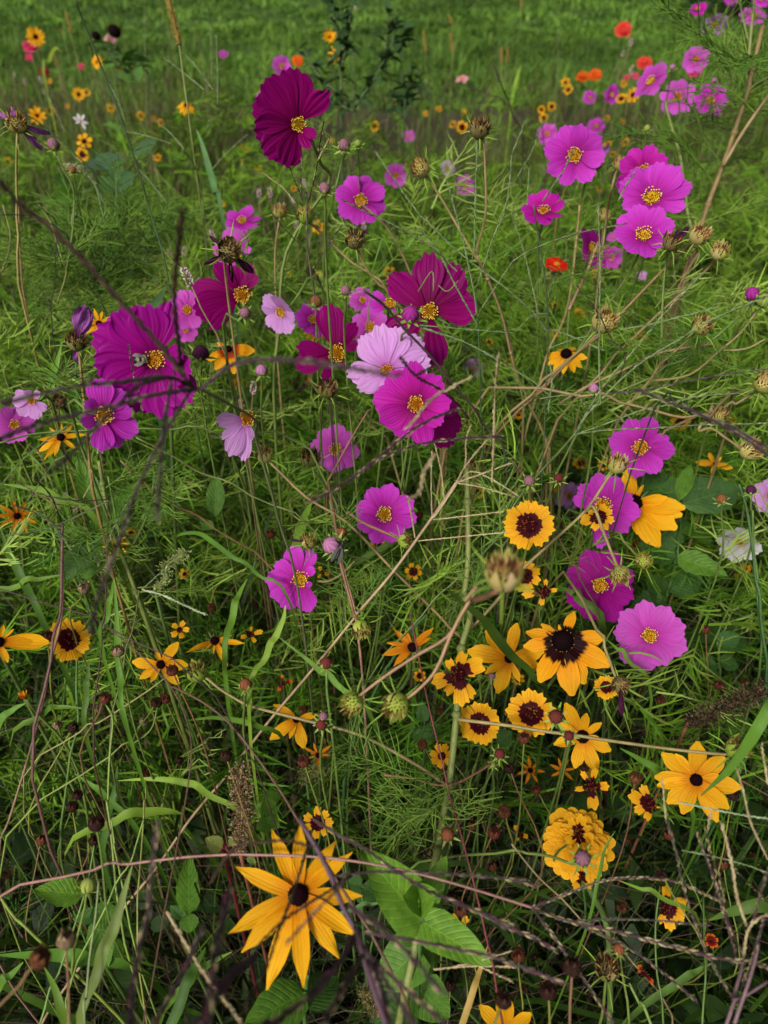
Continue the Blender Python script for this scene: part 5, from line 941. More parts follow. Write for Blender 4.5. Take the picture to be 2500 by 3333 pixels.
plant('bushy bright feathery cosmos above the plum bloom', [('0.1: 720,130 700,260 660,430 600,600 560,760', 1.05, 1.05, .0022, SG_), ('0.1: 800,160 760,300 680,420', 1.05, 1.05, .0015, SG_), ('0.1: 600,220 640,330 660,430', 1.05, 1.05, .0015, SG_), ('0.1: 980,260 900,400 700,500', 1.05, 1.07, .0015, SG_), ('0.1: 480,380 540,480 600,560', 1.05, 1.05, .0015, SG_)], 52, (.07, .12))
plant('cosmos plant with bare yellow stems behind the thick slanting stalk', [('0.1: 20,0 70,220 20,420 0,500', .9, .95, .0014, (.2, .2, .06)), ('0.1: 120,0 130,300 150,560 200,800', .9, .95, .0012, SR_), ('0.1: 250,0 330,120 400,350 430,440 370,640', .9, .95, .0012, (.2, .2, .06)), ('0.1: 480,0 470,180 440,360 430,440', .92, .95, .0012, SC_)], 10, (.05, .09))
plant('cosmos plant of long tan and rosy limbs fanning to the right', [('2.1: 440,0 420,220 380,560 330,760 240,940 170,1200', .80, .9, .0017, ST_), ('2.1: 560,240 500,400 430,550 370,680', .82, .8, .0017, (.36, .2, .13)), ('2.1: 1210,310 1130,440 1040,620 960,860', .95, .98, .0018, (.2, .12, .05)), ('2.1: 1150,330 1080,560 960,960', 1.0, 1.0, .0016, (.2, .12, .05)), ('2.1: 500,900 350,1020 200,1180 100,1290', .78, .82, .0017, (.26, .11, .07)), ('2.1: 1600,670 1480,830 1350,940 1150,1100 900,1140', .76, .8, .0015, ST_), ('2.1: 1640,870 1520,930 1370,945', .74, .76, .0012, ST_), ('2.1: 1300,900 950,960 720,1070 480,1180 300,1290', .76, .82, .0016, (.3, .2, .1))], 26, (.05, .09))
plant('cosmos plant with a straight olive stem left of centre', [('0.2: 640,330 665,480 690,620 740,800 800,960 880,1180 920,1290', .72, .76, .0026, (.15, .18, .04)), ('0.2: 1000,380 985,560 930,740 840,920', .74, .75, .0016, SC_), ('0.2: 700,430 740,640 780,860', .74, .76, .0014, SC_)], 16, (.05, .08))
plant('young cosmos stem carrying the slanting tan branch between seed heads', [('1.1: 1430,330 1500,480 1590,710 1650,960 2.1: 40,1130 110,1290', .74, .86, .0017, (.27, .2, .08)), ('1.1: 1050,560 1140,430 1150,560', .68, .68, .0006, SC_), ('1.1: 1180,520 1240,560 1310,490', .68, .68, .0006, SC_)], 10, (.04, .07))
plant('pink cosmos stalk under the downturned pod', [('1.2: 545,950 580,1080 620,1220 645,1327 1.3: 650,40', .68, .7, .0013, (.40, .22, .15)), ('1.2: 640,980 560,1060 470,1110 400,1110', .7, .74, .0013, ST_), ('1.2: 730,0 610,200 500,400 450,490', .78, .8, .0012, SR_), ('1.2: 470,500 490,640 495,690', .8, .8, .0018, SC_)], 14, (.04, .075))
# ---- long single stalks
def stalk(label, s, d0, d1, r0, col, cat='stalk', name='dry_stalk', ground=True):
    pp = path3(s, d0, d1); pp = ext(pp); b = pp[-1]; root = thing(name, b, label, cat, 'long stalks'); mk_stem(root, catmull(pp, 4), r0 * .75, r0, col); return root
stalk('long straight pinkish straw stalk falling past a coreopsis', '0.2: 405,900 400,1327 0.3: 330,300 280,560 190,900 60,1327 0.4: 0,180', .58, .80, .0014, (.30, .17, .13))
stalk('thin wine-red stalk running down past thread leaves to a rust ball', '1.3: 1000,0 1060,310 1120,600 1200,930 1260,1200 1300,1327 1.4: 1350,180 1420,450 1490,760 1560,1120', .60, .50, .0008, (.17, .03, .04))
stalk('brown stem sagging in an arch from a lemon yellow bloom', '0.3: 1110,465 1300,560 1480,700 1659,920 1.3: 150,1130 270,1327 1.4: 400,200', .58, .50, .0011, (.12, .07, .04))
stalk('dark brown upright stem through the shaded grass', '0.3: 690,80 900,250 1100,460 1200,660 1240,900 1180,1327 0.4: 1070,570 970,1150 930,1325', .52, .5, .0007, (.08, .045, .025))
stalk('dark wiry stem slanting across shaded grass', '0.2: 0,1160 250,1240 550,1327 0.3: 690,80', .52, .52, .0006, (.06, .035, .03))
stalk('horizontal green stem under the orchid blooms', '0.2: 0,215 200,160 450,140 870,122 1100,130 1400,150', .62, .70, .0012, (.14, .22, .06))
stalk('brown broken stem leaning behind the plum bloom', '0.2: 880,180 1100,290 1300,410 1620,555', .66, .74, .001, (.22, .24, .08)); stalk('ochre dry stem lying in the undergrowth', '0.2: 780,330 960,490 1130,620 1390,770', .72, .78, .0013, (.20, .12, .05))
stalk('red-brown upright grass stem in shaded undergrowth', '0.2: 700,560 695,800 680,1327 0.3: 660,200', .60, .58, .0007, (.07, .02, .02))
stalk('tall dark green stalk rising in front of the lawn', '0.0: 485,0 540,140 620,340 700,550 790,790 860,1000 920,1180 960,1327 0.1: 1050,300 1110,600', .80, .95, .0014, (.045, .075, .025))
stalk('slender dark stem leaning across small yellow blooms', '0.0: 60,690 250,790 470,980 700,1200 850,1327', .95, 1.05, .0011, (.05, .08, .03))
stalk('thin blackish stem curving behind yellow stems', '0.1: 0,65 120,65 250,80 420,190 460,260', .75, .8, .0006, (.03, .025, .025)); stalk('wiry black stem forked at a small node', '0.1: 240,0 310,60 360,110 368,300 362,460', .75, .8, .0006, (.03, .025, .025))
stalk('slender wire-like stem passing the flat topped bud', '1.1: 320,140 340,330 380,600 410,850 430,1000', .72, .78, .0008, (.10, .07, .06))
stalk('thin brown twig behind the bare soil', '1.0: 1540,420 1600,580 1659,740', 1.4, 1.5, .0016, (.06, .04, .03)); stalk('leaning dark twig before the bare soil', '1.0: 1510,540 1470,640 1430,740', 1.3, 1.3, .0014, (.05, .035, .03)); stalk('thin dark twig fallen among seed heads', '1.0: 1340,550 1500,610 1640,690', 1.4, 1.45, .0012, (.07, .05, .035))
stalk('tan stem from the yellow zinnia falling to the right', '2.4: 0,160 160,360 330,520 480,680 640,790 760,900', .58, .62, .0010, (.28, .22, .10)); stalk('yellow-green stem leaning in black shade', '2.4: 760,1060 830,1200 900,1325', .6, .58, .0016, (.16, .24, .05)); stalk('green stem standing in black shade beside a coreopsis', '2.4: 960,430 930,700 940,1000 980,1325', .62, .6, .0011, (.09, .16, .03))
stalk('green upright stem in the corner of the tangle', '2.4: 1240,500 1245,800 1240,1200', .62, .58, .0011, (.09, .16, .03)); stalk('tall dark green twin stem beside the broad leaves', '2.2: 1470,480 1520,640 1560,900 1580,1100 1610,1327', .7, .72, .0018, (.05, .11, .03)); stalk('lighter green twin stem beside the broad leaves', '2.2: 1560,650 1565,900 1590,1200', .7, .72, .0014, (.09, .15, .03))
stalk('olive stem rising to the golden coreopsis', '0.3: 500,220 495,500 505,720 0.3: 440,1040', .7, .72, .0014, (.10, .18, .04)); stalk('lime forked stem among seed balls', '0.3: 690,590 730,680 710,920 700,1200 710,1327', .62, .6, .0011, (.20, .27, .05)); stalk('lime side stem arching to twin seed balls', '0.3: 1020,600 980,740 870,830 710,920', .64, .62, .0009, (.20, .27, .05)); stalk('thin lime stem with one rust seed ball', '0.3: 940,1070 945,1200 930,1327', .64, .62, .0008, (.24, .27, .06)); stalk('yellowish stem slanting through seed balls', '0.3: 1090,395 920,520 640,700 520,760', .66, .68, .0009, (.28, .25, .10))
stalk('yellow-green stem slanting below the toothed leaf', '0.4: 0,500 100,640 230,760', .6, .6, .0016, (.17, .24, .04)); stalk('green stalk passing the toothed leaf', '0.4: 610,170 570,400 520,580 470,730 380,1000 290,1230', .6, .56, .0010, (.16, .26, .05)); stalk('thin lime grass stem in the corner', '0.4: 720,0 740,150 765,290', .58, .58, .0009, (.2, .3, .06)); stalk('second thin lime grass stem in the corner', '0.4: 930,0 880,170 840,290 700,540', .58, .58, .0009, (.2, .3, .06)); stalk('pale grass stem with seeds in shade', '0.4: 640,400 620,620 580,900 560,1150 550,1325', .5, .48, .0009, (.2, .25, .1))
stalk('olive dark grass stem behind two coreopsis', '2.2: 0,330 150,520 270,760 380,980 440,1090', .64, .7, .0010, (.13, .09, .04)); stalk('straight green grass stem across the middle', '2.2: 400,170 280,310 160,430 0,640 1.2: 1640,750 1300,1100 1080,1327', .70, .72, .0011, (.11, .17, .04)); stalk('thick green hollow stem crossing behind the coreopsis', '1.3: 1110,0 1000,110 880,300 790,460', .74, .78, .0022, (.06, .13, .035))
# ================================================================== seeding grasses (digitate spikes)
GC = (.12, .13, .05)
seed_grass('dark crabgrass stalk fanning long soft spikes across the plum cosmos', [('0.1: 1262,1190 1310,1200 1500,1300 1659,1400 0.2: 1659,200 1800,700', .40, .62, .0010, (.10, .12, .05))],
  [('0.1: 1262,1190 1200,1120 1030,900 800,650 560,380 300,130 130,0 0.0: 0,1170', .40, .33, DSP, .0012), ('0.1: 1180,1110 1155,900 1130,600 1150,300 1185,50', .40, .31, DSP, .0011), ('0.1: 1235,1170 1080,1115 800,1145 500,1175 0,1285', .40, .32, PGR, .0010), ('0.1: 1275,1190 1000,1230 700,1310 0.2: 300,80 0,185', .40, .31, PGR, .0010), ('0.1: 1080,1118 900,1170 750,1310 0.2: 500,240 350,390', .38, .27, PGR, .0009), ('0.1: 1110,1140 1080,1325 0.2: 1050,200 1030,500 1015,700', .38, .27, PGR, .0008), ('0.1: 1240,1190 1150,1340 0.2: 1000,280 870,560 780,830 660,1150 610,1327 0.3: 585,120', .40, .27, PGR, .0009), ('0.1: 1300,1195 1480,1050 1659,1005 1.1: 300,1010 600,1055 920,1110', .40, .29, PUR + [(.13, .12, .1)], .0010)], .15)
seed_grass('purple-stemmed crabgrass with straw tipped spikes over the bright magenta cosmos', [('1.1: 700,555 830,650 960,800 1130,980 1290,1180 1420,1325 1.2: 1470,90 1600,240 1630,500 1640,650 1625,800', .50, .78, .0010, (.075, .05, .05))],
  [('1.1: 1330,1310 1200,1200 1040,1110 935,985', .50, .42, DSP + [(.3, .25, .15)], .0009), ('1.1: 1040,1105 1090,1075 1150,1045', .46, .44, DSP, .0008), ('1.1: 1220,1210 1300,1160 1400,1110', .46, .44, TSP + PUR[:1], .0008), ('1.1: 1210,1200 1150,1250 1095,1300 1.2: 985,115', .46, .42, TSP, .0009), ('1.2: 1530,470 1545,0 1.1: 1550,1150 1575,950', .52, .46, TSP + DSP, .0008), ('1.2: 1380,60 1310,0 1080,90 900,220 720,370 550,490 350,600', .50, .40, PTN, .0009), ('1.2: 1620,180 1540,175 1300,190 1050,225 870,290 740,350', .50, .46, PUR + TSP[:1], .0008), ('1.2: 1160,290 1090,400 1060,530 990,580', .44, .40, TSP, .0011)], .1)
seed_grass('long straight straw coloured stalk crossing the whole undergrowth with dry spikes at its tip', [('1.2: 1300,470 1140,700 880,1060 650,1327 1.3: 640,20 380,340 110,660 0,800 0.3: 1460,1050 1230,1327 0.4: 1000,330 700,700 480,1010 270,1325', .62, .88, .0014, (.40, .29, .16)), ('1.2: 1140,705 1180,660 1300,480', .62, .62, .0009, (.4, .3, .17))],
  [('1.2: 1300,470 1360,360 1500,190', .62, .58, TSP, .0006), ('1.2: 1300,470 1355,350 1360,200 1395,95', .62, .58, TSP, .0006), ('1.2: 1300,470 1450,420 1640,350', .62, .6, TSP, .0006), ('1.2: 1300,475 1450,500 1659,560', .62, .6, TSP, .0005), ('1.2: 1300,475 1400,400 1560,470 1700,560', .62, .6, TSP, .0005), ('1.2: 1050,850 1250,830 1450,810 1620,795', .64, .62, TSP, .0005), ('1.2: 1150,712 1350,690 1600,660', .63, .61, TSP, .0005), ('1.2: 1030,830 1010,700 985,570', .63, .62, TSP, .0005), ('1.2: 1140,690 1135,450 1140,270', .63, .62, TSP, .0005), ('1.2: 1220,580 1200,400 1160,230', .63, .62, TSP, .0005)], .02, w_=.0006)
seed_grass('green crabgrass with one upright braided spike beside the scarlet flower', [('2.1: 140,0 180,250 230,640 232,940 215,1327 2.2: 200,300', .70, .80, .0008, (.05, .08, .03))],
  [('2.1: 575,1290 565,1000 568,700 572,400 560,0', .66, .62, GSP, .0007), ('2.1: 180,760 140,560 80,310 0,60', .70, .68, GSP, .0006), ('2.1: 0,370 130,290 400,190 740,120', .68, .66, GSP[:2] + DSP, .0006), ('2.1: 230,830 150,710 0,570', .70, .68, GSP, .0006), ('2.1: 230,820 280,812 430,870 590,940', .70, .66, GSP, .0006), ('2.1: 230,705 130,715 40,805', .70, .68, GSP, .0006), ('2.1: 240,930 400,870 560,840', .70, .68, GSP, .0005), ('2.1: 250,1030 260,1150 235,1325', .7, .7, GSP, .0008), ('2.1: 0,1060 130,1140 250,1240', .7, .7, GSP[:2], .0005)], .1)
seed_grass('dark green crabgrass radiating braided spikes from a low node', [('2.2: 400,165 300,280 160,430 0,640 1.2: 1500,900', .68, .74, .0011, (.08, .12, .035))],
  [('2.2: 400,165 2.1: 590,1180 800,930 1000,690 1230,450', .68, .62, GSP + [(.4, .34, .2)], .0007), ('2.2: 400,165 2.1: 520,1320 800,1050 1100,860 1300,740 1659,590', .68, .60, GSP + PUR[:2], .0008), ('2.1: 700,810 950,760 1320,665', .64, .62, GSP, .0007), ('2.2: 400,165 640,80 850,0 2.1: 1000,1295 1200,1240 1659,1210', .68, .62, GSP + DSP, .0007), ('2.2: 400,160 620,130 900,120 1200,100 1659,90', .68, .60, GSP[:2] + DSP + TSP[:1], .0007), ('2.1: 650,1220 850,1200 1250,1120 1659,1060', .66, .62, PUR + GSP[:2], .0007), ('2.1: 180,1255 320,1235 420,1240 490,1325', .7, .66, GSP[:2] + DSP, .0006), ('2.1: 570,1200 700,1090 730,960 640,860 560,700 420,520', .66, .64, DSP + GSP[:1], .0005)], .1)
seed_grass('purplish crabgrass spike passing over the russet seed head', [('2.2: 1659,300 1400,120 1150,0 2.1: 1100,1320', .50, .56, .0007, (.06, .05, .05))], [('2.2: 1659,290 1400,120 1150,0 2.1: 1100,1310 820,1200', .46, .44, PUR + GSP[:1], .0010), ('2.2: 1659,250 1400,100 1250,60', .46, .46, PUR + GSP[:1], .0009)], .1)
seed_grass('pale green crabgrass sprays crossing between the two green-bract seed heads', [('1.1: 1430,580 1440,800 1450,1100 1455,1325 1.2: 1470,300', .66, .76, .0008, (.06, .11, .035))],
  [('1.1: 1430,700 1410,560 1350,270 1280,0 1.0: 1240,1180', .66, .64, GSP, .0006), ('1.1: 1400,360 1415,270 1420,0 1.0: 1430,920', .66, .64, GSP, .0007), ('1.1: 1440,500 1530,230 1620,0 1.0: 1659,1000', .66, .64, GSP, .0006), ('1.1: 1430,770 1280,500 1180,300 1060,160', .66, .64, GSP + PUR[:1], .0006), ('1.1: 1659,570 1330,320 1130,130 1010,0 1.0: 780,990', .66, .64, GSP, .0006), ('1.1: 1300,430 1120,260 870,120 690,35 1.0: 560,1290', .66, .62, GSP[:2] + DSP, .0006), ('1.1: 1060,780 1300,800 1659,830', .62, .64, GSP + DSP[:1], .0006), ('1.1: 1080,800 1350,890 1659,1060', .62, .64, GSP + PUR[:1], .0008), ('1.1: 1440,720 1480,640 1659,370', .66, .64, GSP, .0005), ('2.0: 100,1327 110,1100 95,1050', .66, .64, GSP, .0006), ('2.0: 0,1200 130,980 200,780', .66, .64, GSP, .0006), ('2.0: 200,1300 330,1110 400,975', .64, .63, GSP + DSP[:1], .0006), ('2.0: 690,1300 740,1200 790,1125', .64, .63, GSP + PUR[:2], .0006), ('2.0: 0,1000 50,880 90,780', .68, .66, GSP, .0006)], .1)
seed_grass('dry reddish grass with thin spikes under the tall burgundy cosmos', [('1.0: 290,1290 330,1250 1.1: 330,140 350,420 390,640', .74, .8, .0007, (.09, .06, .055))],
  [('1.0: 340,1310 390,1100 410,960 440,785', .72, .70, DSP + TSP[:1], .0006), ('1.0: 300,1290 240,1140 205,1040 190,945', .72, .70, DSP + TSP[:2], .0005), ('1.0: 295,1290 292,1130 295,980', .72, .7, PUR + TSP[:1], .0005), ('1.0: 400,1040 430,980 470,905', .71, .70, TSP + DSP[:1], .0005), ('1.0: 250,1310 180,1220 100,1160 40,1120 0,1140', .72, .7, TSP, .0005), ('1.1: 320,290 210,180 100,50', .74, .72, DSP + PUR, .0005), ('1.1: 360,430 470,260 560,130', .74, .72, PUR + TSP[:1], .0005)], .08)
seed_grass('reddish brown crabgrass tangled around smartweed in the shade', [('0.2: 405,740 400,1000 390,1327 0.3: 330,300', .58, .56, .0010, (.14, .07, .06))],
  [('0.2: 405,740 330,560 240,460', .58, .54, DSP + TSP[:2], .0006), ('0.2: 400,860 340,740 210,660 90,620', .58, .54, GSP + TSP[:1], .0007), ('0.2: 700,590 500,690 300,770 40,815', .56, .52, GSP[:2] + DSP, .0006), ('0.2: 850,570 760,720 690,880 640,990', .56, .54, GSP[1:] + TSP[:1], .0006), ('0.2: 700,580 500,590 300,560', .56, .54, DSP, .0005), ('0.2: 300,420 290,360 240,260', .58, .56, TSP + DSP, .0005), ('0.2: 390,640 200,520 70,435', .58, .54, TSP + DSP[:2], .0006), ('0.2: 460,910 340,740 220,660', .56, .54, GSP, .0007), ('0.2: 180,590 260,470 350,340 420,300', .6, .58, GSP, .0005), ('0.2: 0,500 130,340 260,230 430,110', .6, .58, GSP[:2], .0005), ('0.2: 540,570 600,440 560,330', .6, .58, TSP, .0004), ('0.1: 830,900 860,1080 900,1230 920,1325', .56, .52, DSP + TSP[:1], .0005), ('0.1: 1130,1070 1138,1200 1135,1325', .54, .52, DSP, .0004)], .06, w_=.0006)
seed_grass('pale green single crabgrass spike lying over dark leaves', [('0.2: 900,1170 880,1327 0.3: 850,130 800,340', .64, .66, .0007, GC)], [('0.2: 920,1165 1050,1200 1180,1260 1330,1327', .62, .60, [(.30, .36, .2), (.2, .26, .12), (.36, .4, .26)], .0007), ('0.2: 920,1165 1000,1090 1060,1040', .62, .62, GSP, .0005)], .05)
seed_grass('heavy purple crabgrass clump bowing over the golden star bloom', [('1.4: 280,0 400,200 490,380 560,560 650,730 700,850 760,1000 850,1325', .40, .36, .0014, (.10, .055, .075)), ('1.4: 640,700 680,840 760,1100 870,1400', .37, .33, .0012, (.11, .06, .08))],
  [('1.4: 370,0 500,80 720,200 900,330 1150,480 1450,600 1659,690', .48, .42, PTN, .0010), ('1.4: 690,730 950,770 1250,830 1500,880 1659,935 2.4: 180,1000 330,1060', .40, .38, PTN, .0009), ('1.4: 650,730 560,900 380,1120 150,1290 0,1380', .37, .27, PTN, .0014), ('1.4: 690,880 560,1100 440,1325', .35, .28, PTN, .0012), ('1.4: 720,900 800,1050 870,1325', .36, .29, PTN, .0012), ('1.4: 770,920 1000,1120 1230,1325', .36, .32, PTN, .0010), ('1.4: 700,820 850,1060 1020,1325', .36, .31, PUR, .0010), ('1.4: 650,330 480,460 200,640 0,830', .40, .34, DSP + GSP[:1], .0007), ('1.4: 330,190 250,450 150,720 50,1000 -60,1200', .40, .32, DSP + GSP[:1], .0007), ('1.4: 600,560 800,700 1000,880 1190,1110', .37, .30, PTN + GSP, .0012), ('1.4: 500,365 800,340 1200,350 1659,390 2.4: 150,430', .42, .42, PUR + TSP[:1], .0007), ('1.4: 640,330 560,420 420,560 200,800', .34, .3, PTN, .0006), ('1.4: -300,420 -150,200 30,150 200,140 370,180', .42, .36, DSP, .0007), ('0.4: 1500,420 1430,700 1390,900 1340,1325', .34, .27, PTN, .0013), ('0.4: 1320,690 1180,1000 1050,1240 1000,1325', .36, .3, PTN, .0011), ('0.4: 970,560 900,850 860,1100 840,1325', .33, .28, PTN, .0011), ('0.4: 1030,0 1000,170 980,340 960,560', .33, .33, PUR + TSP[:1], .0008), ('0.4: 1659,880 1500,1000 1400,1150 1300,1325', .34, .27, PTN, .0018), ('0.4: 1080,600 1200,800 1330,1010 1460,1180 1560,1325', .44, .36, TSP + PTN, .0009)], .06)
seed_grass('rosy horizontal stalk branching into thick purple and cream spikes', [('2.4: 130,572 0,530 1.4: 1300,420 1000,340 700,280 350,240 0,230 0.4: 1500,228 1200,245 830,290 600,330', .48, .52, .0009, (.30, .15, .13))],
  [('2.4: 130,572 260,520 430,455 600,395 850,378 1080,410 1330,520', .48, .46, PTN + TSP, .0007), ('2.4: 130,575 380,660 700,730 1000,810 1300,890 1550,930 1659,960', .48, .42, PTN + TSP + TSP, .0010), ('2.4: 380,660 700,645 1000,660 1280,690', .47, .46, PUR + GSP[:1], .0006), ('2.4: 150,590 250,730 400,940 530,1130 660,1325', .48, .44, PTN, .0008), ('2.4: 450,690 700,800 950,970 1200,1180', .47, .46, PTN + GSP[:1], .0007), ('1.4: 1150,970 1400,950 1659,955', .52, .5, TSP, .0006), ('1.4: 1160,975 1400,930 1659,850', .52, .5, TSP + DSP, .0006), ('1.4: 1400,930 1550,1000 1659,1050', .52, .5, TSP, .0006)], .04, w_=.0007)
seed_grass('upright straw and purple crabgrass clump at the shaded corner', [('2.4: 1500,900 1480,1000 1430,1170 1390,1325', .44, .42, .0010, (.20, .12, .13)), ('2.4: 1600,800 1550,1000 1440,1325', .43, .41, .0009, (.2, .12, .13)), ('2.4: 1659,1050 1500,1150 1430,1170', .42, .42, .0008, (.12, .07, .08))],
  [('2.4: 1430,1160 1340,1010 1250,830 1170,620 1110,430 1060,200 1000,0', .44, .46, PTN + GSP[:1], .0006), ('2.4: 1470,950 1430,800 1360,560 1280,300 1200,95', .44, .44, PTN + TSP[:1], .0006), ('2.4: 1500,900 1390,620 1350,400 1280,200 1255,60', .44, .44, DSP + TSP[:2], .0006), ('2.4: 1520,690 1460,500 1420,270 1360,30', .44, .44, TSP, .0007), ('2.4: 1500,900 1530,720 1600,640 1659,620', .44, .42, TSP + PUR[:1], .0008), ('2.4: 1570,640 1600,520 1659,330', .43, .42, PTN, .0006), ('2.4: 1659,260 1590,120 1540,0 2.3: 1500,1150 1460,1010', .46, .46, TSP + GSP[:1], .0005), ('2.4: 1640,620 1560,900 1500,1050', .43, .42, PTN, .0006), ('2.3: 1659,1100 1640,980 1620,860', .48, .48, TSP, .0006), ('2.4: 1659,540 1560,440 1440,320', .48, .46, DSP + TSP[:1], .0005), ('2.3: 1290,1327 1285,1280 2.4: 1270,60', .46, .46, TSP, .0006), ('2.3: 1000,1327 985,1180 975,1070', .5, .5, TSP, .0006)], .04, w_=.0006)
seed_grass('purple crabgrass spikes lying low beneath the rosy stalk', [('2.4: 280,850 130,760 0,710 1.4: 1600,680', .46, .48, .0006, (.1, .06, .07))], [('1.4: 1450,600 1600,690 2.4: 130,760 280,850', .46, .44, PTN + TSP[:1], .0009), ('2.4: 0,395 70,405 150,432', .44, .43, PUR + TSP[:1], .0009), ('2.4: 1100,200 1300,240 1500,290 1659,350', .52, .5, GSP, .0005), ('2.3: 1080,1215 1300,1260 1500,1300 1659,1320', .52, .5, [(.30, .36, .2), (.2, .26, .12)], .0006)], .04)
seed_grass('pale feathery meadow grass stems in front of brown soil', [('0.0: 1180,960 1250,1060 1300,1200 0.1: 1330,200', 1.0, 1.1, .0011, (.16, .2, .08))],
  [('0.0: 1320,580 1190,470 1075,380', 1.0, 1.0, GSP, .0010), ('0.0: 1380,580 1270,430 1185,340', 1.0, 1.0, GSP, .0009), ('0.0: 1410,680 1408,450 1400,230', 1.0, 1.0, GSP, .0008), ('0.0: 1370,530 1372,350 1360,150', 1.0, 1.0, GSP, .0007), ('0.0: 1190,960 1100,860 1010,780', 1.0, 1.0, GSP, .0010), ('0.0: 1110,930 950,880 820,852', 1.0, 1.0, GSP, .0007), ('0.0: 810,790 770,660 700,530', 1.0, 1.0, GSP, .0008), ('0.0: 1335,830 1360,780 1385,755', 1.0, 1.0, GSP, .0008), ('0.0: 1370,1100 1480,980 1600,870', 1.0, 1.0, GSP, .0008), ('0.0: 680,1327 560,1100 470,1000', 1.0, 1.0, GSP, .0008), ('0.0: 1080,1310 950,1150 880,1080', 1.0, 1.0, GSP, .0009), ('0.0: 750,1327 752,1150 750,1050', 1.0, 1.0, GSP, .0007), ('0.0: 420,850 350,700 300,590', 1.1, 1.1, GSP, .0008)], .1)
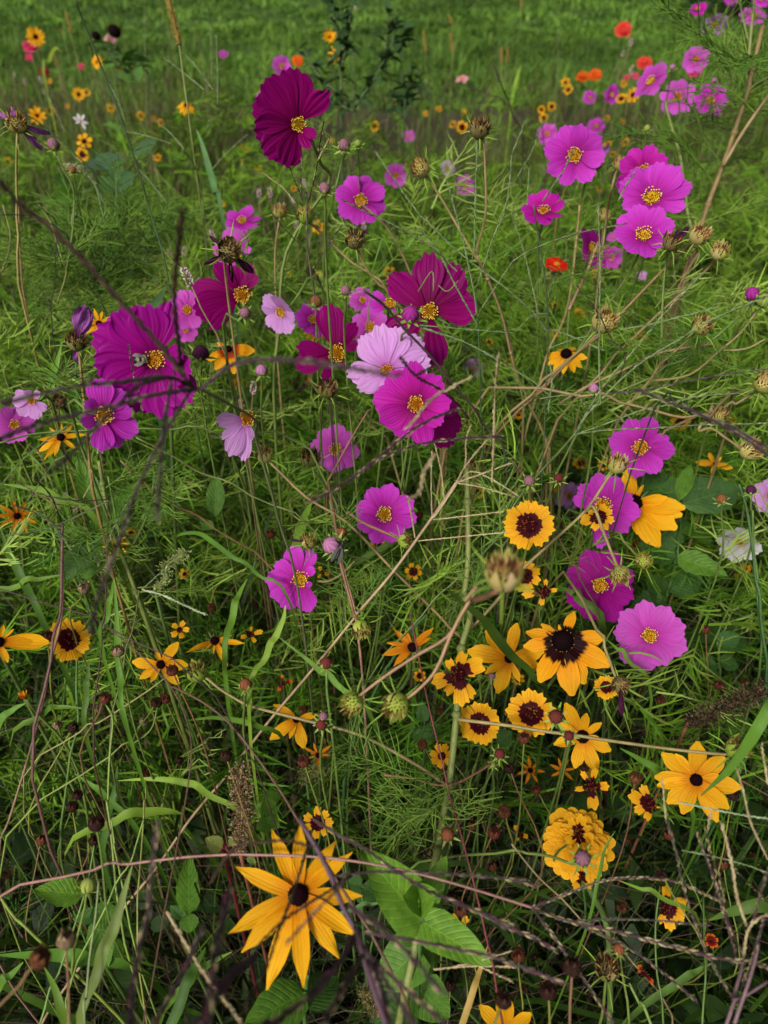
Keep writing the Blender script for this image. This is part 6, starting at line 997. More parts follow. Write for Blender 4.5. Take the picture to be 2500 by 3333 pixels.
# ================================================================== broad grass blades
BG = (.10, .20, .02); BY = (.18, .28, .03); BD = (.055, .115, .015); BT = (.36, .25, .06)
for (s, wd, d0, d1, col, lb) in [
  ('0.2: 738,1090 755,1327 0.3: 760,180 778,385', 44, .62, .60, BG, 'upright pale blade hanging straight down beside a coreopsis'), ('0.1: 330,1190 365,1040 400,890', 46, .72, .72, BG, 'short broad blade left of the furled violet head'),
  ('1.2: 270,860 315,700 365,585', 72, .85, .82, BG, 'broad pale blade left of the tan diagonal stem'), ('1.2: 560,1060 700,960 1000,800 1200,700 1460,595', 40, .82, .84, (.06, .13, .02), 'long dark blade running under the lone magenta cosmos'),
  ('1.2: 1225,1150 1330,1240 1.3: 1480,40 1560,150 1659,270 2.3: 145,415', 66, .54, .72, BD, 'glossy dark green blade crossing a golden bloom'), ('1.3: 190,-60 180,20 130,140 70,265', 46, .62, .62, BY, 'lime blade curving down beside a straw stalk'),
  ('1.3: 520,450 420,370 330,290 140,140', 42, .66, .68, BG, 'arched green blade beneath the star bud stalk'), ('0.3: 1659,720 1600,700 1400,668 1225,685', 40, .72, .70, BG, 'level blade in shade under the lemon bloom'), ('0.3: 1330,1155 1200,1090 1000,1065 765,1076', 46, .68, .68, BY, 'long pale blade lying across shaded seed balls'),
  ('0.3: 1190,1295 1100,1275 950,1280 755,1335', 60, .66, .64, BY, 'lime blade arching at the foot of the straw stalk'), ('0.3: -20,740 80,620 165,575', 50, .66, .66, BG, 'blade beneath the curled orange petals'), ('0.3: 280,650 380,600 570,612', 40, .7, .7, BG, 'level blade behind two rust seed balls'),
  ('0.4: 855,300 790,520 730,720 640,965', 78, .52, .50, (.13, .19, .04), 'wide olive blade hanging from the rosy stalk'), ('0.4: -20,880 200,880 380,880 570,905', 80, .58, .6, BG, 'wide level blade behind a brown ball'), ('0.4: -10,1090 70,1010 150,925', 60, .58, .58, BG, 'short blade rising to a brown ball'),
  ('0.2: 400,1068 260,1098 120,1142', 38, .70, .70, BG, 'pointed blade left of the toothed leaf'), ('0.2: 150,1110 60,930 0,760', 52, .7, .72, BD, 'dark broad blade leaning at the shadow bloom'), ('0.2: 1659,1062 1500,950 1380,860 1280,800 1150,815 1105,900', 34, .72, .70, BG, 'blade bent over in a hook'), ('0.2: 1510,1327 1545,1200 1600,1095', 46, .72, .74, BG, 'straight blade beside hooked one'),
  ('0.2: 0,480 200,510 380,585', 48, .75, .74, BG, 'blade under the golden narrow petalled bloom'), ('2.3: 1690,560 1590,740 1520,850 1400,1010 1225,1172', 78, .56, .54, BG, 'long pointed blade ending on the golden black-eyed bloom'), ('2.4: 1680,570 1450,592 1275,655', 84, .64, .64, BD, 'wide shaded blade behind straw spikes'), ('2.4: 1300,930 1200,985 1085,1055', 48, .62, .62, (.09, .17, .03), 'thick green blade low in the corner'),
  ('0.0: 1392,1235 1350,1080 1310,940 1272,838', 44, 1.1, 1.1, (.08, .18, .05), 'cut off upright blade in front of brown soil'), ('1.4: 1500,820 1450,980 1380,1195', 42, .56, .54, BT, 'dry ochre blade pointing down'), ('2.3: 985,1065 830,940 700,865', 50, .66, .66, BG, 'blade under the long brown stem'), ('2.3: 600,150 680,220 745,290', 26, .7, .7, BG, 'short blade between the dark-coned bloom and violet pink cosmos'),
  ('2.4: 690,395 830,450 955,500', 30, .6, .6, BG, 'blade reaching the right-facing coreopsis'), ('0.4: 285,955 360,1110 430,1330', 58, .54, .54, BG, 'pale blade descending in shade under the brown ball'), ('0.1: 985,700 1020,620 1088,520', 62, .98, .95, (.07, .14, .05), 'blunt leaf blade above the plum cosmos'), ('0.4: 1240,1040 1350,940 1500,860', 60, .6, .6, BG, 'blade arching under the purple clump'), ('0.4: 1180,1150 1260,960 1330,830', 70, .58, .6, BD, 'dark blade rising under the purple clump'),
  ('1.1: 980,280 1060,220 1150,205', 16, .7, .7, BG, 'narrow curling blade above the burgundy petals'), ('2.0: 20,560 40,480 60,420', 26, 3., 3., BY, 'bright far blade at lawn edge'), ('0.0: 320,390 360,310 400,340', 22, 2.2, 2.2, BY, 'arched lime blade under the lawn'), ('0.2: 700,1327 720,1200 735,1095', 36, .64, .63, BG, 'narrow upright blade next to the pale hanging one'), ('0.3: 560,520 570,400 575,300', 40, .7, .7, BD, 'dark shaded blade behind a thin stem'), ('0.3: 700,1327 740,1150 760,980', 50, .72, .72, BD, 'dark shaded blade among seed balls'), ('0.3: 480,1030 600,1110 680,1180', 40, .7, .7, BG, 'blade slanting among seed balls'), ('2.4: 560,380 600,200 670,75', 24, .58, .58, BG, 'slim blade over the rim of the yellow zinnia'), ('1.4: 640,580 760,550 880,515', 26, .62, .62, (.10, .19, .06), 'pale blade between golden star and green leaves'), ('2.2: 300,1140 400,1190 430,1220', 60, .74, .74, BD, 'dark blade behind the three petalled coreopsis')]:
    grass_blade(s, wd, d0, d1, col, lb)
# ================================================================== broad leaved plants
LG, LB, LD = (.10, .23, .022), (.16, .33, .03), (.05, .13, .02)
leafy('zinnia_plant', 'bright green leafy zinnia with clasping leaf pairs beside the golden star bloom', ('1.4: 1060,560 1075,660 1060,830 1045,1090 1040,1250', .52, .62), [
  ((1, 4, 1075, 665), (742, 240), .24, 'cl', .53, .50, LB), ((1, 4, 1080, 665), (1515, 918), .26, 'cl', .53, .50, LB), ((1, 4, 1070, 600), (1232, 238), .22, 'cl', .54, .55, LB), ((1, 4, 1090, 620), (1258, 275), .20, 'cl', .55, .58, LG), ((1, 4, 1050, 540), (985, 500), .4, 'cl', .52, .50, LB), ((1, 4, 1060, 540), (1145, 480), .4, 'cl', .52, .50, LB),
  ((1, 4, 1060, 840), (785, 1090), .46, 'cl', .58, .57, LG), ((1, 4, 1060, 830), (1210, 890), .5, 'cl', .58, .60, LG), ((1, 4, 1050, 800), (970, 650), .5, 'cl', .58, .6, LG), ((1, 4, 1045, 1090), (1262, 1290), .5, 'cl', .62, .61, LG), ((1, 4, 1045, 1085), (900, 960), .5, 'cl', .62, .62, LG), ((1, 4, 1040, 1240), (775, 1330), .4, 'cl', .66, .64, LD), ((1, 4, 1050, 850), (1150, 960), .5, 'cl', .59, .58, LG)], srad=.003)
leafy('hairy_leaf_plant', 'hairy leaves at the foot of the golden star bloom', ('1.4: 335,1010 325,1100 320,1325', .55, .58), [((1, 4, 320, 1120), (-60, 1320), .30, 'ov', .56, .52, LG), ((1, 4, 325, 1215), (545, 1010), .30, 'ov', .57, .60, LD), ((1, 4, 320, 1180), (450, 960), .2, 'ov', .58, .62, LD)], srad=.0022)
leafy('toothed_leaf_plant', 'toothed bright leaf with a striped lime bud above it', ('0.4: 575,440 600,560 640,700 660,900', .58, .64), [((0, 4, 535, 485), (228, 455), .28, 'ov', .58, .56, LB), ((0, 4, 600, 570), (780, 700), .34, 'ov', .6, .6, LG), ((0, 4, 620, 640), (700, 960), .26, 'ov', .61, .6, LG), ((0, 4, 660, 800), (800, 960), .34, 'ov', .63, .64, LG), ((0, 4, 640, 620), (470, 640), .3, 'ov', .6, .6, LD), ((0, 4, 640, 880), (400, 900), .26, 'ov', .64, .62, LD)])
bd('lime', 0, 4, 572, 432, 56, 'striped lime bud in a ruff of hairy bracts', (0, .7), d=.57)
leafy('upright_leaf_plant', 'upright toothed leaves right of the rosy stalk end', ('0.4: 1210,500 1215,620 1190,800', .6, .66), [((0, 4, 1220, 620), (1215, 255), .16, 'ov', .6, .58, LG), ((0, 4, 1215, 610), (1235, 745), .45, 'ov', .6, .6, LG), ((0, 4, 1190, 640), (1100, 560), .3, 'ov', .61, .61, LD)])
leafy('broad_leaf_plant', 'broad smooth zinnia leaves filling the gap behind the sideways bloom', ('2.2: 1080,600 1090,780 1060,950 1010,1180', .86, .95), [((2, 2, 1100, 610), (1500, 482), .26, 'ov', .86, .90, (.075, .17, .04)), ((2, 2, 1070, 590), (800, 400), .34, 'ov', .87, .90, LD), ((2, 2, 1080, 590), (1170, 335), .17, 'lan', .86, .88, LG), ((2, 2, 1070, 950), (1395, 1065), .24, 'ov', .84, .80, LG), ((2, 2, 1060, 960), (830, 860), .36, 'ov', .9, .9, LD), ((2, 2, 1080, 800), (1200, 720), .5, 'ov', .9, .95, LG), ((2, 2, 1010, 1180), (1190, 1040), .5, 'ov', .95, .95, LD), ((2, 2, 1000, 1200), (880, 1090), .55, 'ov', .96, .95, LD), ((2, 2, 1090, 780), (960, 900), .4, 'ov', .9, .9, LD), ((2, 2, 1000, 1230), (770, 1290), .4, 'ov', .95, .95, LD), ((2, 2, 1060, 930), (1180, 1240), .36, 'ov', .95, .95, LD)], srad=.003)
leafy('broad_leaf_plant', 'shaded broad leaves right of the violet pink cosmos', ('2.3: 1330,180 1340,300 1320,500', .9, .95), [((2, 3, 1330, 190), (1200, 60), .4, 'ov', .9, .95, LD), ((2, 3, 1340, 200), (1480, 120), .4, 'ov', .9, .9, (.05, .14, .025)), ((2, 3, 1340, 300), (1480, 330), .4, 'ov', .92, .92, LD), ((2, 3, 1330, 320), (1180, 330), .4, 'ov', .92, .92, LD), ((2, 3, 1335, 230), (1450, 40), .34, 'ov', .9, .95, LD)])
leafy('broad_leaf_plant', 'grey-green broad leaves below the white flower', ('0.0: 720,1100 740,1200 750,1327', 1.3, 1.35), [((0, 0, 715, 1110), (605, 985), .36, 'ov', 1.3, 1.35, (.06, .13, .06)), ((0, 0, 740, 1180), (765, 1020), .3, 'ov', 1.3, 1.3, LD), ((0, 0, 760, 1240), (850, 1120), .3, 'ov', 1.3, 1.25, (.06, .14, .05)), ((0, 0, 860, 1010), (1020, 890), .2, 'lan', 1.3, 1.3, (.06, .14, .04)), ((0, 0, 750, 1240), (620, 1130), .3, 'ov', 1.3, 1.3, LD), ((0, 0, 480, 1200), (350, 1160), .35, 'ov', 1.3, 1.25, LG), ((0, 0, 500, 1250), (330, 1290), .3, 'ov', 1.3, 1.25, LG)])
leafy('smartweed_leaf_plant', 'pointed pale leaves beside smartweed spikes in the shade', ('0.2: 600,860 560,960 520,1110', .74, .78), [((0, 2, 590, 870), (425, 1090), .28, 'ov', .74, .70, (.10, .20, .05)), ((0, 2, 520, 1090), (680, 1000), .18, 'lan', .74, .74, LG), ((0, 2, 600, 860), (880, 440), .16, 'lan', .76, .8, LG), ((0, 2, 640, 700), (500, 290), .16, 'lan', .78, .76, LG), ((0, 2, 1390, 700), (1400, 400), .2, 'lan', .8, .8, LG), ((0, 2, 1380, 780), (1290, 700), .3, 'lan', .8, .8, LG), ((0, 2, 900, 700), (1140, 650), .2, 'lan', .78, .78, LG)])
leafy('small_leaf_plant', 'rosette of small rounded leaves right of the brown plume', ('1.3: 90,1270 100,1327 1.4: 80,100', .66, .7), [((1, 3, 95, 1240), (100, 1120), .4, 'ov', .66, .68, LG), ((1, 3, 90, 1280), (0, 1230), .4, 'ov', .66, .66, LG), ((1, 3, 100, 1280), (150, 1250), .4, 'ov', .66, .66, LB), ((1, 4, 90, 20), (0, 60), .5, 'ov', .67, .66, LG), ((1, 4, 60, 20), (150, 40), .5, 'ov', .67, .66, LG), ((1, 3, 90, 1270), (60, 1190), .4, 'ov', .65, .64, LB)])
leafy('yellowing_leaf_plant', 'yellowing toothed leaf on red stems under the brown plume', ('0.4: 1480,210 1440,150 1380,110 1460,260', .62, .64), [((0, 4, 1440, 190), (1330, 120), .4, 'ov', .62, .62, (.22, .26, .05)), ((0, 4, 1480, 160), (1540, 120), .4, 'ov', .62, .62, (.2, .25, .05)), ((0, 4, 1600, 240), (1659, 290), .3, 'ov', .62, .62, (.2, .26, .06))], scol=(.14, .02, .025))
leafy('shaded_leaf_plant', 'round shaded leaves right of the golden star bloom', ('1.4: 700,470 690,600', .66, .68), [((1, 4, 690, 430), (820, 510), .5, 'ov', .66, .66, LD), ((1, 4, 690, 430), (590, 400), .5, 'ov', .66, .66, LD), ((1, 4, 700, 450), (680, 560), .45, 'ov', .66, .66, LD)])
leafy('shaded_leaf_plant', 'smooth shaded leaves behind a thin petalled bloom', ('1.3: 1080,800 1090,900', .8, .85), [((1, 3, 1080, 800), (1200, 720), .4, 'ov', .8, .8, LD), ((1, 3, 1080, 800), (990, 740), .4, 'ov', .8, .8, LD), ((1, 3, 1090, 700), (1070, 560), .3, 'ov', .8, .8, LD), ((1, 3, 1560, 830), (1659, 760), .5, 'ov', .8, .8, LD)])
# dark leafy weed behind the burgundy cosmos
def weed(label, stems, n, col, lsz, d, name='leafy_weed', spread=.06):
    p0 = path3(stems[0], d, d); b = groundpt(p0[-1], .05, .03); root = thing(name, b, label, 'weed'); allp = []
    for i, s in enumerate(stems):
        pp = path3(s, d, d)
        if i == 0: pp += [pp[-1].lerp(b, .5), b]
        cm = catmull(pp, 5); mk_stem(root, cm, .0018, .0035, (.06, .10, .03), 'stem' if i == 0 else 'branch'); allp += cm[:int(len(cm) * .75)] if i == 0 else cm
    ms = [broad_leaf('leaf', hw_lan(.19), tuple(c * k for c in col), 5 + i, serr=.06, nu=6, nv=3) for i, k in enumerate((1, .8, 1.2))]
    for i in range(n):
        p = random.choice(allp); m = Matrix.Translation(p) @ Matrix.Rotation(random.uniform(0, 6.28), 4, 'Z') @ Matrix.Rotation(-random.uniform(-.5, .9), 4, 'Y') @ Matrix.Rotation(random.uniform(-.5, .5), 4, 'X') @ Matrix.Scale(lsz * random.uniform(.6, 1.3), 4)
        link('leaf', random.choice(ms), root, m)
    return root
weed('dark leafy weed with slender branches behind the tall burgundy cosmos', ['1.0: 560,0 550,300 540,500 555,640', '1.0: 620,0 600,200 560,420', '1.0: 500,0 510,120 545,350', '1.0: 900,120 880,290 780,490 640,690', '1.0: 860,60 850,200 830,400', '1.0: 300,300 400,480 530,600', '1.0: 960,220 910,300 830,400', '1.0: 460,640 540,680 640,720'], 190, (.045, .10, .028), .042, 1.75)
weed('pale leafy weed in front of the grassy lawn', ['1.0: 1000,420 990,560 960,760', '1.0: 1060,520 1010,600 980,700', '1.0: 940,480 960,600 970,700'], 40, (.05, .11, .03), .05, 2.0)
weed('lime leafy weed under the black cone seed heads', ['0.0: 740,290 745,400 760,560', '0.0: 690,320 740,380', '0.0: 850,360 760,430', '0.0: 930,390 850,450 770,520'], 34, (.10, .22, .04), .07, 2.5)
# dark evergreen shrub at the top of the lawn
def shrub():
    b = P(*TP(2, 0, 1400, 118), 12.5); b.z = -.05; root = thing('evergreen_shrub', b, 'dark evergreen shrub standing on the lawn beyond the cosmos', 'shrub')
    mb = MB(); mb.tube(catmull([b, b + Vector((.05, 0, .5)), b + Vector((0, .05, 1.6))], 4), [.11, .10, .10, .09, .09, .08, .07, .06, .05][:9], (.05, .035, .025), 8)
    for i in range(9):
        a = i * GA; o = b + Vector((0, 0, .35 + i * .12)); mb.tube([o, o + Vector((math.cos(a) * .35, math.sin(a) * .35, .12)), o + Vector((math.cos(a) * .7, math.sin(a) * .7, .3))], [.035, .02, .008], (.05, .035, .025), 5)
    link('trunk', mb.mesh('trunk', M['stem'], True, root.location), root); n = 9000
    th = rng.uniform(0, 6.28, n); z = rng.uniform(.22, 2.6, n); rr = .95 * np.sqrt(rng.uniform(.05, 1, n)) * (1.05 - z / 3.2) * (1 + .2 * np.sin(th * 5 + z * 6)); o = np.stack([rr * np.cos(th), rr * np.sin(th), z], 1)
    dv = np.stack([np.cos(th), np.sin(th), rng.uniform(-.5, .6, n)], 1) * rng.uniform(.05, .12, n)[:, None]
    pth = np.stack([o, o + dv * .5, o + dv], 1); cl = np.array((.018, .042, .016))[None] * rng.uniform(.6, 1.5, n)[:, None]
    v, f, c = np_ribbons(pth, np.tile([.012, .016, .003], (n, 1)), rng.normal(size=(n, 3)), np.repeat(cl[:, None], 3, 1))
    link('crown', big_mesh('crown', v, f, c, M['leaf']), root)
shrub()
# ================================================================== insects
def bee():
    p = P(*TP(0, 1, 915, 1000), .572); r_, u, t = vframe(p); ax = (r_ * .95 + u * .12 - t * .1).normalized(); yv = t.cross(ax).normalized(); zv = ax.cross(yv)
    s = 105 * .575 / FPX / 1.989; base = P(*TP(0, 1, 915, 1000), .575); root = thing('bumblebee', p, 'fuzzy black and cream bumblebee feeding on the plum cosmos', 'bee'); m3 = Matrix((ax, yv, zv)).transposed().to_4x4()
    mb = MB(); CR, BK = (.42, .38, .24), (.012, .011, .012)
    prof = [(-.52, .02), (-.46, .12), (-.36, .19), (-.22, .235), (-.08, .19), (-.02, .15), (.06, .19), (.16, .225), (.26, .2), (.33, .11), (.36, .10), (.42, .115), (.48, .09), (.52, .02)]
    vs = []; cs = []; sd = 14
    for x, rr in prof:
        c_ = BK if x < -.30 else (CR if x < -.12 else (BK if x < .02 else (CR if x < .28 else BK)))
        for k in range(sd): a = 2 * math.pi * k / sd; vs.append(Vector((x, rr * math.cos(a), rr * math.sin(a) * .95))); cs.append(c_ if not (c_ == CR and .06 < x < .2 and math.sin(a) > .75) else BK)
    fs = [(i * sd + k, i * sd + (k + 1) % sd, (i + 1) * sd + (k + 1) % sd, (i + 1) * sd + k) for i in range(len(prof) - 1) for k in range(sd)] + [tuple(range(sd))[::-1], tuple((len(prof) - 1) * sd + k for k in range(sd))]
    mb.add(vs, fs, cs)
    for i in range(900):                          # fuzz
        x = random.uniform(-.48, .3); a = random.uniform(0, 6.28); rr = np.interp(x, [q[0] for q in prof], [q[1] for q in prof]); o = Vector((x, rr * math.cos(a), rr * math.sin(a)))
        c_ = BK if x < -.30 else (CR if x < -.12 else (BK if x < .02 else CR)); mb.octa(o * .97, Vector((-.3, math.cos(a), math.sin(a))), random.uniform(.04, .08), .007, c_)
    B = Matrix.Translation(p) @ m3 @ Matrix.Scale(s, 4)
    link('body', mb.mesh('body', M['bug']), root, B)
    for sgn in (-1, 1):
        for k, (x0, x1) in enumerate(((.22, .42), (.12, .10), (.05, -.16))):
            lg = MB(); lg.tube([Vector((x0, sgn * .13, -.12)), Vector(((x0 + x1) / 2, sgn * .30, -.02)), Vector((x1, sgn * .36, -.22)), Vector((x1 + .03, sgn * .38, -.27))], [.022, .02, .014, .008], BK, 5); link('leg', lg.mesh('leg', M['bug']), root, B)
        wg = MB(); wg.ribbon([Vector((.12, sgn * .10, .18)), Vector((-.08, sgn * .24, .26)), Vector((-.32, sgn * .30, .27)), Vector((-.5, sgn * .28, .26))], [.03, .10, .11, .03], Vector((.3, sgn, 0)), (.20, .18, .15)); link('wing', wg.mesh('wing', M['bug']), root, B)
        an = MB(); an.tube([Vector((.49, sgn * .04, .05)), Vector((.56, sgn * .09, .09)), Vector((.62, sgn * .13, .05))], .009, BK, 4); link('antenna', an.mesh('antenna', M['bug']), root, B)
    HERO.append((*TP(0, 1, 915, 1000), 60, .57))
bee()
def fly():
    p = P(*TP(1, 2, 545, 905), .655); r_, u, t = vframe(p); ax = (r_ * .35 + u * .85 + t * .1).normalized(); yv = t.cross(ax).normalized(); zv = ax.cross(yv); s = 150 * .655 / FPX / 1.989; BK = (.012, .011, .011)
    root = thing('insect', p, 'slim black insect clinging to the half open pink bud', 'insect'); B = Matrix.Translation(p) @ Matrix((ax, yv, zv)).transposed().to_4x4() @ Matrix.Scale(s, 4)
    mb = MB(); prof = [(-.55, .01), (-.45, .05), (-.25, .075), (-.06, .05), (.0, .09), (.12, .12), (.22, .09), (.26, .05), (.30, .09), (.37, .08), (.42, .02)]; vs = [Vector((x, rr * math.cos(6.2832 * k / 10), rr * math.sin(6.2832 * k / 10))) for x, rr in prof for k in range(10)]
    mb.add(vs, [(i * 10 + k, i * 10 + (k + 1) % 10, (i + 1) * 10 + (k + 1) % 10, (i + 1) * 10 + k) for i in range(len(prof) - 1) for k in range(10)] + [tuple(range(10))[::-1], tuple(100 + k for k in range(10))], BK); link('body', mb.mesh('body', M['bug']), root, B)
    for sgn in (-1, 1):
        for x0, x1, y1 in ((.2, .34, .42), (.12, .02, .5), (.05, -.45, .36)): lg = MB(); lg.tube([Vector((x0, sgn * .08, -.05)), Vector(((x0 + x1) / 2, sgn * y1 * .7, .06)), Vector((x1, sgn * y1, -.12))], [.025, .02, .012], BK, 5); link('leg', lg.mesh('leg', M['bug']), root, B)
        wg = MB(); wg.ribbon([Vector((.1, sgn * .05, .1)), Vector((-.15, sgn * .14, .13)), Vector((-.45, sgn * .17, .13)), Vector((-.62, sgn * .14, .12))], [.02, .07, .08, .02], Vector((.1, sgn, 0)), (.03, .028, .026)); link('wing', wg.mesh('wing', M['bug']), root, B)
fly()
# ---- feathery leaves of the plants: none right in front of an open bloom
HP = np.array(HERO); LP = np.array([[tuple((m @ Vector((t, 0, .1 * t)))) for t in (0, .33, .66, 1)] for _, _, m in LATER])
okl = np.ones(len(LATER), bool)
for k in range(4):
    px, py, z = project(LP[:, k])
    for hx, hy, hr, hd in HP: okl &= ~((z < hd + .02) & ((px - hx) ** 2 + (py - hy) ** 2 < (hr * .95 + 10) ** 2))
for (ro, me, m), q in zip(LATER, okl):
    if q:
        o = bpy.data.objects.new('leaf', me); COL.objects.link(o); o.parent = next((c for c in ro.children if c.name.startswith('stem')), ro); o.matrix_basis = Matrix.Translation(-ro.location) @ m
# ================================================================== meadow foliage (uncountable): grass, feathery leaves, fine dry stems, far grass
HP = np.array(HERO)
def keep(pts, marg=0.8):
    """drop foliage that would hang into the lens or stand right in front of an open bloom"""
    px, py, z = project(pts); ok = z > .40
    marg = max(marg, 1.0)
    for hx, hy, hr, hd in HP: ok &= ~((z < hd + .01) & (z > 0) & ((px - hx) ** 2 + (py - hy) ** 2 < (hr * marg + 14 / np.maximum(z, .1)) ** 2))
    return ok
def inview(pts, m=900):
    px, py, z = project(pts); return (px > -m) & (px < 2500 + m) & (py > -m) & (py < 3333 + m * 2) & (z > .1)
FA = .72
def patch(x, y, f=1.0): return .5 + .5 * np.sin(x * 2.3 * f + 1.3 * np.sin(y * 1.7 * f)) * np.cos(y * 1.9 * f + np.sin(x * 2.9 * f))
def blades(n, y0, y1, h, w_, lean, cols, K=5, xr=None, pw=1.0, clump=None, ragged=.3, cull=True, thin=None, allv=False, mott=0):
    y = y0 + (y1 - y0) * rng.uniform(0, 1, n) ** pw; n = int(n * 1.45); y = y0 + (y1 - y0) * rng.uniform(0, 1, n) ** pw; xm = (y * .66 + .85) if xr is None else np.full(n, xr); x = rng.uniform(-1, 1, n) * xm
    if clump: 
        cn = int(n / clump); ci = rng.integers(0, cn, n); x = x[ci] + rng.normal(0, .03 * (1 + y0 * .3), n); y = y[ci] + rng.normal(0, .03 * (1 + y0 * .3), n)
    if thin is not None: k = rng.uniform(0, 1, n) < thin(x, y); x, y = x[k], y[k]; n = len(x)
    pa = patch(x, y); hh = h * rng.uniform(.55, 1.15, n) * (1 - ragged + 2 * ragged * pa); az = rng.uniform(0, 6.283, n); ln = hh * lean * rng.uniform(.2, 1.3, n); dr = rng.uniform(.0, .55, n)
    t = np.linspace(0, 1, K)[None]; a = az + 0
    r_ = ln[:, None] * t ** 1.8; z = hh[:, None] * (t - dr[:, None] * t ** 3 * .8) - .01
    tw = rng.uniform(-.6, .6, n)[:, None] * t
    pth = np.stack([x[:, None] + r_ * np.cos(a[:, None] + tw), y[:, None] + r_ * np.sin(a[:, None] + tw), z + hgt(x, y)[:, None]], 2)
    ok = inview(pth[:, K // 2]) if not allv else np.ones(n, bool)
    if cull:
        for q in (.5, .62, .75, .87, 1.):
            e = q * (K - 1); i0 = min(K - 2, int(e)); ok &= keep(pth[:, i0] * (1 - (e - i0)) + pth[:, i0 + 1] * (e - i0))
    pth = pth[ok]; n = len(pth); ww = (w_ * rng.uniform(.5, 1.4, n))[:, None] * np.array([.7, 1, .9, .62, .08] if K == 5 else ([.8, 1, .6, .05] if K == 4 else [.9, .8, .06]))[None]
    a = az[ok]; side = np.stack([-np.sin(a), np.cos(a), rng.uniform(-.4, .4, n)], 1)
    cl = FA * np.array(cols)[rng.integers(0, len(cols), n)] * rng.uniform(.7, 1.25, n)[:, None]; cl = cl * (1 + mott * (patch(x[ok] * .45 + 5, y[ok] * .5) + .5 * patch(x[ok] * 1.3, y[ok] * 1.1) - .75))[:, None] if mott else cl
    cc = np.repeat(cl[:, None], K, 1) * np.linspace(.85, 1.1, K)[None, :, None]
    return np_ribbons(pth, ww, side, cc)
def join(parts):
    V, F_, C = [], [], []; o = 0
    for v, f, c in parts: V.append(v); F_.append(f + o); C.append(c); o += len(v)
    return np.concatenate(V), np.concatenate(F_), np.concatenate(C)
def stuff(name, parts, mat, label, cat):
    v, f, c = join(parts); o = link(name, big_mesh(name, v, f, c, mat)); o['kind'] = 'stuff'; o['label'] = label; o['category'] = cat; return o
g1, g2, g3, g4 = (.056, .125, .010), (.09, .18, .015), (.13, .225, .02), (.034, .08, .010); g_shade = (.016, .042, .007); st1, st2 = (.24, .19, .08), (.15, .11, .055)
stuff('meadow_grass', [blades(1000, .15, 1.3, .42, .0055, .9, [g4, g_shade, g_shade, g1], clump=6), blades(1000, .3, 1.6, .60, .0032, .8, [g1, g4, g4, g_shade], clump=5), blades(9000, 1.0, 3.6, .50, .0034, .65, [g1, g2, g3, g4], clump=7), blades(500, .15, 1.2, .22, .005, .9, [g_shade, g4], clump=5),  # near sets use darker greens: shade put into the blade colour
    blades(2600, -.9, -.2, .75, .004, .2, [g1, g2], clump=5, cull=False, allv=True, xr=1.3)], M['blade'], 'tangled green meadow grass filling the ground between the flowers, plus an unseen stand added behind the camera to block light', 'grass')  # unseen tall grass behind the camera, added to block light
def low_leaves(n, y0, y1, zl, zh, s0, s1, cols):
    n = int(n * 1.4); y = rng.uniform(y0, y1, n); x = rng.uniform(-1, 1, n) * (np.maximum(y, .1) * .66 + 1.0); z = rng.uniform(zl, zh, n) * (.5 + .7 * patch(x - 2, y + 1, 1.7)); o = np.stack([x, y, z], 1); ok = keep(o) | (z < .2); o = o[ok]; n = len(o)
    az = rng.uniform(0, 6.283, n); el = rng.uniform(-.6, .7, n); s = rng.uniform(s0, s1, n); d = np.stack([np.cos(az) * np.cos(el), np.sin(az) * np.cos(el), np.sin(el)], 1); t = np.array([0, .25, .55, .8, 1])
    pth = o[:, None] + d[:, None] * (s[:, None] * t[None])[..., None]; pth[:, :, 2] -= (s[:, None] * .3 * t[None] ** 2)
    cl = FA * np.array(cols)[rng.integers(0, len(cols), n)] * rng.uniform(.7, 1.3, n)[:, None]
    return np_ribbons(pth, (s * rng.uniform(.16, .34, n))[:, None] * np.array([.15, .85, 1, .6, .04])[None], np.stack([-np.sin(az), np.cos(az), rng.uniform(-.5, .5, n)], 1), np.repeat(cl[:, None], 5, 1))
stuff('undergrowth_and_blocker_leaves', [low_leaves(3600, -.3, 1.6, .04, .30, .03, .075, [(.02, .055, .010), (.03, .075, .013), (.016, .045, .010)]), low_leaves(4500, -.8, -.08, .2, 1.05, .05, .11, [(.05, .11, .018), (.08, .15, .024)]), low_leaves(3600, 1.4, 3.6, .05, .42, .04, .09, [(.06, .13, .018), (.04, .10, .015), (.10, .19, .024)])], M['leaf'], 'low leafy undergrowth in the shade beneath the flowers, plus an unseen tall leaf bank added behind the camera to cast shade', 'undergrowth')  # middle set: unseen tall leaf bank behind the camera, added to cast shade
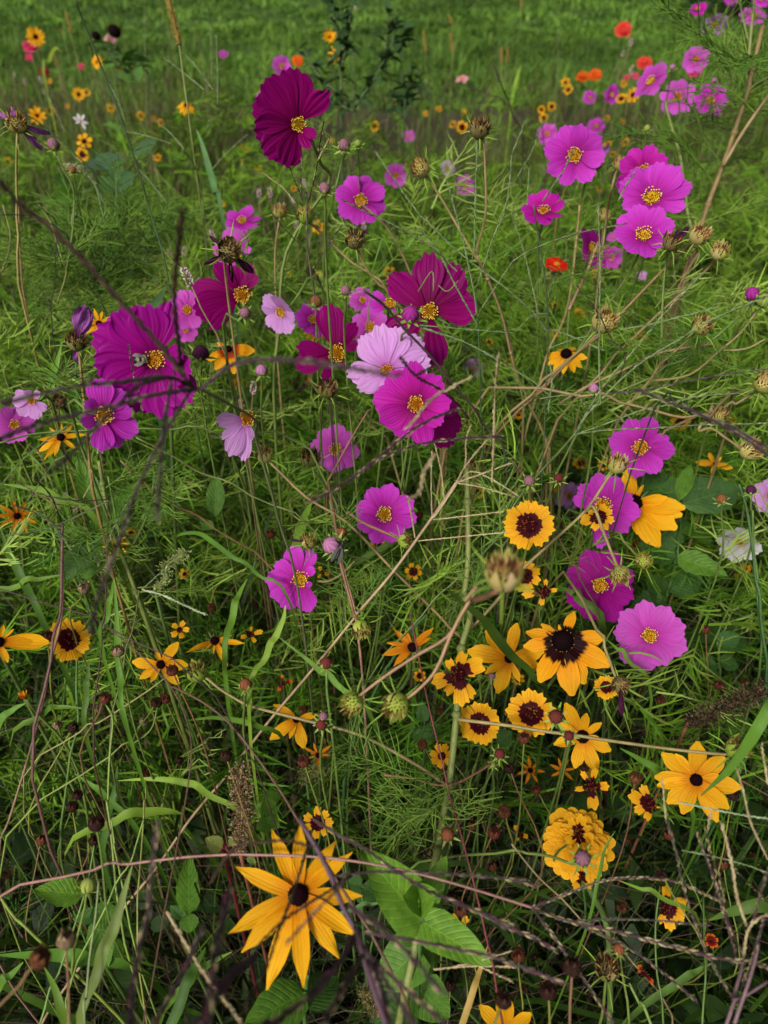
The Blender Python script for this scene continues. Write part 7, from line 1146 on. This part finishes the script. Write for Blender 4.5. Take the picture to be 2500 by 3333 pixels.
def feathers(n, y0, y1, zl, zh, s0, s1, cols, wmul, pw=1., xf=None):
    n = int(n * 1.4); y = y0 + (y1 - y0) * rng.uniform(0, 1, n) ** pw; x = rng.uniform(-1, 1, n) * (y * .66 + .75); pa = patch(x + 3, y, 1.4)
    z = zl + (zh - zl) * rng.uniform(0, 1, n) ** 1.1 * (.55 + .6 * pa); s = rng.uniform(s0, s1, n); o = np.stack([x, y, z], 1)
    ok = inview(o, 800) & keep(o, 1.05); 
    az = rng.uniform(0, 6.283, n); el = rng.uniform(-.3, .9, n); ro = rng.uniform(-.8, .8, n); out = []
    tid = rng.integers(0, 6, n); cl = FA * np.array(cols)[rng.integers(0, len(cols), n)] * rng.uniform(.75, 1.25, n)[:, None]
    ca, sa, ce, se, cr, sr = np.cos(az), np.sin(az), np.cos(el), np.sin(el), np.cos(ro), np.sin(ro)
    ex = np.stack([ca * ce, sa * ce, se], 1); ey0 = np.stack([-sa, ca, 0 * az], 1); ez0 = np.cross(ex, ey0); ey = ey0 * cr[:, None] + ez0 * sr[:, None]; ez = np.cross(ex, ey)
    ok &= keep(o + ex * s[:, None], .9) & keep(o + ex * s[:, None] * .5, 1.)
    for k in range(6):
        m = ok & (tid == k)
        if not m.any(): continue
        T = np.array([[tuple(p) for p in pts] for pts, w_ in FEATH[k]]); W_ = np.array([w_ for pts, w_ in FEATH[k]]); nt_ = len(T); nm = int(m.sum())
        B = np.stack([ex[m], ey[m], ez[m]], 1) * s[m][:, None, None]
        pth = np.einsum('tkd,nde->ntke', T, B) + o[m][:, None, None, :]; pth = pth.reshape(nm * nt_, 4, 3)
        wd = (W_[None, :] * s[m][:, None]).reshape(-1, 1) * np.array([1, 1, .85, .3])[None] * wmul
        side = rng.normal(size=(nm * nt_, 3)); cc = np.repeat(np.repeat(cl[m], nt_, 0)[:, None], 4, 1)
        out.append(np_ribbons(pth, wd, side, cc))
    return out
f1, f2, f3, f4 = (.12, .25, .014), (.18, .33, .02), (.24, .38, .03), (.07, .16, .012)
stuff('feathery_foliage', feathers(760, .45, 1.25, .3, .72, .07, .12, [f1, f2, f3, f4], 1.2) + feathers(2300, .9, 2.9, .15, .76, .08, .14, [f2, f2, f3, f3], 1.2) + feathers(420, .45, 1.5, .55, .9, .06, .11, [(.34, .46, .06), (.28, .42, .05), (.38, .48, .10)], .95) + feathers(120, .3, 1.2, .05, .35, .06, .1, [f4, f4, f1], 1.0), M['thread'], 'feathery thread-like cosmos foliage woven through the meadow', 'foliage')
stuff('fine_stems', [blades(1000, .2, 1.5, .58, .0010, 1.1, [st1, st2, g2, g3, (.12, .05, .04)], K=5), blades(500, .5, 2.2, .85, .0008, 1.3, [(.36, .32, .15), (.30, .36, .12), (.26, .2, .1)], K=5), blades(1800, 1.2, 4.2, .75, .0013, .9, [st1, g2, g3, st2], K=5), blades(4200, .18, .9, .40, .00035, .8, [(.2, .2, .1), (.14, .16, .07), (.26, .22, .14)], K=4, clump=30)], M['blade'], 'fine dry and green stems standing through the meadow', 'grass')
def soil(x, y): return np.where((y > 3.6) & (y < 8.2) & (x > -1.4 + .5 * np.sin(y * 3)) & (patch(x * .6 + 1, y * .5) > .3), .13, .75)
LW = [(.12, .24, .03), (.18, .33, .04), (.085, .18, .024), (.21, .36, .045)]
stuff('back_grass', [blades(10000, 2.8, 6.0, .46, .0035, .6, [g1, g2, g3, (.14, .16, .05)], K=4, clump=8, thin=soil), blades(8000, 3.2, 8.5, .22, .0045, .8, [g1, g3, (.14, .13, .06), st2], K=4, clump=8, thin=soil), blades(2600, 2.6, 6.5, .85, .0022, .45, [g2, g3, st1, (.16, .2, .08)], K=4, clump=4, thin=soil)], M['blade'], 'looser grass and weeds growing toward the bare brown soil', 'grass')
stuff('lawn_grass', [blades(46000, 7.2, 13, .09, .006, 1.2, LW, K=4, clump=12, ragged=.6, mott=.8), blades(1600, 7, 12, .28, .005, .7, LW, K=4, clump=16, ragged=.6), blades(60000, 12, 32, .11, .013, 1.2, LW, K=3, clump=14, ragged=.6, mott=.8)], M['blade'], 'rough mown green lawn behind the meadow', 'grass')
